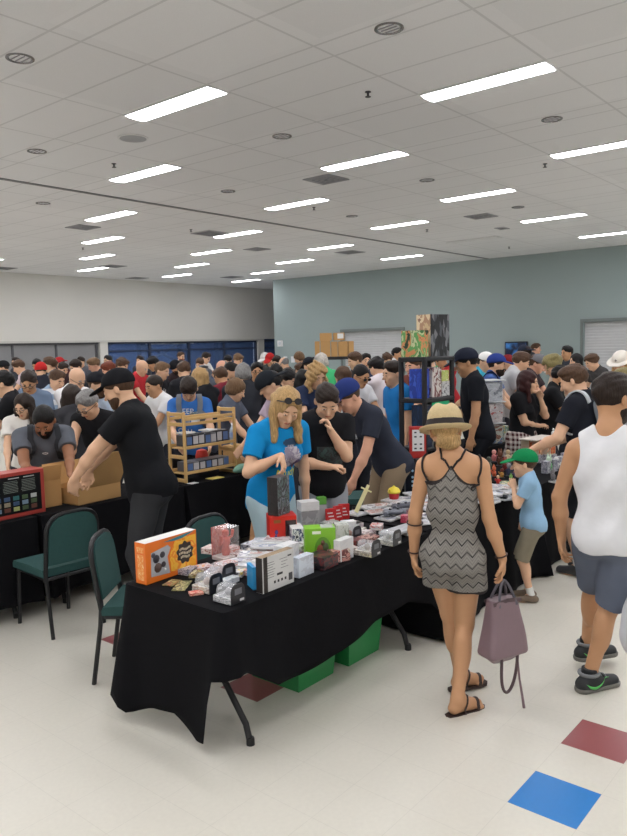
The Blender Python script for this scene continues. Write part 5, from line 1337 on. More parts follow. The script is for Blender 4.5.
for i, (px, py, sz, rz, cols, lb) in enumerate((
    (306, 558, (.15, .10, .02), 14, [(206, 150, 140), (226, 222, 220), (150, 110, 110), (90, 84, 90)], 'pinkish bagged game behind the low dark box'),
    (322, 548, (.13, .10, .03), -12, [(196, 206, 186), (222, 222, 220), (110, 130, 96), (160, 90, 84)], 'green and grey bagged game at the foot of the lime box'),
    (343, 556, (.15, .11, .02), 30, [(222, 222, 222), (190, 190, 194), (150, 130, 130), (100, 96, 104)], 'clear bagged game with loose corners at the table front'),
    (357, 547, (.09, .08, .05), 5, [(60, 34, 36), (130, 60, 56), (40, 30, 34)], 'small dark maroon box between the front packs'),
    (333, 561, (.12, .09, .015), -20, [(226, 226, 226), (206, 206, 210), (170, 168, 176)], 'white bagged game right of the plain white box'),
    (366, 536, (.12, .09, .03), 10, [(190, 150, 150), (222, 216, 214), (120, 90, 94), (206, 196, 196)], 'pale pink bagged game behind the middle arched pack'),
    (352, 527, (.12, .10, .03), 0, [(222, 222, 224), (206, 206, 210), (170, 172, 180)], 'white bagged game right of the white box'),
    (286, 552, (.12, .08, .02), 24, [(214, 206, 196), (160, 140, 130), (226, 224, 220)], 'cream bagged game in front of the red box'))):
    pack('bagged_game', lb, 'game', px, py, sz, rz, cols, 2.6)

for i, (x, y, sz, rz, cols, lb) in enumerate((
    (2.86, 3.06, (.12, .09, .03), 20, [(206, 196, 190), (170, 110, 96), (226, 222, 220)], 'cream and rust bagged game at the foot of the orange box end'), (2.98, 3.07, (.11, .08, .025), -12, [(222, 220, 222), (150, 150, 170), (190, 190, 200)], 'silver violet bagged game under the edge of the red figure tray'),
    (2.66, 3.09, (.09, .06, .02), 30, [(190, 170, 90), (110, 90, 60), (214, 206, 170)], 'ochre card pack touching the window of the orange box'), (2.78, 2.98, (.10, .08, .03), -20, [(206, 206, 212), (120, 120, 136), (224, 224, 226)], 'ash grey bagged game behind the second arched pack'),
    (2.88, 2.86, (.11, .08, .03), 14, [(226, 224, 220), (206, 150, 140), (176, 176, 180)], 'white and salmon bagged game left of the blue folded card'), (3.14, 3.12, (.11, .09, .03), 40, [(160, 130, 110), (222, 216, 206), (110, 90, 80)], 'tan bagged game behind the slanted white cases'),
    (3.24, 3.22, (.13, .09, .04), 5, [(90, 96, 110), (206, 206, 212), (60, 64, 76)], 'slate bagged game at the back edge behind the white cases'), (3.06, 3.24, (.10, .07, .05), -6, [(216, 120, 100), (226, 206, 200), (150, 70, 60)], 'coral boxed game at the back edge near the red figure tray'),
    (3.40, 2.78, (.13, .10, .03), 22, [(226, 226, 226), (170, 130, 130), (206, 206, 208)], 'milky bagged game behind the plain white box on edge'), (3.52, 2.70, (.12, .09, .03), -16, [(206, 160, 150), (226, 222, 220), (140, 96, 96)], 'blush bagged game right of the plain white box on edge'),
    (3.64, 2.62, (.15, .10, .02), 8, [(224, 224, 226), (196, 200, 206), (150, 150, 160)], 'frosty bagged game at the very edge of the table front'), (3.48, 2.86, (.11, .08, .03), 35, [(150, 170, 130), (216, 220, 210), (96, 110, 84)], 'sage bagged game at the corner of the red box'),
    (3.78, 2.72, (.12, .09, .04), -8, [(110, 50, 50), (190, 150, 140), (70, 36, 38)], 'wine red boxed game behind the frosty bagged game'), (3.92, 2.92, (.13, .10, .03), 18, [(222, 220, 216), (190, 186, 170), (140, 136, 120)], 'ivory bagged game right of the clear sided pale box'),
    (4.05, 3.05, (.12, .10, .03), -14, [(226, 226, 228), (206, 190, 190), (180, 176, 180)], 'pearl bagged game behind the yellow and brown boxed figure'), (4.10, 2.88, (.10, .08, .03), 26, [(196, 90, 84), (226, 214, 210), (206, 206, 206)], 'scarlet streaked bagged game near the last arched pack'),
    (4.12, 2.64, (.13, .10, .018), -10, [(226, 226, 226), (214, 210, 200), (196, 196, 196)], 'chalk white bagged game at the far corner of the first table'), (3.98, 3.20, (.12, .09, .03), 10, [(206, 206, 206), (150, 156, 150), (226, 226, 226)], 'pewter bagged game by the red card packs'))):
    pack('bagged_game', lb, 'game', 0, 0, sz, rz, cols, 2.6, at=(x, y))

# ------------------------------------------------------------------ the toy table by the boy
def figurine(px, py, label, c1, c2, h_=.11, kind=0, z=TT, rz=0):
    p = atz(px, py, z); t = thing('toy_figure', label, 'toy figure', p, R(rz), None, h_/.12)
    k = M(); k.lathe([(.030, 0), (.032, .006), (.020, .010)], 14); k.build('base', mat((60, 60, 62), rough=.5), t)
    k = M(); k.lathe([(.014, .008), (.022, .02), (.026, .045), (.020, .068), (.008, .076)], 12); k.tube([(.02, 0, .062), (.036, -.012, .045), (.03, -.03, .05)], .008, 8); k.tube([(-.02, 0, .062), (-.036, -.008, .05), (-.04, -.02, .075)], .008, 8); k.build('torso', mat(c1, rough=.45), t)
    k = M(); k.lathe([(.006, .072), (.019, .082), (.023, .098), (.018, .115), (.001, .122)], 12)
    if kind: k.lathe([(.009, 0), (.006, .02), (.001, .034)], 8, (.014, 0, .112)); k.lathe([(.009, 0), (.006, .02), (.001, .034)], 8, (-.014, 0, .112))
    k.build('head', mat(c2, rough=.45), t)
    return t
TOYS = [(494, 462, 'pink figure at the back of the toy table left of the boy', (214, 130, 130), (226, 160, 150), .13, 0), (500, 466, 'brown furry toy figure at the back of the toy table', (96, 58, 44), (110, 66, 48), .15, 1), (489, 470, 'grey green toy figure beside the brown furry one', (96, 100, 86), (80, 84, 74), .13, 0),
        (508, 462, 'cream toy figure behind the peak of the boy cap', (222, 206, 170), (216, 190, 150), .13, 0), (515, 466, 'tan toy figure close to the face of the boy', (190, 150, 100), (206, 170, 120), .11, 1), (494, 477, 'orange red toy figure on the toy table', (206, 96, 60), (216, 120, 80), .10, 1), (502, 478, 'yellow brown toy figure next to the orange red one', (190, 140, 70), (120, 60, 50), .09, 0),
        (509, 476, 'dark blue toy figure before the boy', (50, 56, 80), (150, 150, 156), .12, 0), (505, 471, 'maroon toy figure in the middle of the toy table', (130, 44, 44), (160, 60, 50), .12, 1), (516, 478, 'violet grey toy figure beside the hand of the boy', (110, 96, 130), (190, 180, 196), .10, 0),
        (488, 481, 'teal toy figure at the woman side of the toy table', (60, 130, 130), (206, 170, 140), .09, 0), (498, 484, 'red cap toy figure near the edge of the toy table', (190, 50, 44), (216, 176, 140), .08, 0), (511, 484, 'small green toy figure near the edge of the toy table', (86, 140, 70), (120, 170, 90), .08, 1),
        (549, 472, 'pale green toy figure behind the head of the boy', (150, 214, 160), (206, 230, 206), .15, 1), (556, 470, 'white toy figure behind the boy by the backpack man', (226, 226, 222), (220, 220, 216), .13, 0), (553, 480, 'grey toy figure behind the shoulder of the boy', (150, 146, 150), (170, 166, 168), .10, 1)]
for px, py, lb, c1_, c2_, h_, kd in TOYS: figurine(px, py, lb, c1_, c2_, h_, kd, rz=rnd.uniform(0, 360))
for i, (px, py, cols, lb) in enumerate(((493, 492, [(214, 214, 216), (180, 184, 192), (90, 92, 100)], 'pale flat game case at the woman end of the toy table'), (503, 490, [(206, 208, 212), (150, 156, 170), (226, 226, 226)], 'grey blue flat game case on the toy table'), (498, 499, [(196, 196, 200), (120, 122, 130), (220, 220, 222)], 'grey flat game case at the edge of the toy table'),
                                       (511, 492, [(226, 226, 226), (190, 190, 196), (206, 206, 210)], 'white flat game case before the chest of the boy'), (508, 499, [(170, 174, 180), (206, 206, 210), (90, 96, 110)], 'dull grey flat game case under the elbow of the boy'), (489, 503, [(206, 206, 206), (180, 180, 184), (140, 140, 146)], 'silver flat game case beside the arm of the hat woman'),
                                       (518, 488, [(214, 206, 150), (222, 220, 214), (150, 140, 100)], 'cream yellow flat case near the hand of the boy'), (506, 484, [(226, 220, 170), (110, 150, 120), (206, 200, 190)], 'yellow green flat case among the toy figures'), (560, 483, [(226, 226, 226), (110, 114, 120), (190, 194, 200)], 'white and dark flat case behind the boy'))):
    p = atz(px, py, TT); flat('game_case', lb, 'game case', p[0], p[1], TT+.001, -30+23*i, cols, (.12, .16, .0125))
REDO = art([(206, 84, 52), (226, 130, 70), (190, 60, 44), (232, 176, 110)], 4, 4.0, kind='noise')
for i, px in enumerate((527.5, 537, 549)):
    p = atz(px, 462, TT); q = thing('figure_box', ('orange red figure box, nearest the plaid shirt', 'orange red figure box, middle of the three', 'orange red figure box, nearest the backpack man')[i], 'figure box', (p[0], p[1], TT+.085), R(-8))
    k = M(); k.box((0, 0, .08), (.105, .09, .16), .002); k.build('box_body', mat((206, 186, 160), rough=.4), q)
    k = M(); k.box((0, -.0458, .08), (.085, .001, .14)); k.build('picture_front', REDO, q)
    k = M(); k.box((0, -.0468, .135), (.05, .001, .014)); k.build('white_title', mat((236, 226, 214), rough=.4), q)
    pack('figure_box', ('low grey box under the first orange red figure box', 'low grey box under the middle orange red figure box', 'low grey box under the last orange red figure box')[i], 'figure box', 0, 0, (.108, .12, .083), -8, [(150, 150, 158), (190, 190, 196), (90, 90, 100)], at=(p[0], p[1]))
for i, (px, py, lb) in enumerate(((546, 473, 'small grey violet box, nearest the boy behind his cap'), (553, 471, 'small grey violet box, second from the boy'), (560, 468, 'small grey violet box, third from the boy'), (565, 464, 'small grey violet box beside the backpack man'))):
    pack('figure_box', lb, 'figure box', px, py, (.075, .06, .115), -6, [(110, 110, 126), (150, 150, 166), (196, 196, 204), (60, 60, 72)], 4)
k = M(); k.box((0, 0, .0), (.44, .2, .012), .002); p = atz(538, 462, TT); o = tag(k.build('display_board', mat((216, 208, 200), rough=.4)), 'cream board laid across the orange red figure boxes', 'board'); o.location = (p[0]+.01, p[1], TT+.085+.16+.008); o.rotation_euler = (0, 0, R(-8))
p = atz(552, 462, TT); k = M(); k.box((0, 0, .03), (.05, .03, .06), .01); k.box((0, 0, .075), (.025, .02, .03), .008); o = tag(k.build('white_figure', mat((232, 232, 230), rough=.5)), 'small white figure standing on the cream board', 'toy figure'); o.location = (p[0]+.03, p[1], TT+.085+.16+.016)
# clear tubs stacked on the table behind
for i, (cols, lb) in enumerate((([(206, 150, 90), (90, 120, 160), (206, 206, 190), (150, 90, 60)], 'lowest clear tub of the stack, filled with yellow and blue toys'), ([(190, 60, 56), (206, 196, 196), (226, 216, 214), (150, 60, 60)], 'middle clear tub of the stack, filled with red and white things'), ([(150, 156, 164), (200, 204, 210), (180, 184, 190), (110, 116, 126)], 'topmost clear tub of the stack, filled with grey things'))):
    t = thing('clear_tub', lb, 'storage tub', (8.45, 4.27, TZ+.012+i*.265), R(-35))
    k = M(); k.box((0, 0, .115), (.36, .26, .23), .01); k.build('contents', art(cols, 2.6, i+.5, kind='noise'), t)
    k = M(); k.box((0, 0, .125), (.40, .30, .25), .012); k.build('tub_body', glass((226, 228, 230), .1, .16), t)
    k = M(); k.box((0, 0, .256), (.42, .32, .014), .005); k.build('lid', mat((206, 208, 210), rough=.3), t)
for i, (x, y, cols, lb) in enumerate(((8.12, 4.18, [(206, 60, 56), (226, 206, 200), (206, 206, 206)], 'red and white box left of the clear tubs'), (8.72, 4.18, [(206, 180, 90), (120, 150, 130), (206, 206, 200)], 'yellow green box beside the clear tubs behind the plaid shirt'))):
    pack('game_box', lb, 'box', 0, 0, (.14, .12, .2), -30, cols, 4, z=TZ+.012, at=(x, y))
# grey cartons on the far white table
for i, (x, y, z, sz, c_, lb) in enumerate(((11.0, 3.9, 0, (.35, .3, .16), (150, 150, 140), 'lower grey green carton on the far white table'), (11.05, 3.9, .165, (.28, .26, .14), (170, 170, 160), 'upper grey carton on the far white table'), (11.5, 3.85, 0, (.3, .28, .14), (120, 124, 130), 'dark grey carton on the far white table'), (12.0, 3.9, 0, (.32, .3, .2), (190, 188, 180), 'pale carton at the end of the far white table'))):
    box6('carton', lb, 'carton', (x, y, TZ+.012+z), sz, R(8*i), mat(c_, rough=.6))
ZF.update({'girl': 7.53, 'black_left': 8.0, 'blue_grey': 8.91, 'bald_white': 9.2, 'striped': 9.9, 'dark_back': 7.6, 'cap_beard': 8.4, 'hoodie': 14.31, 'pink_left': 15.19, 'cap_far_left': 15.5, 'dark_far': 19.5, 'red_back': 13.0, 'dark_far2': 17.5, 'redcap2': 19.0, 'dark_red': 15.2, 'dark_mid': 14.2, 'dark_mid2': 20.0, 'light_brown': 14.94, 'pillar': 19.0, 'auburn': 12.6, 'brown_mid': 13.87, 'bald_red': 13.06, 'dark_w1': 20.0, 'navy_logo': 15.4, 'white_neck': 8.95, 'brown_young': 11.6, 'black_beard': 14.8, 'tall_far': 22.04, 'brown_back': 10.98, 'white_w': 19.34, 'brown_w': 17.2, 'grey_hat': 13.0, 'blond_m': 9.65, 'jersey': 13.51, 'maroon': 10.2, 'black_c': 12.0, 'far_c': 18.6, 'far_w2': 18.0, 'grey_jacket': 9.5, 'bowl': 8.55, 'asian': 10.6, 'whitecap_far': 18.38, 'redcap_far': 17.2, 'brown_far': 16.53, 'grey_far': 15.6, 'dark_woman': 11.3, 'lavender': 7.3, 'black_right': 10.06, 'light_far': 18.0, 'grey_p': 13.74, 'darkcap_r': 13.0, 'black_back2': 9.2, 'green_shirt': 11.83, 'curly': 8.3, 'long_brown': 9.8, 'brown_left': 12.2, 'facing': 13.8, 'sun_white': 9.0, 'ragged': 10.3, 'brown_door': 15.2, 'white_door': 17.4, 'blue_man': 8.06, 'shelf_face': 9.8, 'shelf_green': 11.6, 'shelf_red': 13.06, 'tall_black': 8.12, 'white_back': 12.6, 'white_cap': 11.29, 'blue_cap': 10.09, 'red_cap3': 13.6, 'grey_lean': 10.6, 'dark_tv': 14.6, 'grey_cap': 11.0, 'tv_man': 19.72, 'cream': 9.75, 'dark_wall': 15.0, 'long_left': 13.9, 'beard_black': 8.67, 'shaggy': 12.9, 'white_hat': 10.2, 'olive': 8.0})
# ------------------------------------------------------------------ the people
import time as _t
_T0 = _t.time()
def pose(kind='table', **k):
    d = {'table': dict(lean=10, hpitch=24), 'up': dict(lean=2, hpitch=4, aL='down', aR='down'), 'read': dict(lean=5, hpitch=26, aL='hold', aR='hold'), 'bend': dict(lean=26, hpitch=30), 'walk': dict(lean=3, hpitch=8, aL='down', aR='down')}[kind]
    d = dict(d); d.update(k); return d
BK, NV, GY, WT = (30, 30, 33), (40, 46, 66), (112, 114, 120), (222, 222, 222)
F = .016
def crowd():
    P = person
    # --- behind the left tables
    P('grey_tee', 'broad man in a grey tee and backpack straps, hands in the cardboard box', 44, 421, 6.38, 205, 'brown', 'crop', 'black', 'tee', (96, 100, 108), beard='black', h=.008, pose=pose('bend', lean=36, hpitch=30, hyaw=-18, hs=1.14, fat=.5, wide=1.1, aL=((.56, .16, .98), None), aR=((.52, .16, .98), None), handR=(1, .1, -.2), handL=(1, .2, -.2), pelvis=(-.12, .94)))
    P('grey_hair', 'grey haired man with glasses in a black sleeveless top, tattoo on his arm', 88, 404, 6.98, 170, 'fair', 'short', 'gray', 'sleeveless', BK, glasses=True, h=.009, pose=pose('bend', lean=26, hpitch=30, hyaw=-14, hs=1.12, aL=((.50, .10, .99), None), aR=((.48, .08, 1.0), None), pelvis=(-.06, .94)))
    P('girl', 'woman in glasses with long brown hair and white top, behind the broad grey tee man', 24, 406, 7.1, 195, 'fair', 'long', 'dark', 'tee', (226, 222, 216), glasses=True, h=.010, pose=pose('table', female=True, hyaw=-28, hpitch=22))
    P('black_left', 'dark haired man in a black tee cut by the left edge, in profile', 3, 384, 8.0, 100, 'fair', 'short', 'black', 'tee', BK, h=.012, pose=pose('table', hpitch=14))
    P('blue_grey', 'man with glasses in a blue grey shirt looking down, behind the left crowd', 29, 382, 9.0, 200, 'tan', 'short', 'dark', 'tee', (116, 134, 158), glasses=True, pose=pose('read', hyaw=-12, hpitch=30))
    P('bald_white', 'bald man with glasses in a white tee looking down', 77, 379, 9.2, 236, 'fair', None, 'gray', 'tee', (228, 226, 226), glasses=True, pose=pose('table', hpitch=26, fat=.3))
    P('striped', 'brown haired man in a white and pale blue striped tee', 57, 380, 9.9, 236, 'fair', 'short', 'brown', 'tee', (206, 216, 226), topm=STRIPE, pose=pose('table', hpitch=20))
    P('dark_back', 'back of a dark haired head between the bald man and the grey haired man', 72, 398, 7.6, 20, 'fair', 'bob', 'dark', 'tee', (60, 60, 64), pose=pose('table', female=True))
    P('cap_beard', 'bearded man in a black cap facing the tall black cap man', 98, 385, 8.4, 250, 'fair', 'short', 'brown', 'tee', (176, 190, 206), hat='cap', hatc=(30, 31, 36), beard='brown', pose=pose('table', hpitch=8))
    P('hoodie', 'tall brown haired young man in a grey hooded top facing left', 50, 365, 13.5, 100, 'fair', 'messy', 'brown', 'long', (110, 114, 120), h=F, pose=pose('up', hpitch=6))
    P('pink_left', 'brown haired person in a pale pink shirt near the left shutters', 19, 367, 15.5, 110, 'fair', 'short', 'brown', 'tee', (206, 186, 190), h=F, pose=pose('table'))
    P('cap_far_left', 'person in a black cap at the left edge before the shutters', 3, 368, 15.5, 110, 'fair', 'short', 'dark', 'tee', (120, 120, 126), hat='cap', h=F, pose=pose('table', hpitch=8))
    P('dark_far', 'dark haired person far back beside the pale pink shirt', 16, 363, 19.5, 150, 'fair', 'short', 'dark', 'tee', (70, 72, 80), h=F, pose=pose('up'))
    P('red_back', 'person in a red hat seen from behind left of the tall grey hoodie', 41, 371, 13.0, 20, 'fair', 'short', 'dark', 'tee', (44, 46, 56), hat='beanie', hatc=(186, 44, 44), h=F, pose=pose('table'))
    P('dark_far2', 'dark haired person behind the red hat', 37, 365, 17.5, 160, 'tan', 'short', 'black', 'tee', (60, 60, 66), h=F, pose=pose('table'))
    P('redcap2', 'person in a red cap just right of the tall grey hoodie', 60, 363, 19.0, 150, 'fair', 'short', 'dark', 'tee', (90, 50, 50), hat='backcap', hatc=(176, 48, 50), h=F, pose=pose('up'))
    P('dark_red', 'dark haired man with a red collar before the middle shutter', 63, 369, 15.2, 230, 'fair', 'short', 'dark', 'tee', (60, 44, 48), h=F, pose=pose('table'))
    P('dark_mid', 'dark haired man in charcoal above the bald glasses man', 76, 367, 14.2, 140, 'fair', 'short', 'dark', 'tee', (64, 66, 74), h=F, pose=pose('table'))
    P('dark_mid2', 'dark haired person far back above the bald glasses man', 81, 362, 20.0, 160, 'fair', 'short', 'dark', 'tee', (90, 92, 100), h=F, pose=pose('up'))
    P('light_brown', 'light brown haired man with a bare neck before the white pillar, bending left', 94, 365, 14.5, 120, 'pink', 'short', 'lbrown', 'tee', (54, 54, 60), h=F, pose=pose('bend', lean=20, hpitch=20))
    P('pillar', 'black haired person right beside the white pillar', 108, 361, 19.0, 150, 'fair', 'short', 'black', 'tee', (206, 204, 200), h=F, pose=pose('up'))
    P('auburn', 'reddish brown haired man behind the black cap of the tall man', 109, 370, 12.6, 110, 'pink', 'short', 'red', 'tee', (50, 52, 58), h=F, pose=pose('table'))
    # --- the tall man in black at the front
    P('capman', 'tall man in a black tee and black cap reaching into the open cardboard box', 119, 389, 5.45, 86, 'fair', 'crop', 'brown', 'tee', (26, 27, 30), 'pants', (58, 59, 62), hat='cap', hatc=(27, 27, 30), beard='brown', h=.007, pose=pose('table', lean=12, hpitch=18, hs=1.02, fat=.28, pelvis=(-.02, .94), feet=((-.10, .12, 4), (-.14, -.12, -4)), aL=((.42, .20, 1.00), (.55, .62, 1.25)), aR=((.46, .06, .98), (.5, .5, 1.2)), handR=(.3, .2, -.9), handL=(.25, -.2, -.9), ph=2.0))
    # --- middle, before the blue windows
    P('brown_mid', 'full haired brown haired man before the left end of the blue windows', 122, 366, 13.6, 250, 'fair', 'messy', 'brown', 'tee', (70, 66, 70), h=F, pose=pose('table', hpitch=20))
    P('bald_red', 'bald man in a red shirt before the blue windows', 142, 368, 13.6, 245, 'fair', None, 'gray', 'tee', (186, 52, 58), h=F, pose=pose('table', hpitch=22))
    P('dark_w1', 'dark haired person behind the bald red shirt man', 140, 361, 20.0, 160, 'fair', 'short', 'dark', 'tee', (60, 62, 70), h=F, pose=pose('up'))
    P('navy_logo', 'dark haired man in a navy top with a white round mark', 153, 364, 15.4, 110, 'tan', 'messy', 'black', 'long', (36, 40, 58), h=F, pose=pose('table'))
    P('white_neck', 'short dark haired man in a white tee looking left behind the tall black cap man', 154, 386, 8.2, 135, 'tan', 'crop', 'dark', 'tee', (222, 222, 222), h=.012, pose=pose('table', hpitch=12))
    P('brown_young', 'brown haired young man in a black top with a white print', 162, 371, 11.6, 250, 'fair', 'short', 'lbrown', 'tee', (38, 38, 42), h=.014, pose=pose('table', hpitch=14))
    P('black_beard', 'black capped man with a dark beard before the blue windows', 176, 367, 14.8, 150, 'tan', 'short', 'black', 'tee', (54, 42, 44), hat='backcap', beard='dark', h=F, pose=pose('table'))
    P('tall_far', 'tall red bearded man with glasses standing above the crowd at the blue windows', 181, 356, 19.0, 230, 'fair', 'short', 'brown', 'tee', (214, 206, 198), glasses=True, beard='red', h=F, pose=pose('up'), height=1.92)
    P('brown_back', 'brown haired man seen from behind above the blue keep tee', 184, 371, 11.2, 30, 'fair', 'short', 'brown', 'tee', (40, 40, 44), h=F, pose=pose('table'))
    P('blue_tee', 'young man in a blue slogan tee with grey straps looking down behind the wooden rack', 189, 389, 8.15, 190, 'fair', 'fringe', 'dark', 'tee', (58, 112, 186), h=.008, pose=pose('read', lean=10, hpitch=38, hyaw=-8, aL=((.34, .20, .98), None), aR=((.34, .14, 1.0), None)))
    P('white_w', 'dark haired man in a white shirt at the right part of the blue windows', 206, 358, 18.6, 240, 'fair', 'short', 'dark', 'tee', (222, 220, 216), h=F, pose=pose('table'))
    P('brown_w', 'brown haired person beside the white shirt man at the blue windows', 200, 364, 17.2, 160, 'fair', 'short', 'brown', 'tee', (90, 92, 100), h=F, pose=pose('table'))
    P('grey_hat', 'person in a grey cap seen from behind', 203, 373, 13.0, 20, 'fair', 'short', 'gray', 'tee', (90, 94, 104), hat='backcap', hatc=(92, 98, 108), h=F, pose=pose('table'))
    P('blond_m', 'blond person in black right of the blue keep tee', 200, 379, 10.6, 60, 'fair', 'bob', 'blond', 'tee', (32, 32, 36), h=F, pose=pose('table', female=True))
    P('jersey', 'balding man in a red jersey with a blue and white picture', 222, 368, 12.9, 130, 'pink', 'ring', 'gray', 'long', (156, 40, 50), h=F, pose=pose('table', fat=.4, wide=1.1))
    P('maroon', 'brown haired man in a maroon and grey top seen from behind', 221, 377, 10.2, 40, 'tan', 'short', 'brown', 'tee', (116, 40, 52), h=.014, pose=pose('table'))
    P('black_c', 'black haired man left of the dark jacket man', 231, 371, 12.0, 250, 'fair', 'short', 'black', 'tee', (44, 44, 50), h=F, pose=pose('table'))
    P('far_c', 'black haired person far back at the blue windows', 228, 361, 18.6, 150, 'fair', 'short', 'black', 'tee', (60, 60, 66), h=F, pose=pose('table'))
    P('far_w2', 'light brown haired person in a white shirt far back at the blue windows', 238, 360, 18.0, 240, 'fair', 'messy', 'lbrown', 'tee', (224, 218, 210), h=F, pose=pose('table'))
    P('grey_jacket', 'grey haired person in a charcoal jacket seen from behind', 243, 375, 10.0, 10, 'fair', 'bowl', 'gray', 'jacket', (48, 50, 56), h=.014, pose=pose('table', fat=.5, wide=1.15))
    P('bowl', 'boy with a brown bowl haircut in a grey and navy tee', 236, 390, 7.7, 250, 'fair', 'bowl', 'lbrown', 'tee', (92, 98, 112), h=.010, pose=pose('table', hpitch=20, wide=.92))
    P('asian', 'man with glasses in a navy jacket over a blue shirt', 257, 372, 10.6, 190, 'tan', 'short', 'black', 'jacket', (34, 38, 54), glasses=True, h=.012, pose=pose('up', fat=.3))
    P('whitecap_far', 'person in a white and dark cap by the corner of the green wall', 265, 359, 18.2, 150, 'fair', 'short', 'dark', 'tee', (70, 80, 80), hat='cap', hatc=(206, 204, 200), h=F, pose=pose('table'))
    P('redcap_far', 'person in a red cap by the corner of the green wall', 270, 360, 17.2, 160, 'fair', 'short', 'dark', 'tee', (74, 78, 76), hat='cap', hatc=(176, 40, 40), h=F, pose=pose('table'))
    P('brown_far', 'brown haired person right of the red cap at the green wall corner', 277, 362, 17.4, 150, 'fair', 'short', 'dark', 'tee', (60, 60, 64), h=F, pose=pose('table'))
    P('grey_far', 'bald topped grey haired man near the paper notices', 284, 364, 15.6, 60, 'fair', 'ring', 'gray', 'tee', (88, 84, 80), h=F, pose=pose('table'))
    P('dark_woman', 'woman with long dark hair facing out beside the navy jacket man', 276, 373, 11.3, 180, 'tan', 'long', 'black', 'tee', (50, 48, 50), h=.014, pose=pose('table', female=True))
    P('lavender', 'person in a black cap and a lavender shirt facing left', 270, 385, 8.3, 110, 'fair', 'short', 'black', 'tee', (176, 160, 176), hat='backcap', hatc=(30, 34, 40), h=.012, pose=pose('table'))
    P('black_right', 'black haired man looking down just above the fair woman in blue', 288, 380, 8.8, 240, 'fair', 'messy', 'black', 'tee', (58, 56, 60), h=.012, pose=pose('table', hpitch=20))
    P('light_far', 'light brown haired person by the paper notices on the green wall', 299, 358, 18.0, 110, 'fair', 'bowl', 'lbrown', 'tee', (64, 66, 74), h=F, pose=pose('table'))
    P('grey_p', 'dark haired person in a patterned grey top under the paper notices', 300, 370, 13.6, 30, 'fair', 'short', 'brown', 'tee', (112, 106, 104), h=F, pose=pose('table'))
    P('darkcap_r', 'person in a dark cap seen from behind left of the white haired green shirt', 309, 366, 13.0, 30, 'fair', 'crop', 'dark', 'tee', (44, 44, 50), hat='cap', hatc=(28, 30, 38), h=F, pose=pose('table'))
    P('black_back2', 'person with black hair seen from behind over the shoulder of the fair woman', 303, 381, 9.2, 20, 'fair', 'bob', 'black', 'tee', (30, 30, 34), h=.014, pose=pose('table', female=True))
    P('green_shirt', 'white haired person in a bright green shirt below the brown cartons', 321, 363, 12.2, 20, 'fair', 'bowl', 'white', 'tee', (70, 180, 116), h=.014, pose=pose('table', fat=.4))
    P('curly', 'curly blond haired person in a navy top behind the thoughtful man', 317, 376, 8.3, 205, 'fair', 'curly', 'blond', 'tee', (42, 52, 78), h=.012, pose=pose('table', hpitch=20))
    # --- the pair behind the stall
    P('blue_woman', 'fair long haired woman in a bright blue tee, sunglasses on her head, pointing', 286, 407, 5.15, 216, 'fair', 'long', 'blond', 'tee', (22, 134, 196), 'pants', (176, 200, 208), h=.006, pose=pose('table', female=True, lean=14, hpitch=28, hyaw=-16, hroll=-8, aR=((.25, .10, 1.27), (-.02, .55, 1.05)), aL=((.04, .25, .86), None), handR=(.45, .05, -.75), palmR=(-.4, .6, -.6), curl=40, ph=1.2))
    P('chin_man', 'dark haired man in a black tee with his hand on his chin', 327, 401, 5.62, 196, 'fair', 'short', 'dark', 'tee', (28, 28, 31), 'pants', (150, 154, 160), h=.006, pose=pose('table', lean=8, hpitch=34, hyaw=-10, aL=((.22, .0, 1.385), (.12, .30, 1.0)), aR=((.27, .03, 1.12), (.0, .45, 1.0)), handL=(.15, -.35, .9), handR=(.1, -.9, .0), curl=60, fat=.15, ph=3.0))
    P('navy_bend', 'man in a blue cap and navy tee bending over the stall, arm hanging down', 348, 397, 6.3, 118, 'pink', 'crop', 'brown', 'tee', (50, 54, 66), 'pants', (146, 128, 106), hat='cap', hatc=(40, 54, 110), h=.008, pose=pose('bend', lean=34, hpitch=26, aL=((.36, .20, .70), None), aR=((.40, .14, .78), None), pelvis=(-.1, .94)))
    P('long_brown', 'person with long light brown hair beside the far brown cartons', 343, 377, 9.8, 60, 'fair', 'long', 'brown', 'tee', (70, 60, 52), h=.014, pose=pose('table', female=True))
    P('brown_left', 'brown haired man before the far roller door looking down to the left', 355, 361, 12.2, 110, 'fair', 'short', 'brown', 'tee', (48, 54, 66), h=.014, pose=pose('table', hpitch=14))
    P('facing', 'dark haired man facing out before the far roller door', 366, 361, 13.8, 190, 'fair', 'short', 'black', 'tee', (60, 70, 100), h=.014, pose=pose('up'))
    P('sun_white', 'man in sunglasses and a white and blue tee looking down', 361, 376, 9.0, 220, 'tan', 'crop', 'black', 'tee', (216, 216, 220), glasses='sun', h=.012, pose=pose('table', hpitch=20))
    P('ragged', 'person with ragged black hair in a white top with black sleeves, seen from behind', 377, 368, 10.0, 40, 'fair', 'messy', 'black', 'tee', (216, 208, 212), h=.014, pose=pose('table', fat=.2))
    P('brown_door', 'brown haired person before the far roller door, half hidden by the blue tee man', 387, 360, 15.2, 200, 'fair', 'messy', 'brown', 'tee', (120, 116, 120), h=F, pose=pose('table'))
    P('white_door', 'dark haired person in white beside the green picture box on the shelving', 397, 354, 17.4, 240, 'tan', 'short', 'black', 'tee', (224, 224, 224), h=F, pose=pose('up'))
    P('blue_man', 'dark haired man in a plain blue tee beside the black shelving', 393, 374, 7.6, 112, 'fair', 'short', 'dark', 'tee', (34, 114, 178), 'pants', (112, 104, 90), h=.010, pose=pose('up', hpitch=8, aL='pocket'))
    P('shelf_face', 'man whose face shows through the top gap of the black shelving', 413, 366, 9.8, 130, 'pink', 'short', 'brown', 'tee', (120, 70, 60), h=.014, pose=pose('table', hpitch=8))
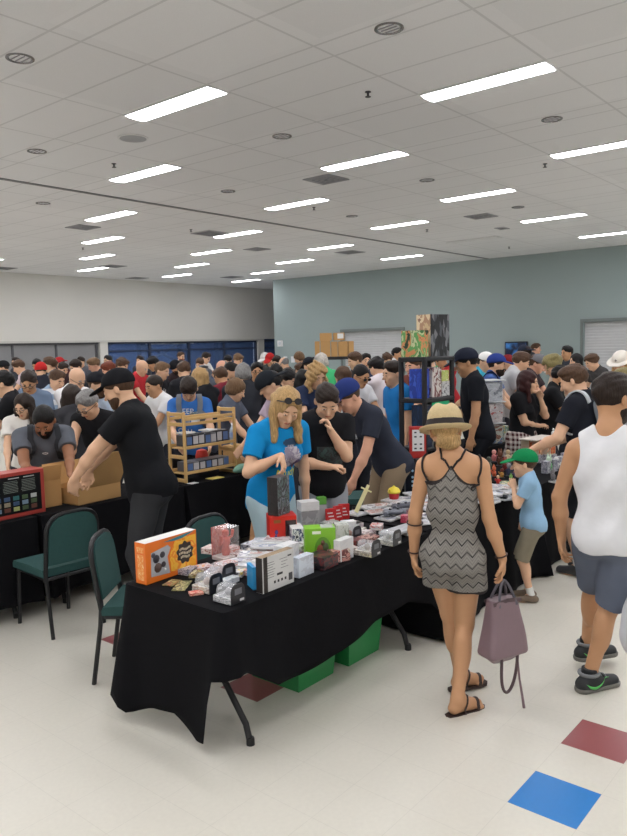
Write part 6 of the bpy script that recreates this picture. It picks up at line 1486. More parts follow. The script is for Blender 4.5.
    P('shelf_green', 'person in a green shirt seen through the black shelving', 428, 362, 11.6, 60, 'fair', 'short', 'dark', 'tee', (50, 160, 110), h=F, pose=pose('table'))
    P('shelf_red', 'person in a red shirt seen through the right gap of the black shelving', 441, 360, 12.8, 120, 'tan', 'short', 'dark', 'tee', (176, 50, 56), h=F, pose=pose('table'))
    P('tall_black', 'tall man in black and a dark cap, right beside the black shelving', 466, 363, 7.75, 88, 'tan', 'crop', 'black', 'tee', (26, 28, 34), 'pants', (28, 30, 36), hat='cap', hatc=(34, 38, 52), h=.009, pose=pose('up', hpitch=16, aL=((.10, .235, .86), None), aR=((.2, .2, .95), None), lean=5, fat=.1))
    P('white_back', 'person in a pale top behind the tall man in black', 478, 364, 12.6, 60, 'fair', 'short', 'dark', 'tee', (214, 212, 208), h=F, pose=pose('table'))
    P('white_cap', 'man in a white cap and cyan top', 485, 362, 11.4, 220, 'fair', 'short', 'dark', 'tee', (70, 176, 204), hat='backcap', hatc=(228, 226, 224), h=.014, pose=pose('table', hpitch=4))
    P('blue_cap', 'bearded man in a blue cap and blue tee with a navy backpack strap', 497, 365, 9.7, 250, 'fair', 'short', 'dark', 'tee', (66, 92, 150), hat='cap', hatc=(44, 62, 130), beard='dark', h=.012, pose=pose('table', hpitch=4))
    P('red_cap3', 'person in a dark red cap under the television', 508, 363, 13.6, 240, 'fair', 'short', 'black', 'tee', (30, 30, 34), hat='cap', hatc=(126, 40, 44), h=F, pose=pose('table'))
    P('grey_lean', 'brown haired person in a pale grey tee bending right under the television', 521, 362, 10.6, 262, 'fair', 'short', 'brown', 'tee', (180, 180, 182), h=.014, pose=pose('bend', lean=22, hpitch=14, fat=.4))
    P('dark_tv', 'person in a dark cap just under the television', 525, 353, 14.6, 40, 'fair', 'short', 'dark', 'tee', (40, 42, 52), hat='backcap', hatc=(40, 44, 58), h=F, pose=pose('up'))
    P('grey_cap', 'man in a grey cap turned backwards', 537, 364, 11.0, 240, 'pink', 'short', 'brown', 'tee', (60, 50, 54), hat='backcap', hatc=(110, 110, 114), h=.014, pose=pose('table', hpitch=12))
    P('tv_man', 'man with a white sheet of paper beside the television', 536, 349, 17.0, 240, 'pink', 'short', 'brown', 'tee', (60, 60, 66), h=F, pose=pose('read', hpitch=2))
    P('cream', 'person in a cream top leaning over between the grey cap and the bearded man', 553, 366, 11.2, 100, 'fair', 'messy', 'olive', 'tee', (220, 200, 176), h=F, pose=pose('bend', lean=30, hpitch=24))
    P('dark_wall', 'dark haired man by the right hand roller door looking left', 567, 353, 15.0, 110, 'tan', 'short', 'black', 'tee', (52, 56, 64), h=F, pose=pose('up', hpitch=6))
    P('long_left', 'dark haired person in profile facing left near the right hand roller door', 576, 361, 12.6, 95, 'fair', 'bob', 'black', 'tee', (44, 46, 54), h=.014, pose=pose('table', hpitch=4))
    P('beard_black', 'bearded man in a black tee with white letters on the chest', 561, 377, 8.5, 250, 'tan', 'short', 'black', 'tee', (27, 28, 31), beard='black', h=.009, pose=pose('table', hpitch=20, fat=.2))
    P('plaid', 'dark red haired woman in black, plaid shirt round her waist, hand at her face', 528, 382, 8.4, 228, 'fair', 'long', 'maroon', 'tee', (24, 24, 27), 'pants', (36, 36, 42), h=.007, pose=pose('up', female=True, fat=.35, hpitch=8, hyaw=18, aL=((.20, .07, 1.43), (.18, .34, 1.0)), aR=((.18, -.10, 1.10), (.0, .5, 1.0)), handL=(-.1, -.35, .9), handR=(.2, -1, .1), curl=50))
    P('back_pack', 'brown haired man in black carrying a grey backpack, seen from behind', 574, 381, 6.35, 46, 'fair', 'short', 'brown', 'tee', (30, 32, 40), 'shorts', (24, 25, 30), shoes=(58, 58, 60), sock=(222, 222, 220), h=.007, pose=pose('table', lean=6, hpitch=20, hyaw=10, aL=((.34, .26, 1.06), None), aR=((.36, .14, 1.06), None), fat=.2))
    P('shaggy', 'person with shaggy brown hair in a dark shirt before the right hand roller door', 592, 362, 12.6, 100, 'fair', 'messy', 'brown', 'tee', (66, 64, 64), h=.014, pose=pose('bend', lean=24, hpitch=20))
    P('white_hat', 'blonde woman in a wide white hat before the right hand roller door', 621, 363, 10.2, 130, 'fair', 'bob', 'blond', 'tee', (206, 190, 176), hat='brim', hatc=(226, 220, 210), h=.012, pose=pose('table', female=True, aL='chin'))
    P('olive', 'person with short pale olive hair at the right edge behind the white tank top man', 623, 381, 8.0, 60, 'fair', 'bowl', 'olive', 'tee', (190, 180, 150), h=.014, pose=pose('table'))
    # --- seated person behind the stall
    q = atz(250, 520, .45)
    P('seated', 'person in teal shorts sitting on a chair behind the woman in blue', at=(4.96, 4.40, 0), height=1.66, rel=72, skin_c='tan', hair='short', hairc='dark', top='tee', topc=(60, 60, 66), bot='shorts', botc=(30, 130, 112), h=.010,
      pose=dict(pelvis=(-.05, .52), lean=14, hpitch=24, feet=((.40, .14, 0), (.34, -.14, 0)), aL='lap', aR='lap', cuff=.05))
    # --- the three in front
    cw = dict(lean=1, curve=2, hpitch=8, hyaw=18, hlat=.045, female=True, wide=.91, hs=1.02, aL=((.05, .235, .87), (-.3, .5, 1.1)), aR=((.02, .285, .86), (-.3, -.1, 1.2)), handR=(.1, .02, -1), handL=(.12, -.05, -1), curl=30, fat=-.1, bare=True)
    cw['feet'] = feet_px(445, 431, 4.0, -16, cw, (((452, 692), (476, 686), 0), ((449, 716), (488, 703), 0)))
    P('hat_woman', 'blonde woman in a straw hat and grey zigzag romper holding a mauve handbag', 445, 431, 4.0, -16, 'tan', 'tie', 'blond', None, None, None, shoes=None, h=.0055, pose=cw)
    ct = dict(lean=2, curve=4, hpitch=8, hyaw=-30, wide=1.05, shz=-.095, hs=1.13, neck=.20, aL=((.02, .26, .86), (-.2, .5, 1.1)), aR=((.14, .27, .90), None), curl=35, cuff=.02, fold=.008)
    ct['feet'] = feet_px(613, 398, 4.12, -36, ct, (((578, 668), (604, 664), .05), ((580, 692), (626, 682), 0)))
    P('tank', 'dark haired man walking away in a white tank top and grey shorts', 613, 398, 4.12, -36, 'tan', 'short', 'dark', 'tank', (226, 227, 230), 'shorts', (104, 112, 128), shoes=None, beard='dark', h=.0055, pose=ct)
    P('boy', 'small boy in a green cap and pale blue tee, hand at his mouth', 524, 464, 5.72, 74, 'fair', 'short', 'brown', 'tee', (146, 184, 214), 'shorts', (138, 130, 112), hat='cap', hatc=(22, 128, 76), shoes=(112, 96, 80), sock=(222, 222, 218), h=.0065,
      pose=dict(lean=4, hpitch=6, hs=1.32, aL=((.20, .02, 1.34), (.18, .35, .95)), aR=((.1, .22, .86), None), handL=(.15, -.25, .9), curl=45, feet=((.0, .09, 6), (.02, -.09, -6)), cuff=.0))
def smat(f): return f
STRIPE = nodepat('striped_jersey', (222, 226, 230), (150, 172, 196), lambda t, o: mth(t, 'GREATER_THAN', mth(t, 'FRACT', mth(t, 'MULTIPLY', o[2], 7.0)), .5))
crowd()
print('crowd built in', round(_t.time()-_T0, 1), 's; heights to check:', WARN)
# ------------------------------------------------------------------ clothes and carried things of single people
def tolocal(s, c, Rm): return lambda P: (P-c)@Rm
def bvh_of(o):
    me = o.data; vs = np.empty(len(me.vertices)*3, np.float32); me.vertices.foreach_get('co', vs)
    return BVHTree.FromPolygons([Vector(x) for x in vs.reshape(-1, 3).tolist()], [list(p.vertices) for p in me.polygons])
def child(key, part): return [c for c in PEOPLE[key][0].children if c.name.split('.')[0] == part][0]
def cling(bv, pts, lift=.004, rad=.35):
    """lay a path of points on the nearest surface"""
    out = []
    for p in pts:
        h_ = bv.find_nearest(Vector(p)); q = np.array(h_[0]); n = np.array(h_[1]); out.append(q+n*lift)
    return out
# ---- the woman in the straw hat
r, s, sc = PEOPLE['hat_woman']
def romper_prims(s):
    o = torso_prims(s, .014, .05)
    P_, Rp, Rc, Ch, W = s['P'], s['Rp'], s['Rc'], s['C'], s['W']
    o.append(('a', .04, el(W+Rc@A3(0, 0, .03), (.125, .148, .10), Rc))); o.append(('s', .02, lambda P: 9-0*P[:, 0]))
    for k in 'LR':
        hp, kn = s['hip'+k], s['kn'+k]; u = kn-hp; m = hp+u*.46
        a = rc(hp, m+u*.1, .102, .122); b = pl(A3(0, 0, -1), m)
        o.append(('a', .025, lambda P, a=a, b=b: np.maximum(a(P), b(P))))
    o = [q for q in o if not (q[0] == 's')]
    def neck(P):
        q = (P-Ch)@Rc; back = q[:, 0] < .02
        zl = np.where(back, .038+.105*np.exp(-(np.abs(q[:, 1])/.045)**1.3), .10-.2*np.abs(q[:, 1])); return q[:, 2]-zl
    o.append(('i', 0, neck)); o.append(('w', 0, folds(.005, 30, 1.0)))
    for k in 'LR':                                                  # arms stay bare
        o.append(('s', .01, el(s['sh'+k]+Rc@A3(0, (.05 if k == 'L' else -.05), -.01), (.12, .075, .10), Rc)))
    # gathered waist
    o.append(('s', .03, lambda P: np.abs(np.sqrt((((P-(P_+Rp@A3(0, 0, .135)))@Rp)[:, :2]**2).sum(1))-.185)*1.0+np.abs(((P-(P_+Rp@A3(0, 0, .135)))@Rp)[:, 2])*.8-.052))
    return o, neck
ro, neckf = romper_prims(s)
hemz = [s['hip'+k]+(s['kn'+k]-s['hip'+k])*.46 for k in 'LR']
reg = [(1, lambda P: np.abs(neckf(P)+.006)-.011), (1, lambda P: np.abs(P[:, 2]-min(h_[2] for h_ in hemz)-.006)-.010)]
def zig(t, o):
    tri = mth(t, 'ABSOLUTE', mth(t, 'SUBTRACT', mth(t, 'FRACT', mth(t, 'MULTIPLY', o[1], 17.0)), .5))
    w = mth(t, 'FRACT', mth(t, 'ADD', mth(t, 'MULTIPLY', o[2], 16.5), mth(t, 'MULTIPLY', tri, 1.0)))
    st = mth(t, 'FRACT', mth(t, 'ADD', mth(t, 'MULTIPLY', o[2], 52.0), mth(t, 'MULTIPLY', tri, 4.0)))
    return mth(t, 'MINIMUM', mth(t, 'ADD', mth(t, 'MULTIPLY', mth(t, 'LESS_THAN', w, .15), .8), mth(t, 'MULTIPLY', mth(t, 'LESS_THAN', st, .45), .30)), 1)
ZIG = nodepat('zigzag_knit', (138, 134, 128), (46, 45, 46), zig); TRIM = mat((34, 26, 26), rough=.8, name='trim_binding')
me = smesh('romper', ro, .0055, *(BIG_LO, BIG_HI), reg); put('romper', me, [ZIG, TRIM], r)
bb = bvh_of(child('hat_woman', 'body')); rb = bvh_of(child('hat_woman', 'romper'))
Ch, Rc, N = s['C'], s['Rc'], s['N']; G = lambda x, y, z: Ch+Rc@A3(x, y, z)
for sd in (1, -1):
    pa = [G(-.2, sd*-.004, .135), G(-.19, sd*.035, .17), G(-.16, sd*.065, .20), G(-.09, sd*.085, .235), G(-.02, sd*.098, .26), G(.08, sd*.10, .20), G(.2, sd*.09, .10)]
    pp = []
    for a_, b_ in zip(pa[:-1], pa[1:]):
        for t_ in np.linspace(0, 1, 6, endpoint=False): pp.append(a_+(b_-a_)*t_)
    k = M(); k.tube(cling(bb, pp), .0062, 8); k.build('strap', TRIM, child('hat_woman', 'romper'), 179)
    pa = [G(-.09, sd*.132, .0), G(-.10, sd*.150, .05), G(-.08, sd*.158, .10), G(-.06, sd*.158, .15), G(-.02, sd*.15, .20), G(.08, sd*.14, .15), G(.14, sd*.12, .07)]
    pp = []
    for a_, b_ in zip(pa[:-1], pa[1:]):
        for t_ in np.linspace(0, 1, 6, endpoint=False): pp.append(a_+(b_-a_)*t_)
    k = M(); k.tube(cling(bb, pp, .006), .0062, 8); k.build('strap', TRIM, child('hat_woman', 'romper'), 179)
# hat
H, Rh = s['H']+A3(0, 0, -.030), s['Rh']@roty(.05); g = lambda *p: H+Rh@A3(*p)
STRAW = mat((206, 184, 140), rough=.8, bump=.5, bscale=260, var=.12, vscale=60, name='straw')
hp_ = [('a', 0, rc(g(-.012, 0, .055), g(-.014, 0, .095), .118, .106)), ('i', 0, pl(-(Rh@A3(0, 0, 1)), g(0, 0, .038))), ('s', .03, rc(g(-.10, 0, .208), g(.12, 0, .190), .026, .030)), ('s', .03, el(g(.10, .085, .17), (.05, .035, .06), Rh)), ('s', .03, el(g(.10, -.085, .17), (.05, .035, .06), Rh))]
def squash(f, cx=.94):                                              # a hat is longer than wide
    def q(P): L_ = (P-H)@Rh; L_ = L_*A3(1, 1.0/cx, 1); return f(L_@Rh.T+H)
    return q
me = smesh('hat', [(a, b, squash(c)) for a, b, c in hp_], .006, H-.3, H+.35); hat = put('straw_hat', me, [STRAW], r)
k = M(); n = 48; ring = []
for lay in (0, 1):
    for rr in (0, .5, 1):
        for i in range(n):
            a = 2*PI*i/n; x = math.cos(a)*(.108+.052*rr)-.012; y = math.sin(a)*(.102+.046*rr)
            z = .040+rr*rr*(.020*(math.cos(a) < 0)*abs(math.cos(a))-.022*max(0, math.cos(a))+.008*abs(math.sin(a)))-(.005 if lay else 0); ring.append(g(x, y, z))
f = []
for lay in (0, 1):
    for q in range(2):
        for i in range(n): a = [lay*3*n+q*n+i, lay*3*n+q*n+(i+1) % n, lay*3*n+(q+1)*n+(i+1) % n, lay*3*n+(q+1)*n+i]; f.append(a[::-1] if lay == 0 else a)
for i in range(n): i2 = (i+1) % n; f.append([2*n+i2, 2*n+i, 5*n+i, 5*n+i2]); f.append([i, i2, 3*n+i2, 3*n+i])
k.add(ring, f); k.build('brim', STRAW, hat, 60)
hp2 = [('a', 0, (lambda P, fs=[(a_, b_, squash(c_)) for a_, b_, c_ in hp_[:1]]: sdf(fs)(P)-.0035)), ('i', 0, pl(-(Rh@A3(0, 0, 1)), g(0, 0, .045))), ('i', 0, pl(Rh@A3(0, 0, 1), g(0, 0, .098)))]
me = smesh('band', hp2, .0055, H-.3, H+.35); me.materials.append(mat((36, 28, 27), rough=.75, name='ribbon')); link('hat_band', me, hat)
# bracelets and sandals
for kk, t_, rad in (('L', .06, .030), ('L', -.42, .040), ('R', .08, .030)):
    e_, w_ = s['el'+kk], s['wr'+kk]; u = (w_-e_)/np.linalg.norm(w_-e_); c_ = w_-u*.25*t_ if t_ > 0 else e_+u*.25*.22
    a1 = np.cross(u, A3(1, 0, .2)); a1 /= np.linalg.norm(a1); a2 = np.cross(u, a1); k = M()
    k.tube([c_+(a1*math.cos(a)+a2*math.sin(a))*rad*1.12 for a in np.linspace(0, 2*PI, 20, endpoint=False)], .0045, 6, closed=True); k.build('bracelet', mat((60, 34, 26), rough=.5), r)
SAND = mat((52, 36, 32), rough=.6, name='sandal')
for kk in 'LR':
    an, fy = s['an'+kk], s['fy'+kk]; fd = A3(math.cos(fy), math.sin(fy), 0); lf = A3(-fd[1], fd[0], 0); z0 = an[2]-.085-.012
    b = A3(an[0], an[1], z0)
    out = [(-.085, .0), (-.075, .026), (-.03, .036), (.06, .042), (.12, .048), (.165, .042), (.192, .018), (.195, -.012), (.17, -.038), (.12, -.046), (.06, -.040), (-.03, -.034), (-.075, -.024)]
    k = M(); v = [b+fd*x+lf*y+A3(0, 0, z) for z in (.0, .016) for x, y in out]; n = len(out)
    k.add(v, [list(range(n))[::-1], list(range(n, 2*n))]+[[i, (i+1) % n, n+(i+1) % n, n+i] for i in range(n)]); so = k.build('sandal', SAND, r, 30)
    for x0 in (.115, .02):
        pts = []
        for t_ in np.linspace(0, PI, 12): pts.append(b+fd*(x0+.02*math.sin(t_))+lf*(.046*math.cos(t_))+A3(0, 0, .016+(.062 if x0 > .1 else .082)*math.sin(t_)))
        pts = [pts[0]]+cling(bb, pts[1:-1], .004)+[pts[-1]]
        k = M(); k.strap(pts, .020 if x0 > .1 else .012, .003, fd); k.build('strap', SAND, so, 60)
# handbag: body, two handles, shoulder strap hanging down
wr = world('hat_woman', s['wrR']+s['hdR']*.115); top = wr+A3(0, 0, -.055)
t = thing('handbag', 'mauve leather handbag hanging from the hand of the hat woman, strap trailing', 'handbag', (wr[0], wr[1], 0), head(-62))
MV = mat((128, 106, 112), rough=.38, bump=.15, bscale=40, var=.1, vscale=5, name='leather'); MVD = mat((84, 66, 70), rough=.45, name='leather')
zt, zb = wr[2]-.115, wr[2]-.425
def bagf(P):
    t_ = np.clip((P[:, 2]-zb)/(zt-zb), 0, 1); w = .138-.050*t_; d = .075-.035*t_
    dx = np.abs(P[:, 0])-w+.03; dy = np.abs(P[:, 1])-d+.03; dz = np.maximum(zb+.03-P[:, 2], P[:, 2]-zt)
    q = np.maximum(np.stack([dx, dy, np.where(P[:, 2] < (zb+zt)/2, dz, -9)], 1), 0); a = np.sqrt((q*q).sum(1))+np.minimum(np.maximum(dx, dy), 0)-.03
    return np.maximum(a, P[:, 2]-zt)
me = smesh('bag', [('a', 0, bagf), ('w', 0, folds(.004, 22, 2))], .007, (-.2, -.14, zb-.05), (.2, .14, zt+.05)); me.materials.append(MV); b0 = link('bag_body', me, t)
k = M()
for sd in (1, -1): k.strap([(-.094, sd*.035, zt-.01), (0, sd*.042, zt+.004), (.094, sd*.035, zt-.01)], .02, .006, (0, 0, 1))
k.build('rim', MVD, b0, 60)
for sd in (1, -1):
    k = M(); hz = wr[2]-.012; P_ = [(-.06*math.cos(a)*(1-.35*math.sin(a)), sd*(.042-.034*math.sin(a)), zt-.03+(hz-zt+.03)*math.sin(a)) for a in np.linspace(0, PI, 16)]
    k.tube(P_, .0075, 8); k.build('handle', mat((92, 88, 96), rough=.35, name='leather'), t)
k = M(); P_ = [(-.045-.01*math.sin(a), -.076, zb+.02-.20*math.sin(a)) if 0 else (-.055+.11*(1-math.cos(a))/2, -.055+.02*math.sin(a), zb+.015-.215*math.sin(a)**.75) for a in np.linspace(0, PI, 22)]
k.tube(P_, .0085, 8); k.build('shoulder_strap', MVD, t, 60)
k = M(); k.tube([(.055, -.05, zb+.01), (.075, -.05, zb-.14), (.10, -.045, zb-.24), (.118, -.04, zb-.315)], [.006, .006, .007, .008], 8); k.build('strap_end', MV, t, 60)
# ---- the man in the tank top: high top shoes, carrier bag
r, s, sc = PEOPLE['tank']
BLK = mat((34, 37, 40), rough=.55, name='suede'); GRL = mat((126, 130, 132), rough=.5, name='grey_leather'); LIME = mat((92, 196, 96), rough=.45, name='green_leather'); SOL = mat((112, 110, 104), rough=.7, name='rubber')
for kk in 'LR':
    an, fy = s['an'+kk], s['fy'+kk]; fd = A3(math.cos(fy), math.sin(fy), 0); lf = A3(-fd[1], fd[0], 0); b = A3(an[0], an[1], an[2]-.085)
    sp = shoe_prims(s, kk, 'high'); me = smesh('shoe', sp, .006, an-.3, an+.3); me.materials.append(BLK); so = link('high_top_shoe', me, r)
    me = smesh('sole', sole_prims(s, kk), .006, an-.3, an+.3); me.materials.append(SOL); link('sole', me, so)
    bv = bvh_of(so)
    for sd in (1, -1):
        # curved tick, laid on the side of the shoe
        tick = [(-.055, .060), (-.030, .046), (.0, .040), (.03, .046), (.07, .062), (.10, .080), (.06, .054), (.02, .028), (-.005, .022), (-.03, .030)]
        v = []; up_, lo_ = tick[:5]+[tick[5]], [tick[0]]+tick[:5:-1]+[tick[5]]
        # dense strip between the upper and lower edge
        def along(pl_, t_): 
            q = np.array(pl_); i = min(int(t_*(len(q)-1)), len(q)-2); f_ = t_*(len(q)-1)-i; return q[i]*(1-f_)+q[i+1]*f_
        vv = []
        for i in range(13):
            a_ = along(up_, i/12); c_ = along(lo_, i/12)
            for w_ in (0, .5, 1): q = a_*(1-w_)+c_*w_; vv.append(b+fd*q[0]+A3(0, 0, q[1])+lf*sd*.12)
        hit = []
        for p in vv:
            h_ = bv.ray_cast(Vector(p), Vector(-lf*sd), .2); hit.append(np.array(h_[0])+lf*sd*.0025 if h_[0] is not None else p-lf*sd*.08)
        k = M(); k.add(hit, [[3*i+w_, 3*i+w_+1, 3*i+w_+4, 3*i+w_+3] for i in range(12) for w_ in (0, 1)]); o = k.build('green_tick', LIME, so, 179); md = o.modifiers.new('t', 'SOLIDIFY'); md.thickness = .003
    k = M(); c_ = an+A3(0, 0, .018)-fd*.005; k.tube([c_+(fd*math.cos(a)*1.05+lf*math.sin(a))*.050 for a in np.linspace(0, 2*PI, 20, endpoint=False)], .011, 8, closed=True); k.build('collar', GRL, so, 179)
    for i, (x, z) in enumerate(((.035, .098), (.055, .088), (.075, .078), (.095, .070))):
        pts = cling(bv, [b+fd*x+lf*y+A3(0, 0, z) for y in np.linspace(-.03, .03, 7)], .004); k = M(); k.tube(pts, .0035, 6); k.build('lace', GRL if i % 2 else BLK, so, 179)
    k = M(); pts = cling(bv, [b+fd*x+lf*.05+A3(0, 0, z) for x, z in ((-.05, .105), (-.01, .085), (.03, .075), (.06, .095))], .002); k.strap(pts, .022, .003, A3(0, 0, 1)); k.build('grey_strap', GRL, so, 60)
p = pz(634, 626, 4.0)
c = [('a', 0, el((0, 0, 0), (.10, .07, .155))), ('a', .03, rc((0, 0, .08), (0, 0, .24), .05, .012)), ('w', 0, folds(.010, 34, 1.0))]
o = link('carrier_bag', smesh('carrier_bag', c, .009, (-.2, -.2, -.25), (.2, .2, .35))); o.data.materials.append(mat((206, 208, 214), rough=.35, name='bag_film')); o.location = p
tag(o, 'white plastic carrier bag held by the tank top man at the right edge', 'bag')
# ---- backpack on the man in black, and its straps
r, s, sc = PEOPLE['back_pack']
Ch, Rc = s['C'], s['Rc']; yaw = r.rotation_euler[2]
t = thing('backpack', 'grey backpack with blue piping on the back of the brown haired man', 'backpack', r.location, yaw, None, sc)
BG = mat((146, 152, 158), rough=.8, bump=.3, bscale=120, name='canvas'); BB = mat((72, 120, 146), rough=.7, name='piping')
def bpk(P):
    q = np.abs((P-(Ch+Rc@A3(-.215, 0, -.04)))@Rc)-A3(.075, .135, .20)+.06; return np.sqrt((np.maximum(q, 0)**2).sum(1))+np.minimum(q.max(1), 0)-.06
me = smesh('bag', [('a', 0, bpk), ('w', 0, folds(.004, 26, 1))], .009, Ch-.6, Ch+.5); me.materials.append(BG); bo = link('pack_body', me, t)
def fpk(P):
    q = np.abs((P-(Ch+Rc@A3(-.285, 0, -.10)))@Rc)-A3(.035, .105, .10)+.03; return np.sqrt((np.maximum(q, 0)**2).sum(1))+np.minimum(q.max(1), 0)-.03
me = smesh('pocket', [('a', 0, fpk)], .009, Ch-.6, Ch+.5); me.materials.append(BG); link('front_pocket', me, t)
for w_, zc, hh, x in ((.112, -.10, .105, -.315), (.140, -.04, .19, -.287)):
    k = M(); P_ = [Ch+Rc@A3(x+.02*(abs(math.sin(a))), w_*math.cos(a), zc+hh*math.sin(a)) for a in np.linspace(0, PI, 16)]; k.tube(P_, .006, 8); k.build('piping', BB, t)
k = M(); k.strap([Ch+Rc@A3(-.262, y, .105) for y in (-.07, 0, .07)], .03, .006, Rc@A3(0, 0, 1)); k.build('brown_patch', mat((130, 92, 80), rough=.7), t, 60)
tb = bvh_of(child('back_pack', 'tshirt'))
for sd in (1, -1):
    pa = [Ch+Rc@A3(*q) for q in ((-.14, sd*.085, .13), (-.10, sd*.10, .21), (-.02, sd*.105, .25), (.07, sd*.105, .2), (.15, sd*.11, .08), (.13, sd*.14, -.06), (.0, sd*.19, -.12))]; pp = []
    for a_, b_ in zip(pa[:-1], pa[1:]):
        for t_ in np.linspace(0, 1, 5, endpoint=False): pp.append(a_+(b_-a_)*t_)
    k = M(); k.strap(cling(tb, pp, .010), .05, .012, Rc@A3(0, 1, 0)); k.build('shoulder_strap', mat((186, 190, 194), rough=.8), t, 60)
def shoulder_straps(key, col, w=.05, part='tshirt', sides=(1, -1)):
    r, s, sc = PEOPLE[key]; Ch, Rc = s['C'], s['Rc']; tb = bvh_of(child(key, part))
    for sd in sides:
        pa = [Ch+Rc@A3(*q) for q in ((-.16, sd*.10, .10), (-.10, sd*.11, .21), (-.02, sd*.115, .25), (.07, sd*.12, .2), (.15, sd*.125, .08), (.14, sd*.15, -.06), (.05, sd*.21, -.16))]; pp = []
        for a_, b_ in zip(pa[:-1], pa[1:]):
            for t_ in np.linspace(0, 1, 5, endpoint=False): pp.append(a_+(b_-a_)*t_)
        k = M(); k.strap(cling(tb, pp, .007), w, .010, Rc@A3(0, 1, 0)); k.build('bag_strap', cloth(col), PEOPLE[key][0], 60)
shoulder_straps('grey_tee', (62, 64, 68)); shoulder_straps('blue_tee', (120, 126, 134), .06); shoulder_straps('blue_cap', (30, 40, 70), .07, sides=(-1,)); shoulder_straps('girl', (70, 70, 76), .05, sides=(1,))
# ---- prints on shirts
def front(key, x, z): 
    s = PEOPLE[key][1]; return s['C']+s['Rc']@A3(.45, x, z), s['Rc']@A3(0, 1, 0), s['Rc']@A3(0, 0, 1), s['Rc']@A3(-1, 0, 0)
def print_text(key, txt, size, x, z, col, part='tshirt'):
    v, f = flat_text(txt, size); o, rt_, up_, inn = front(key, x, z); return project(key, part, v, f, o, rt_, up_, inn, mat(col, rough=.7), 'shirt_lettering')
def print_patch(key, w, h_, x, z, m, keep=None, part='tshirt', back=False, name='shirt_print'):
    v, f = grid_patch(w, h_, 12, 12, keep); o, rt_, up_, inn = front(key, x, z)
    if back: s = PEOPLE[key][1]; o = s['C']+s['Rc']@A3(-.45, x, z); rt_ = -rt_; inn = -inn
    return project(key, part, v, f, o, rt_, up_, inn, m, name)
disc = lambda x, y: x*x+y*y < 1
PW = mat((226, 226, 226), rough=.7)
print_text('blue_tee', 'KEEP', .085, -.05, .075, (222, 226, 232))
print_patch('blue_tee', .12, .075, .055, .035, art([(214, 214, 214), (60, 80, 90), (120, 150, 160), (190, 196, 200)], 3, 1.0, kind='noise'), name='shirt_print'); print_patch('blue_tee', .11, .05, .065, -.03, PW); print_patch('blue_tee', .10, .07, -.05, -.03, mat((150, 162, 184), rough=.7))
print_text('blue_tee', 'CALL', .075, -.05, -.155, (216, 220, 228)); print_text('blue_tee', 'SAND', .06, -.04, -.225, (206, 212, 222))
LIL = art([(176, 166, 180), (150, 140, 160), (196, 188, 196), (116, 106, 126)], 2.5, 3.0, kind='noise')
print_patch('blue_woman', .15, .17, .02, -.01, LIL, disc); print_patch('blue_woman', .07, .075, -.075, -.0, mat((206, 206, 210), rough=.7), lambda x, y: abs(x)+abs(y) < 1); print_patch('blue_woman', .06, .09, .08, -.07, mat((96, 70, 110), rough=.7), disc); print_patch('blue_woman', .12, .06, .02, .09, mat((40, 70, 100), rough=.7), disc)
print_text('blue_woman', 'Mudy', .085, .035, -.145, (206, 214, 60))
print_text('beard_black', 'ETH', .07, .02, -.0, (206, 206, 210))
v, f = grid_patch(.05, .026, 16, 8, lambda x, y: abs(abs(y)-.62+.55*(x*x)*(1 if abs(y) > 0 else 1)*.9) < .30)
o_, rt_, up_, inn = front('grey_tee', .0, .055); project('grey_tee', 'tshirt', v, f, o_, rt_, up_, inn, PW, 'shirt_mark')
print_patch('navy_logo', .12, .12, .0, .03, PW, lambda x, y: .35 < x*x+y*y < 1, part='shirt'); print_patch('jersey', .2, .18, .02, -.02, art([(220, 222, 226), (60, 110, 180), (40, 70, 140), (226, 226, 228)], 2, 1.0, kind='noise'), disc, part='shirt')
print_patch('brown_young', .12, .2, .0, -.02, art([(214, 214, 216), (60, 60, 66), (206, 206, 206)], 2.5, 2.0, kind='noise'), disc)
print_patch('chin_man', .22, .16, .02, -.10, art([(28, 28, 31), (38, 58, 60), (28, 30, 33), (46, 72, 70)], 3, 2.0, kind='noise'))
# tattoo of the grey haired man, cap badge of the bending man
# ---- sunglasses pushed up on the fair woman's head
r, s, sc = PEOPLE['blue_woman']; H, Rh = s['H'], s['Rh']; g = lambda *p: H+Rh@A3(*p)
k = M()
for sd in (1, -1):
    c_ = (.072, sd*.036, .098); ring = [g(c_[0]-.018*math.sin(a)*.9, c_[1]+.027*math.cos(a), c_[2]+.020*math.sin(a)*.8) for a in np.linspace(0, 2*PI, 14, endpoint=False)]; n0 = Rh@A3(.6, 0, .8)
    k.add([p+n0*.010 for p in ring]+[p+n0*.004 for p in ring], [list(range(14)), list(range(27, 13, -1))]+[[i, 14+i, 14+(i+1) % 14, (i+1) % 14] for i in range(14)])
    k.tube([g(.085, sd*.060, .098), g(.04, sd*.088, .075), g(-.02, sd*.094, .03)], .004, 6)
k.tube([g(.084, -.012, .108), g(.088, 0, .112), g(.084, .012, .108)], .004, 6)
k.build('sunglasses', mat((24, 20, 24), rough=.2, name='frame_plastic'), r)
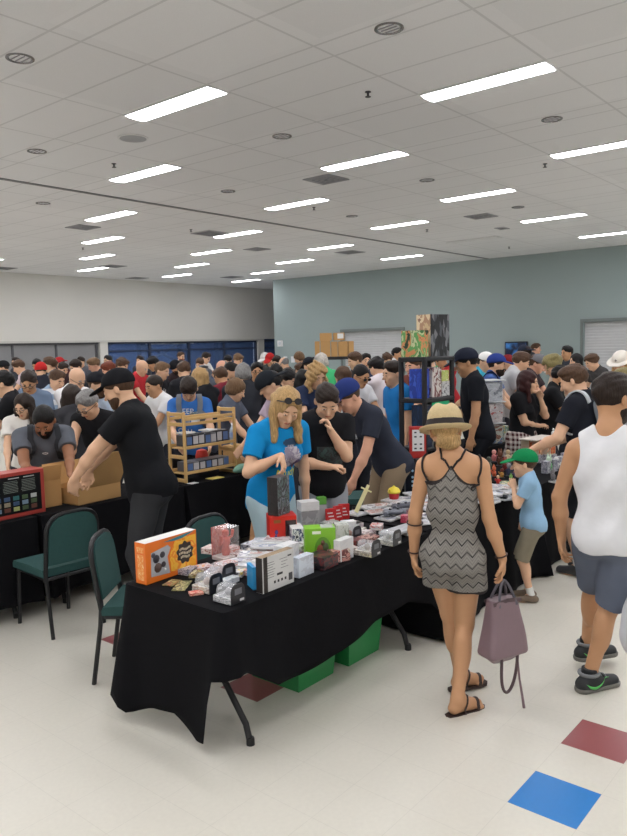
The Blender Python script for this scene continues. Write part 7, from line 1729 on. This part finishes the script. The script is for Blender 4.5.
# ---- plaid shirt knotted round the waist
r, s, sc = PEOPLE['plaid']; P_, Rp = s['P'], s['Rp']
def check(t, o):
    a = mth(t, 'LESS_THAN', mth(t, 'FRACT', mth(t, 'MULTIPLY', o[2], 17.0)), .5); b = mth(t, 'LESS_THAN', mth(t, 'FRACT', mth(t, 'MULTIPLY', mth(t, 'ADD', o[1], o[0]), 17.0)), .5); return mth(t, 'MULTIPLY', mth(t, 'ADD', a, b), .5)
c = [('a', .05, el(P_+Rp@A3(0, 0, .02), A3(.152+.02, .20+.02, .17), Rp)), ('a', .06, rc(P_+A3(-.02, .06, -.10), P_+A3(-.05, .09, -.32), .15, .16)), ('a', .06, rc(P_+A3(-.02, -.06, -.10), P_+A3(-.05, -.09, -.32), .15, .16)), ('i', 0, pl((0, 0, 1), P_+A3(0, 0, .10))), ('i', 0, pl((-.4, 0, -1), P_+A3(0, 0, -.30))), ('w', 0, folds(.008, 26))]
put('plaid_shirt', smesh('plaid', c, .009, BIG_LO, BIG_HI), [nodepat('plaid_flannel', (206, 196, 190), (70, 30, 36), check)], r)
k = M(); q = world('tv_man', PEOPLE['tv_man'][1]['wrL']); hd_ = PEOPLE['tv_man'][0].rotation_euler[2]
o = M().box((0, 0, .06), (.006, .2, .26)).build('paper_sheet', mat((232, 232, 232), rough=.7)); o.location = (q[0], q[1], q[2]); o.rotation_euler = (0, R(12), hd_); tag(o, 'white sheet of paper held by the man beside the television', 'paper')
# badge on the blue cap, small mark on the green one
for key, col, w_ in (('navy_bend', (220, 222, 228), .034), ('boy', (206, 226, 210), .012), ('white_hat', (60, 56, 60), .03)):
    r, s, sc = PEOPLE[key]; part = 'hat' if key == 'white_hat' else 'cap'; H, Rh = s['H'], s['Rh']
    v, f = grid_patch(w_*s['hs'], w_*s['hs'], 8, 8, lambda x, y: abs(x) < .35 or abs(y) < .3); d0 = Rh@(rotz(.45 if key == 'navy_bend' else .0)@A3(1, 0, 0))
    project(key, part, v, f, H+Rh@A3(0, 0, .085*s['hs'])+d0*.4, Rh@A3(0, 1, 0), Rh@A3(0, 0, 1), -d0, mat(col, rough=.7), 'cap_badge')
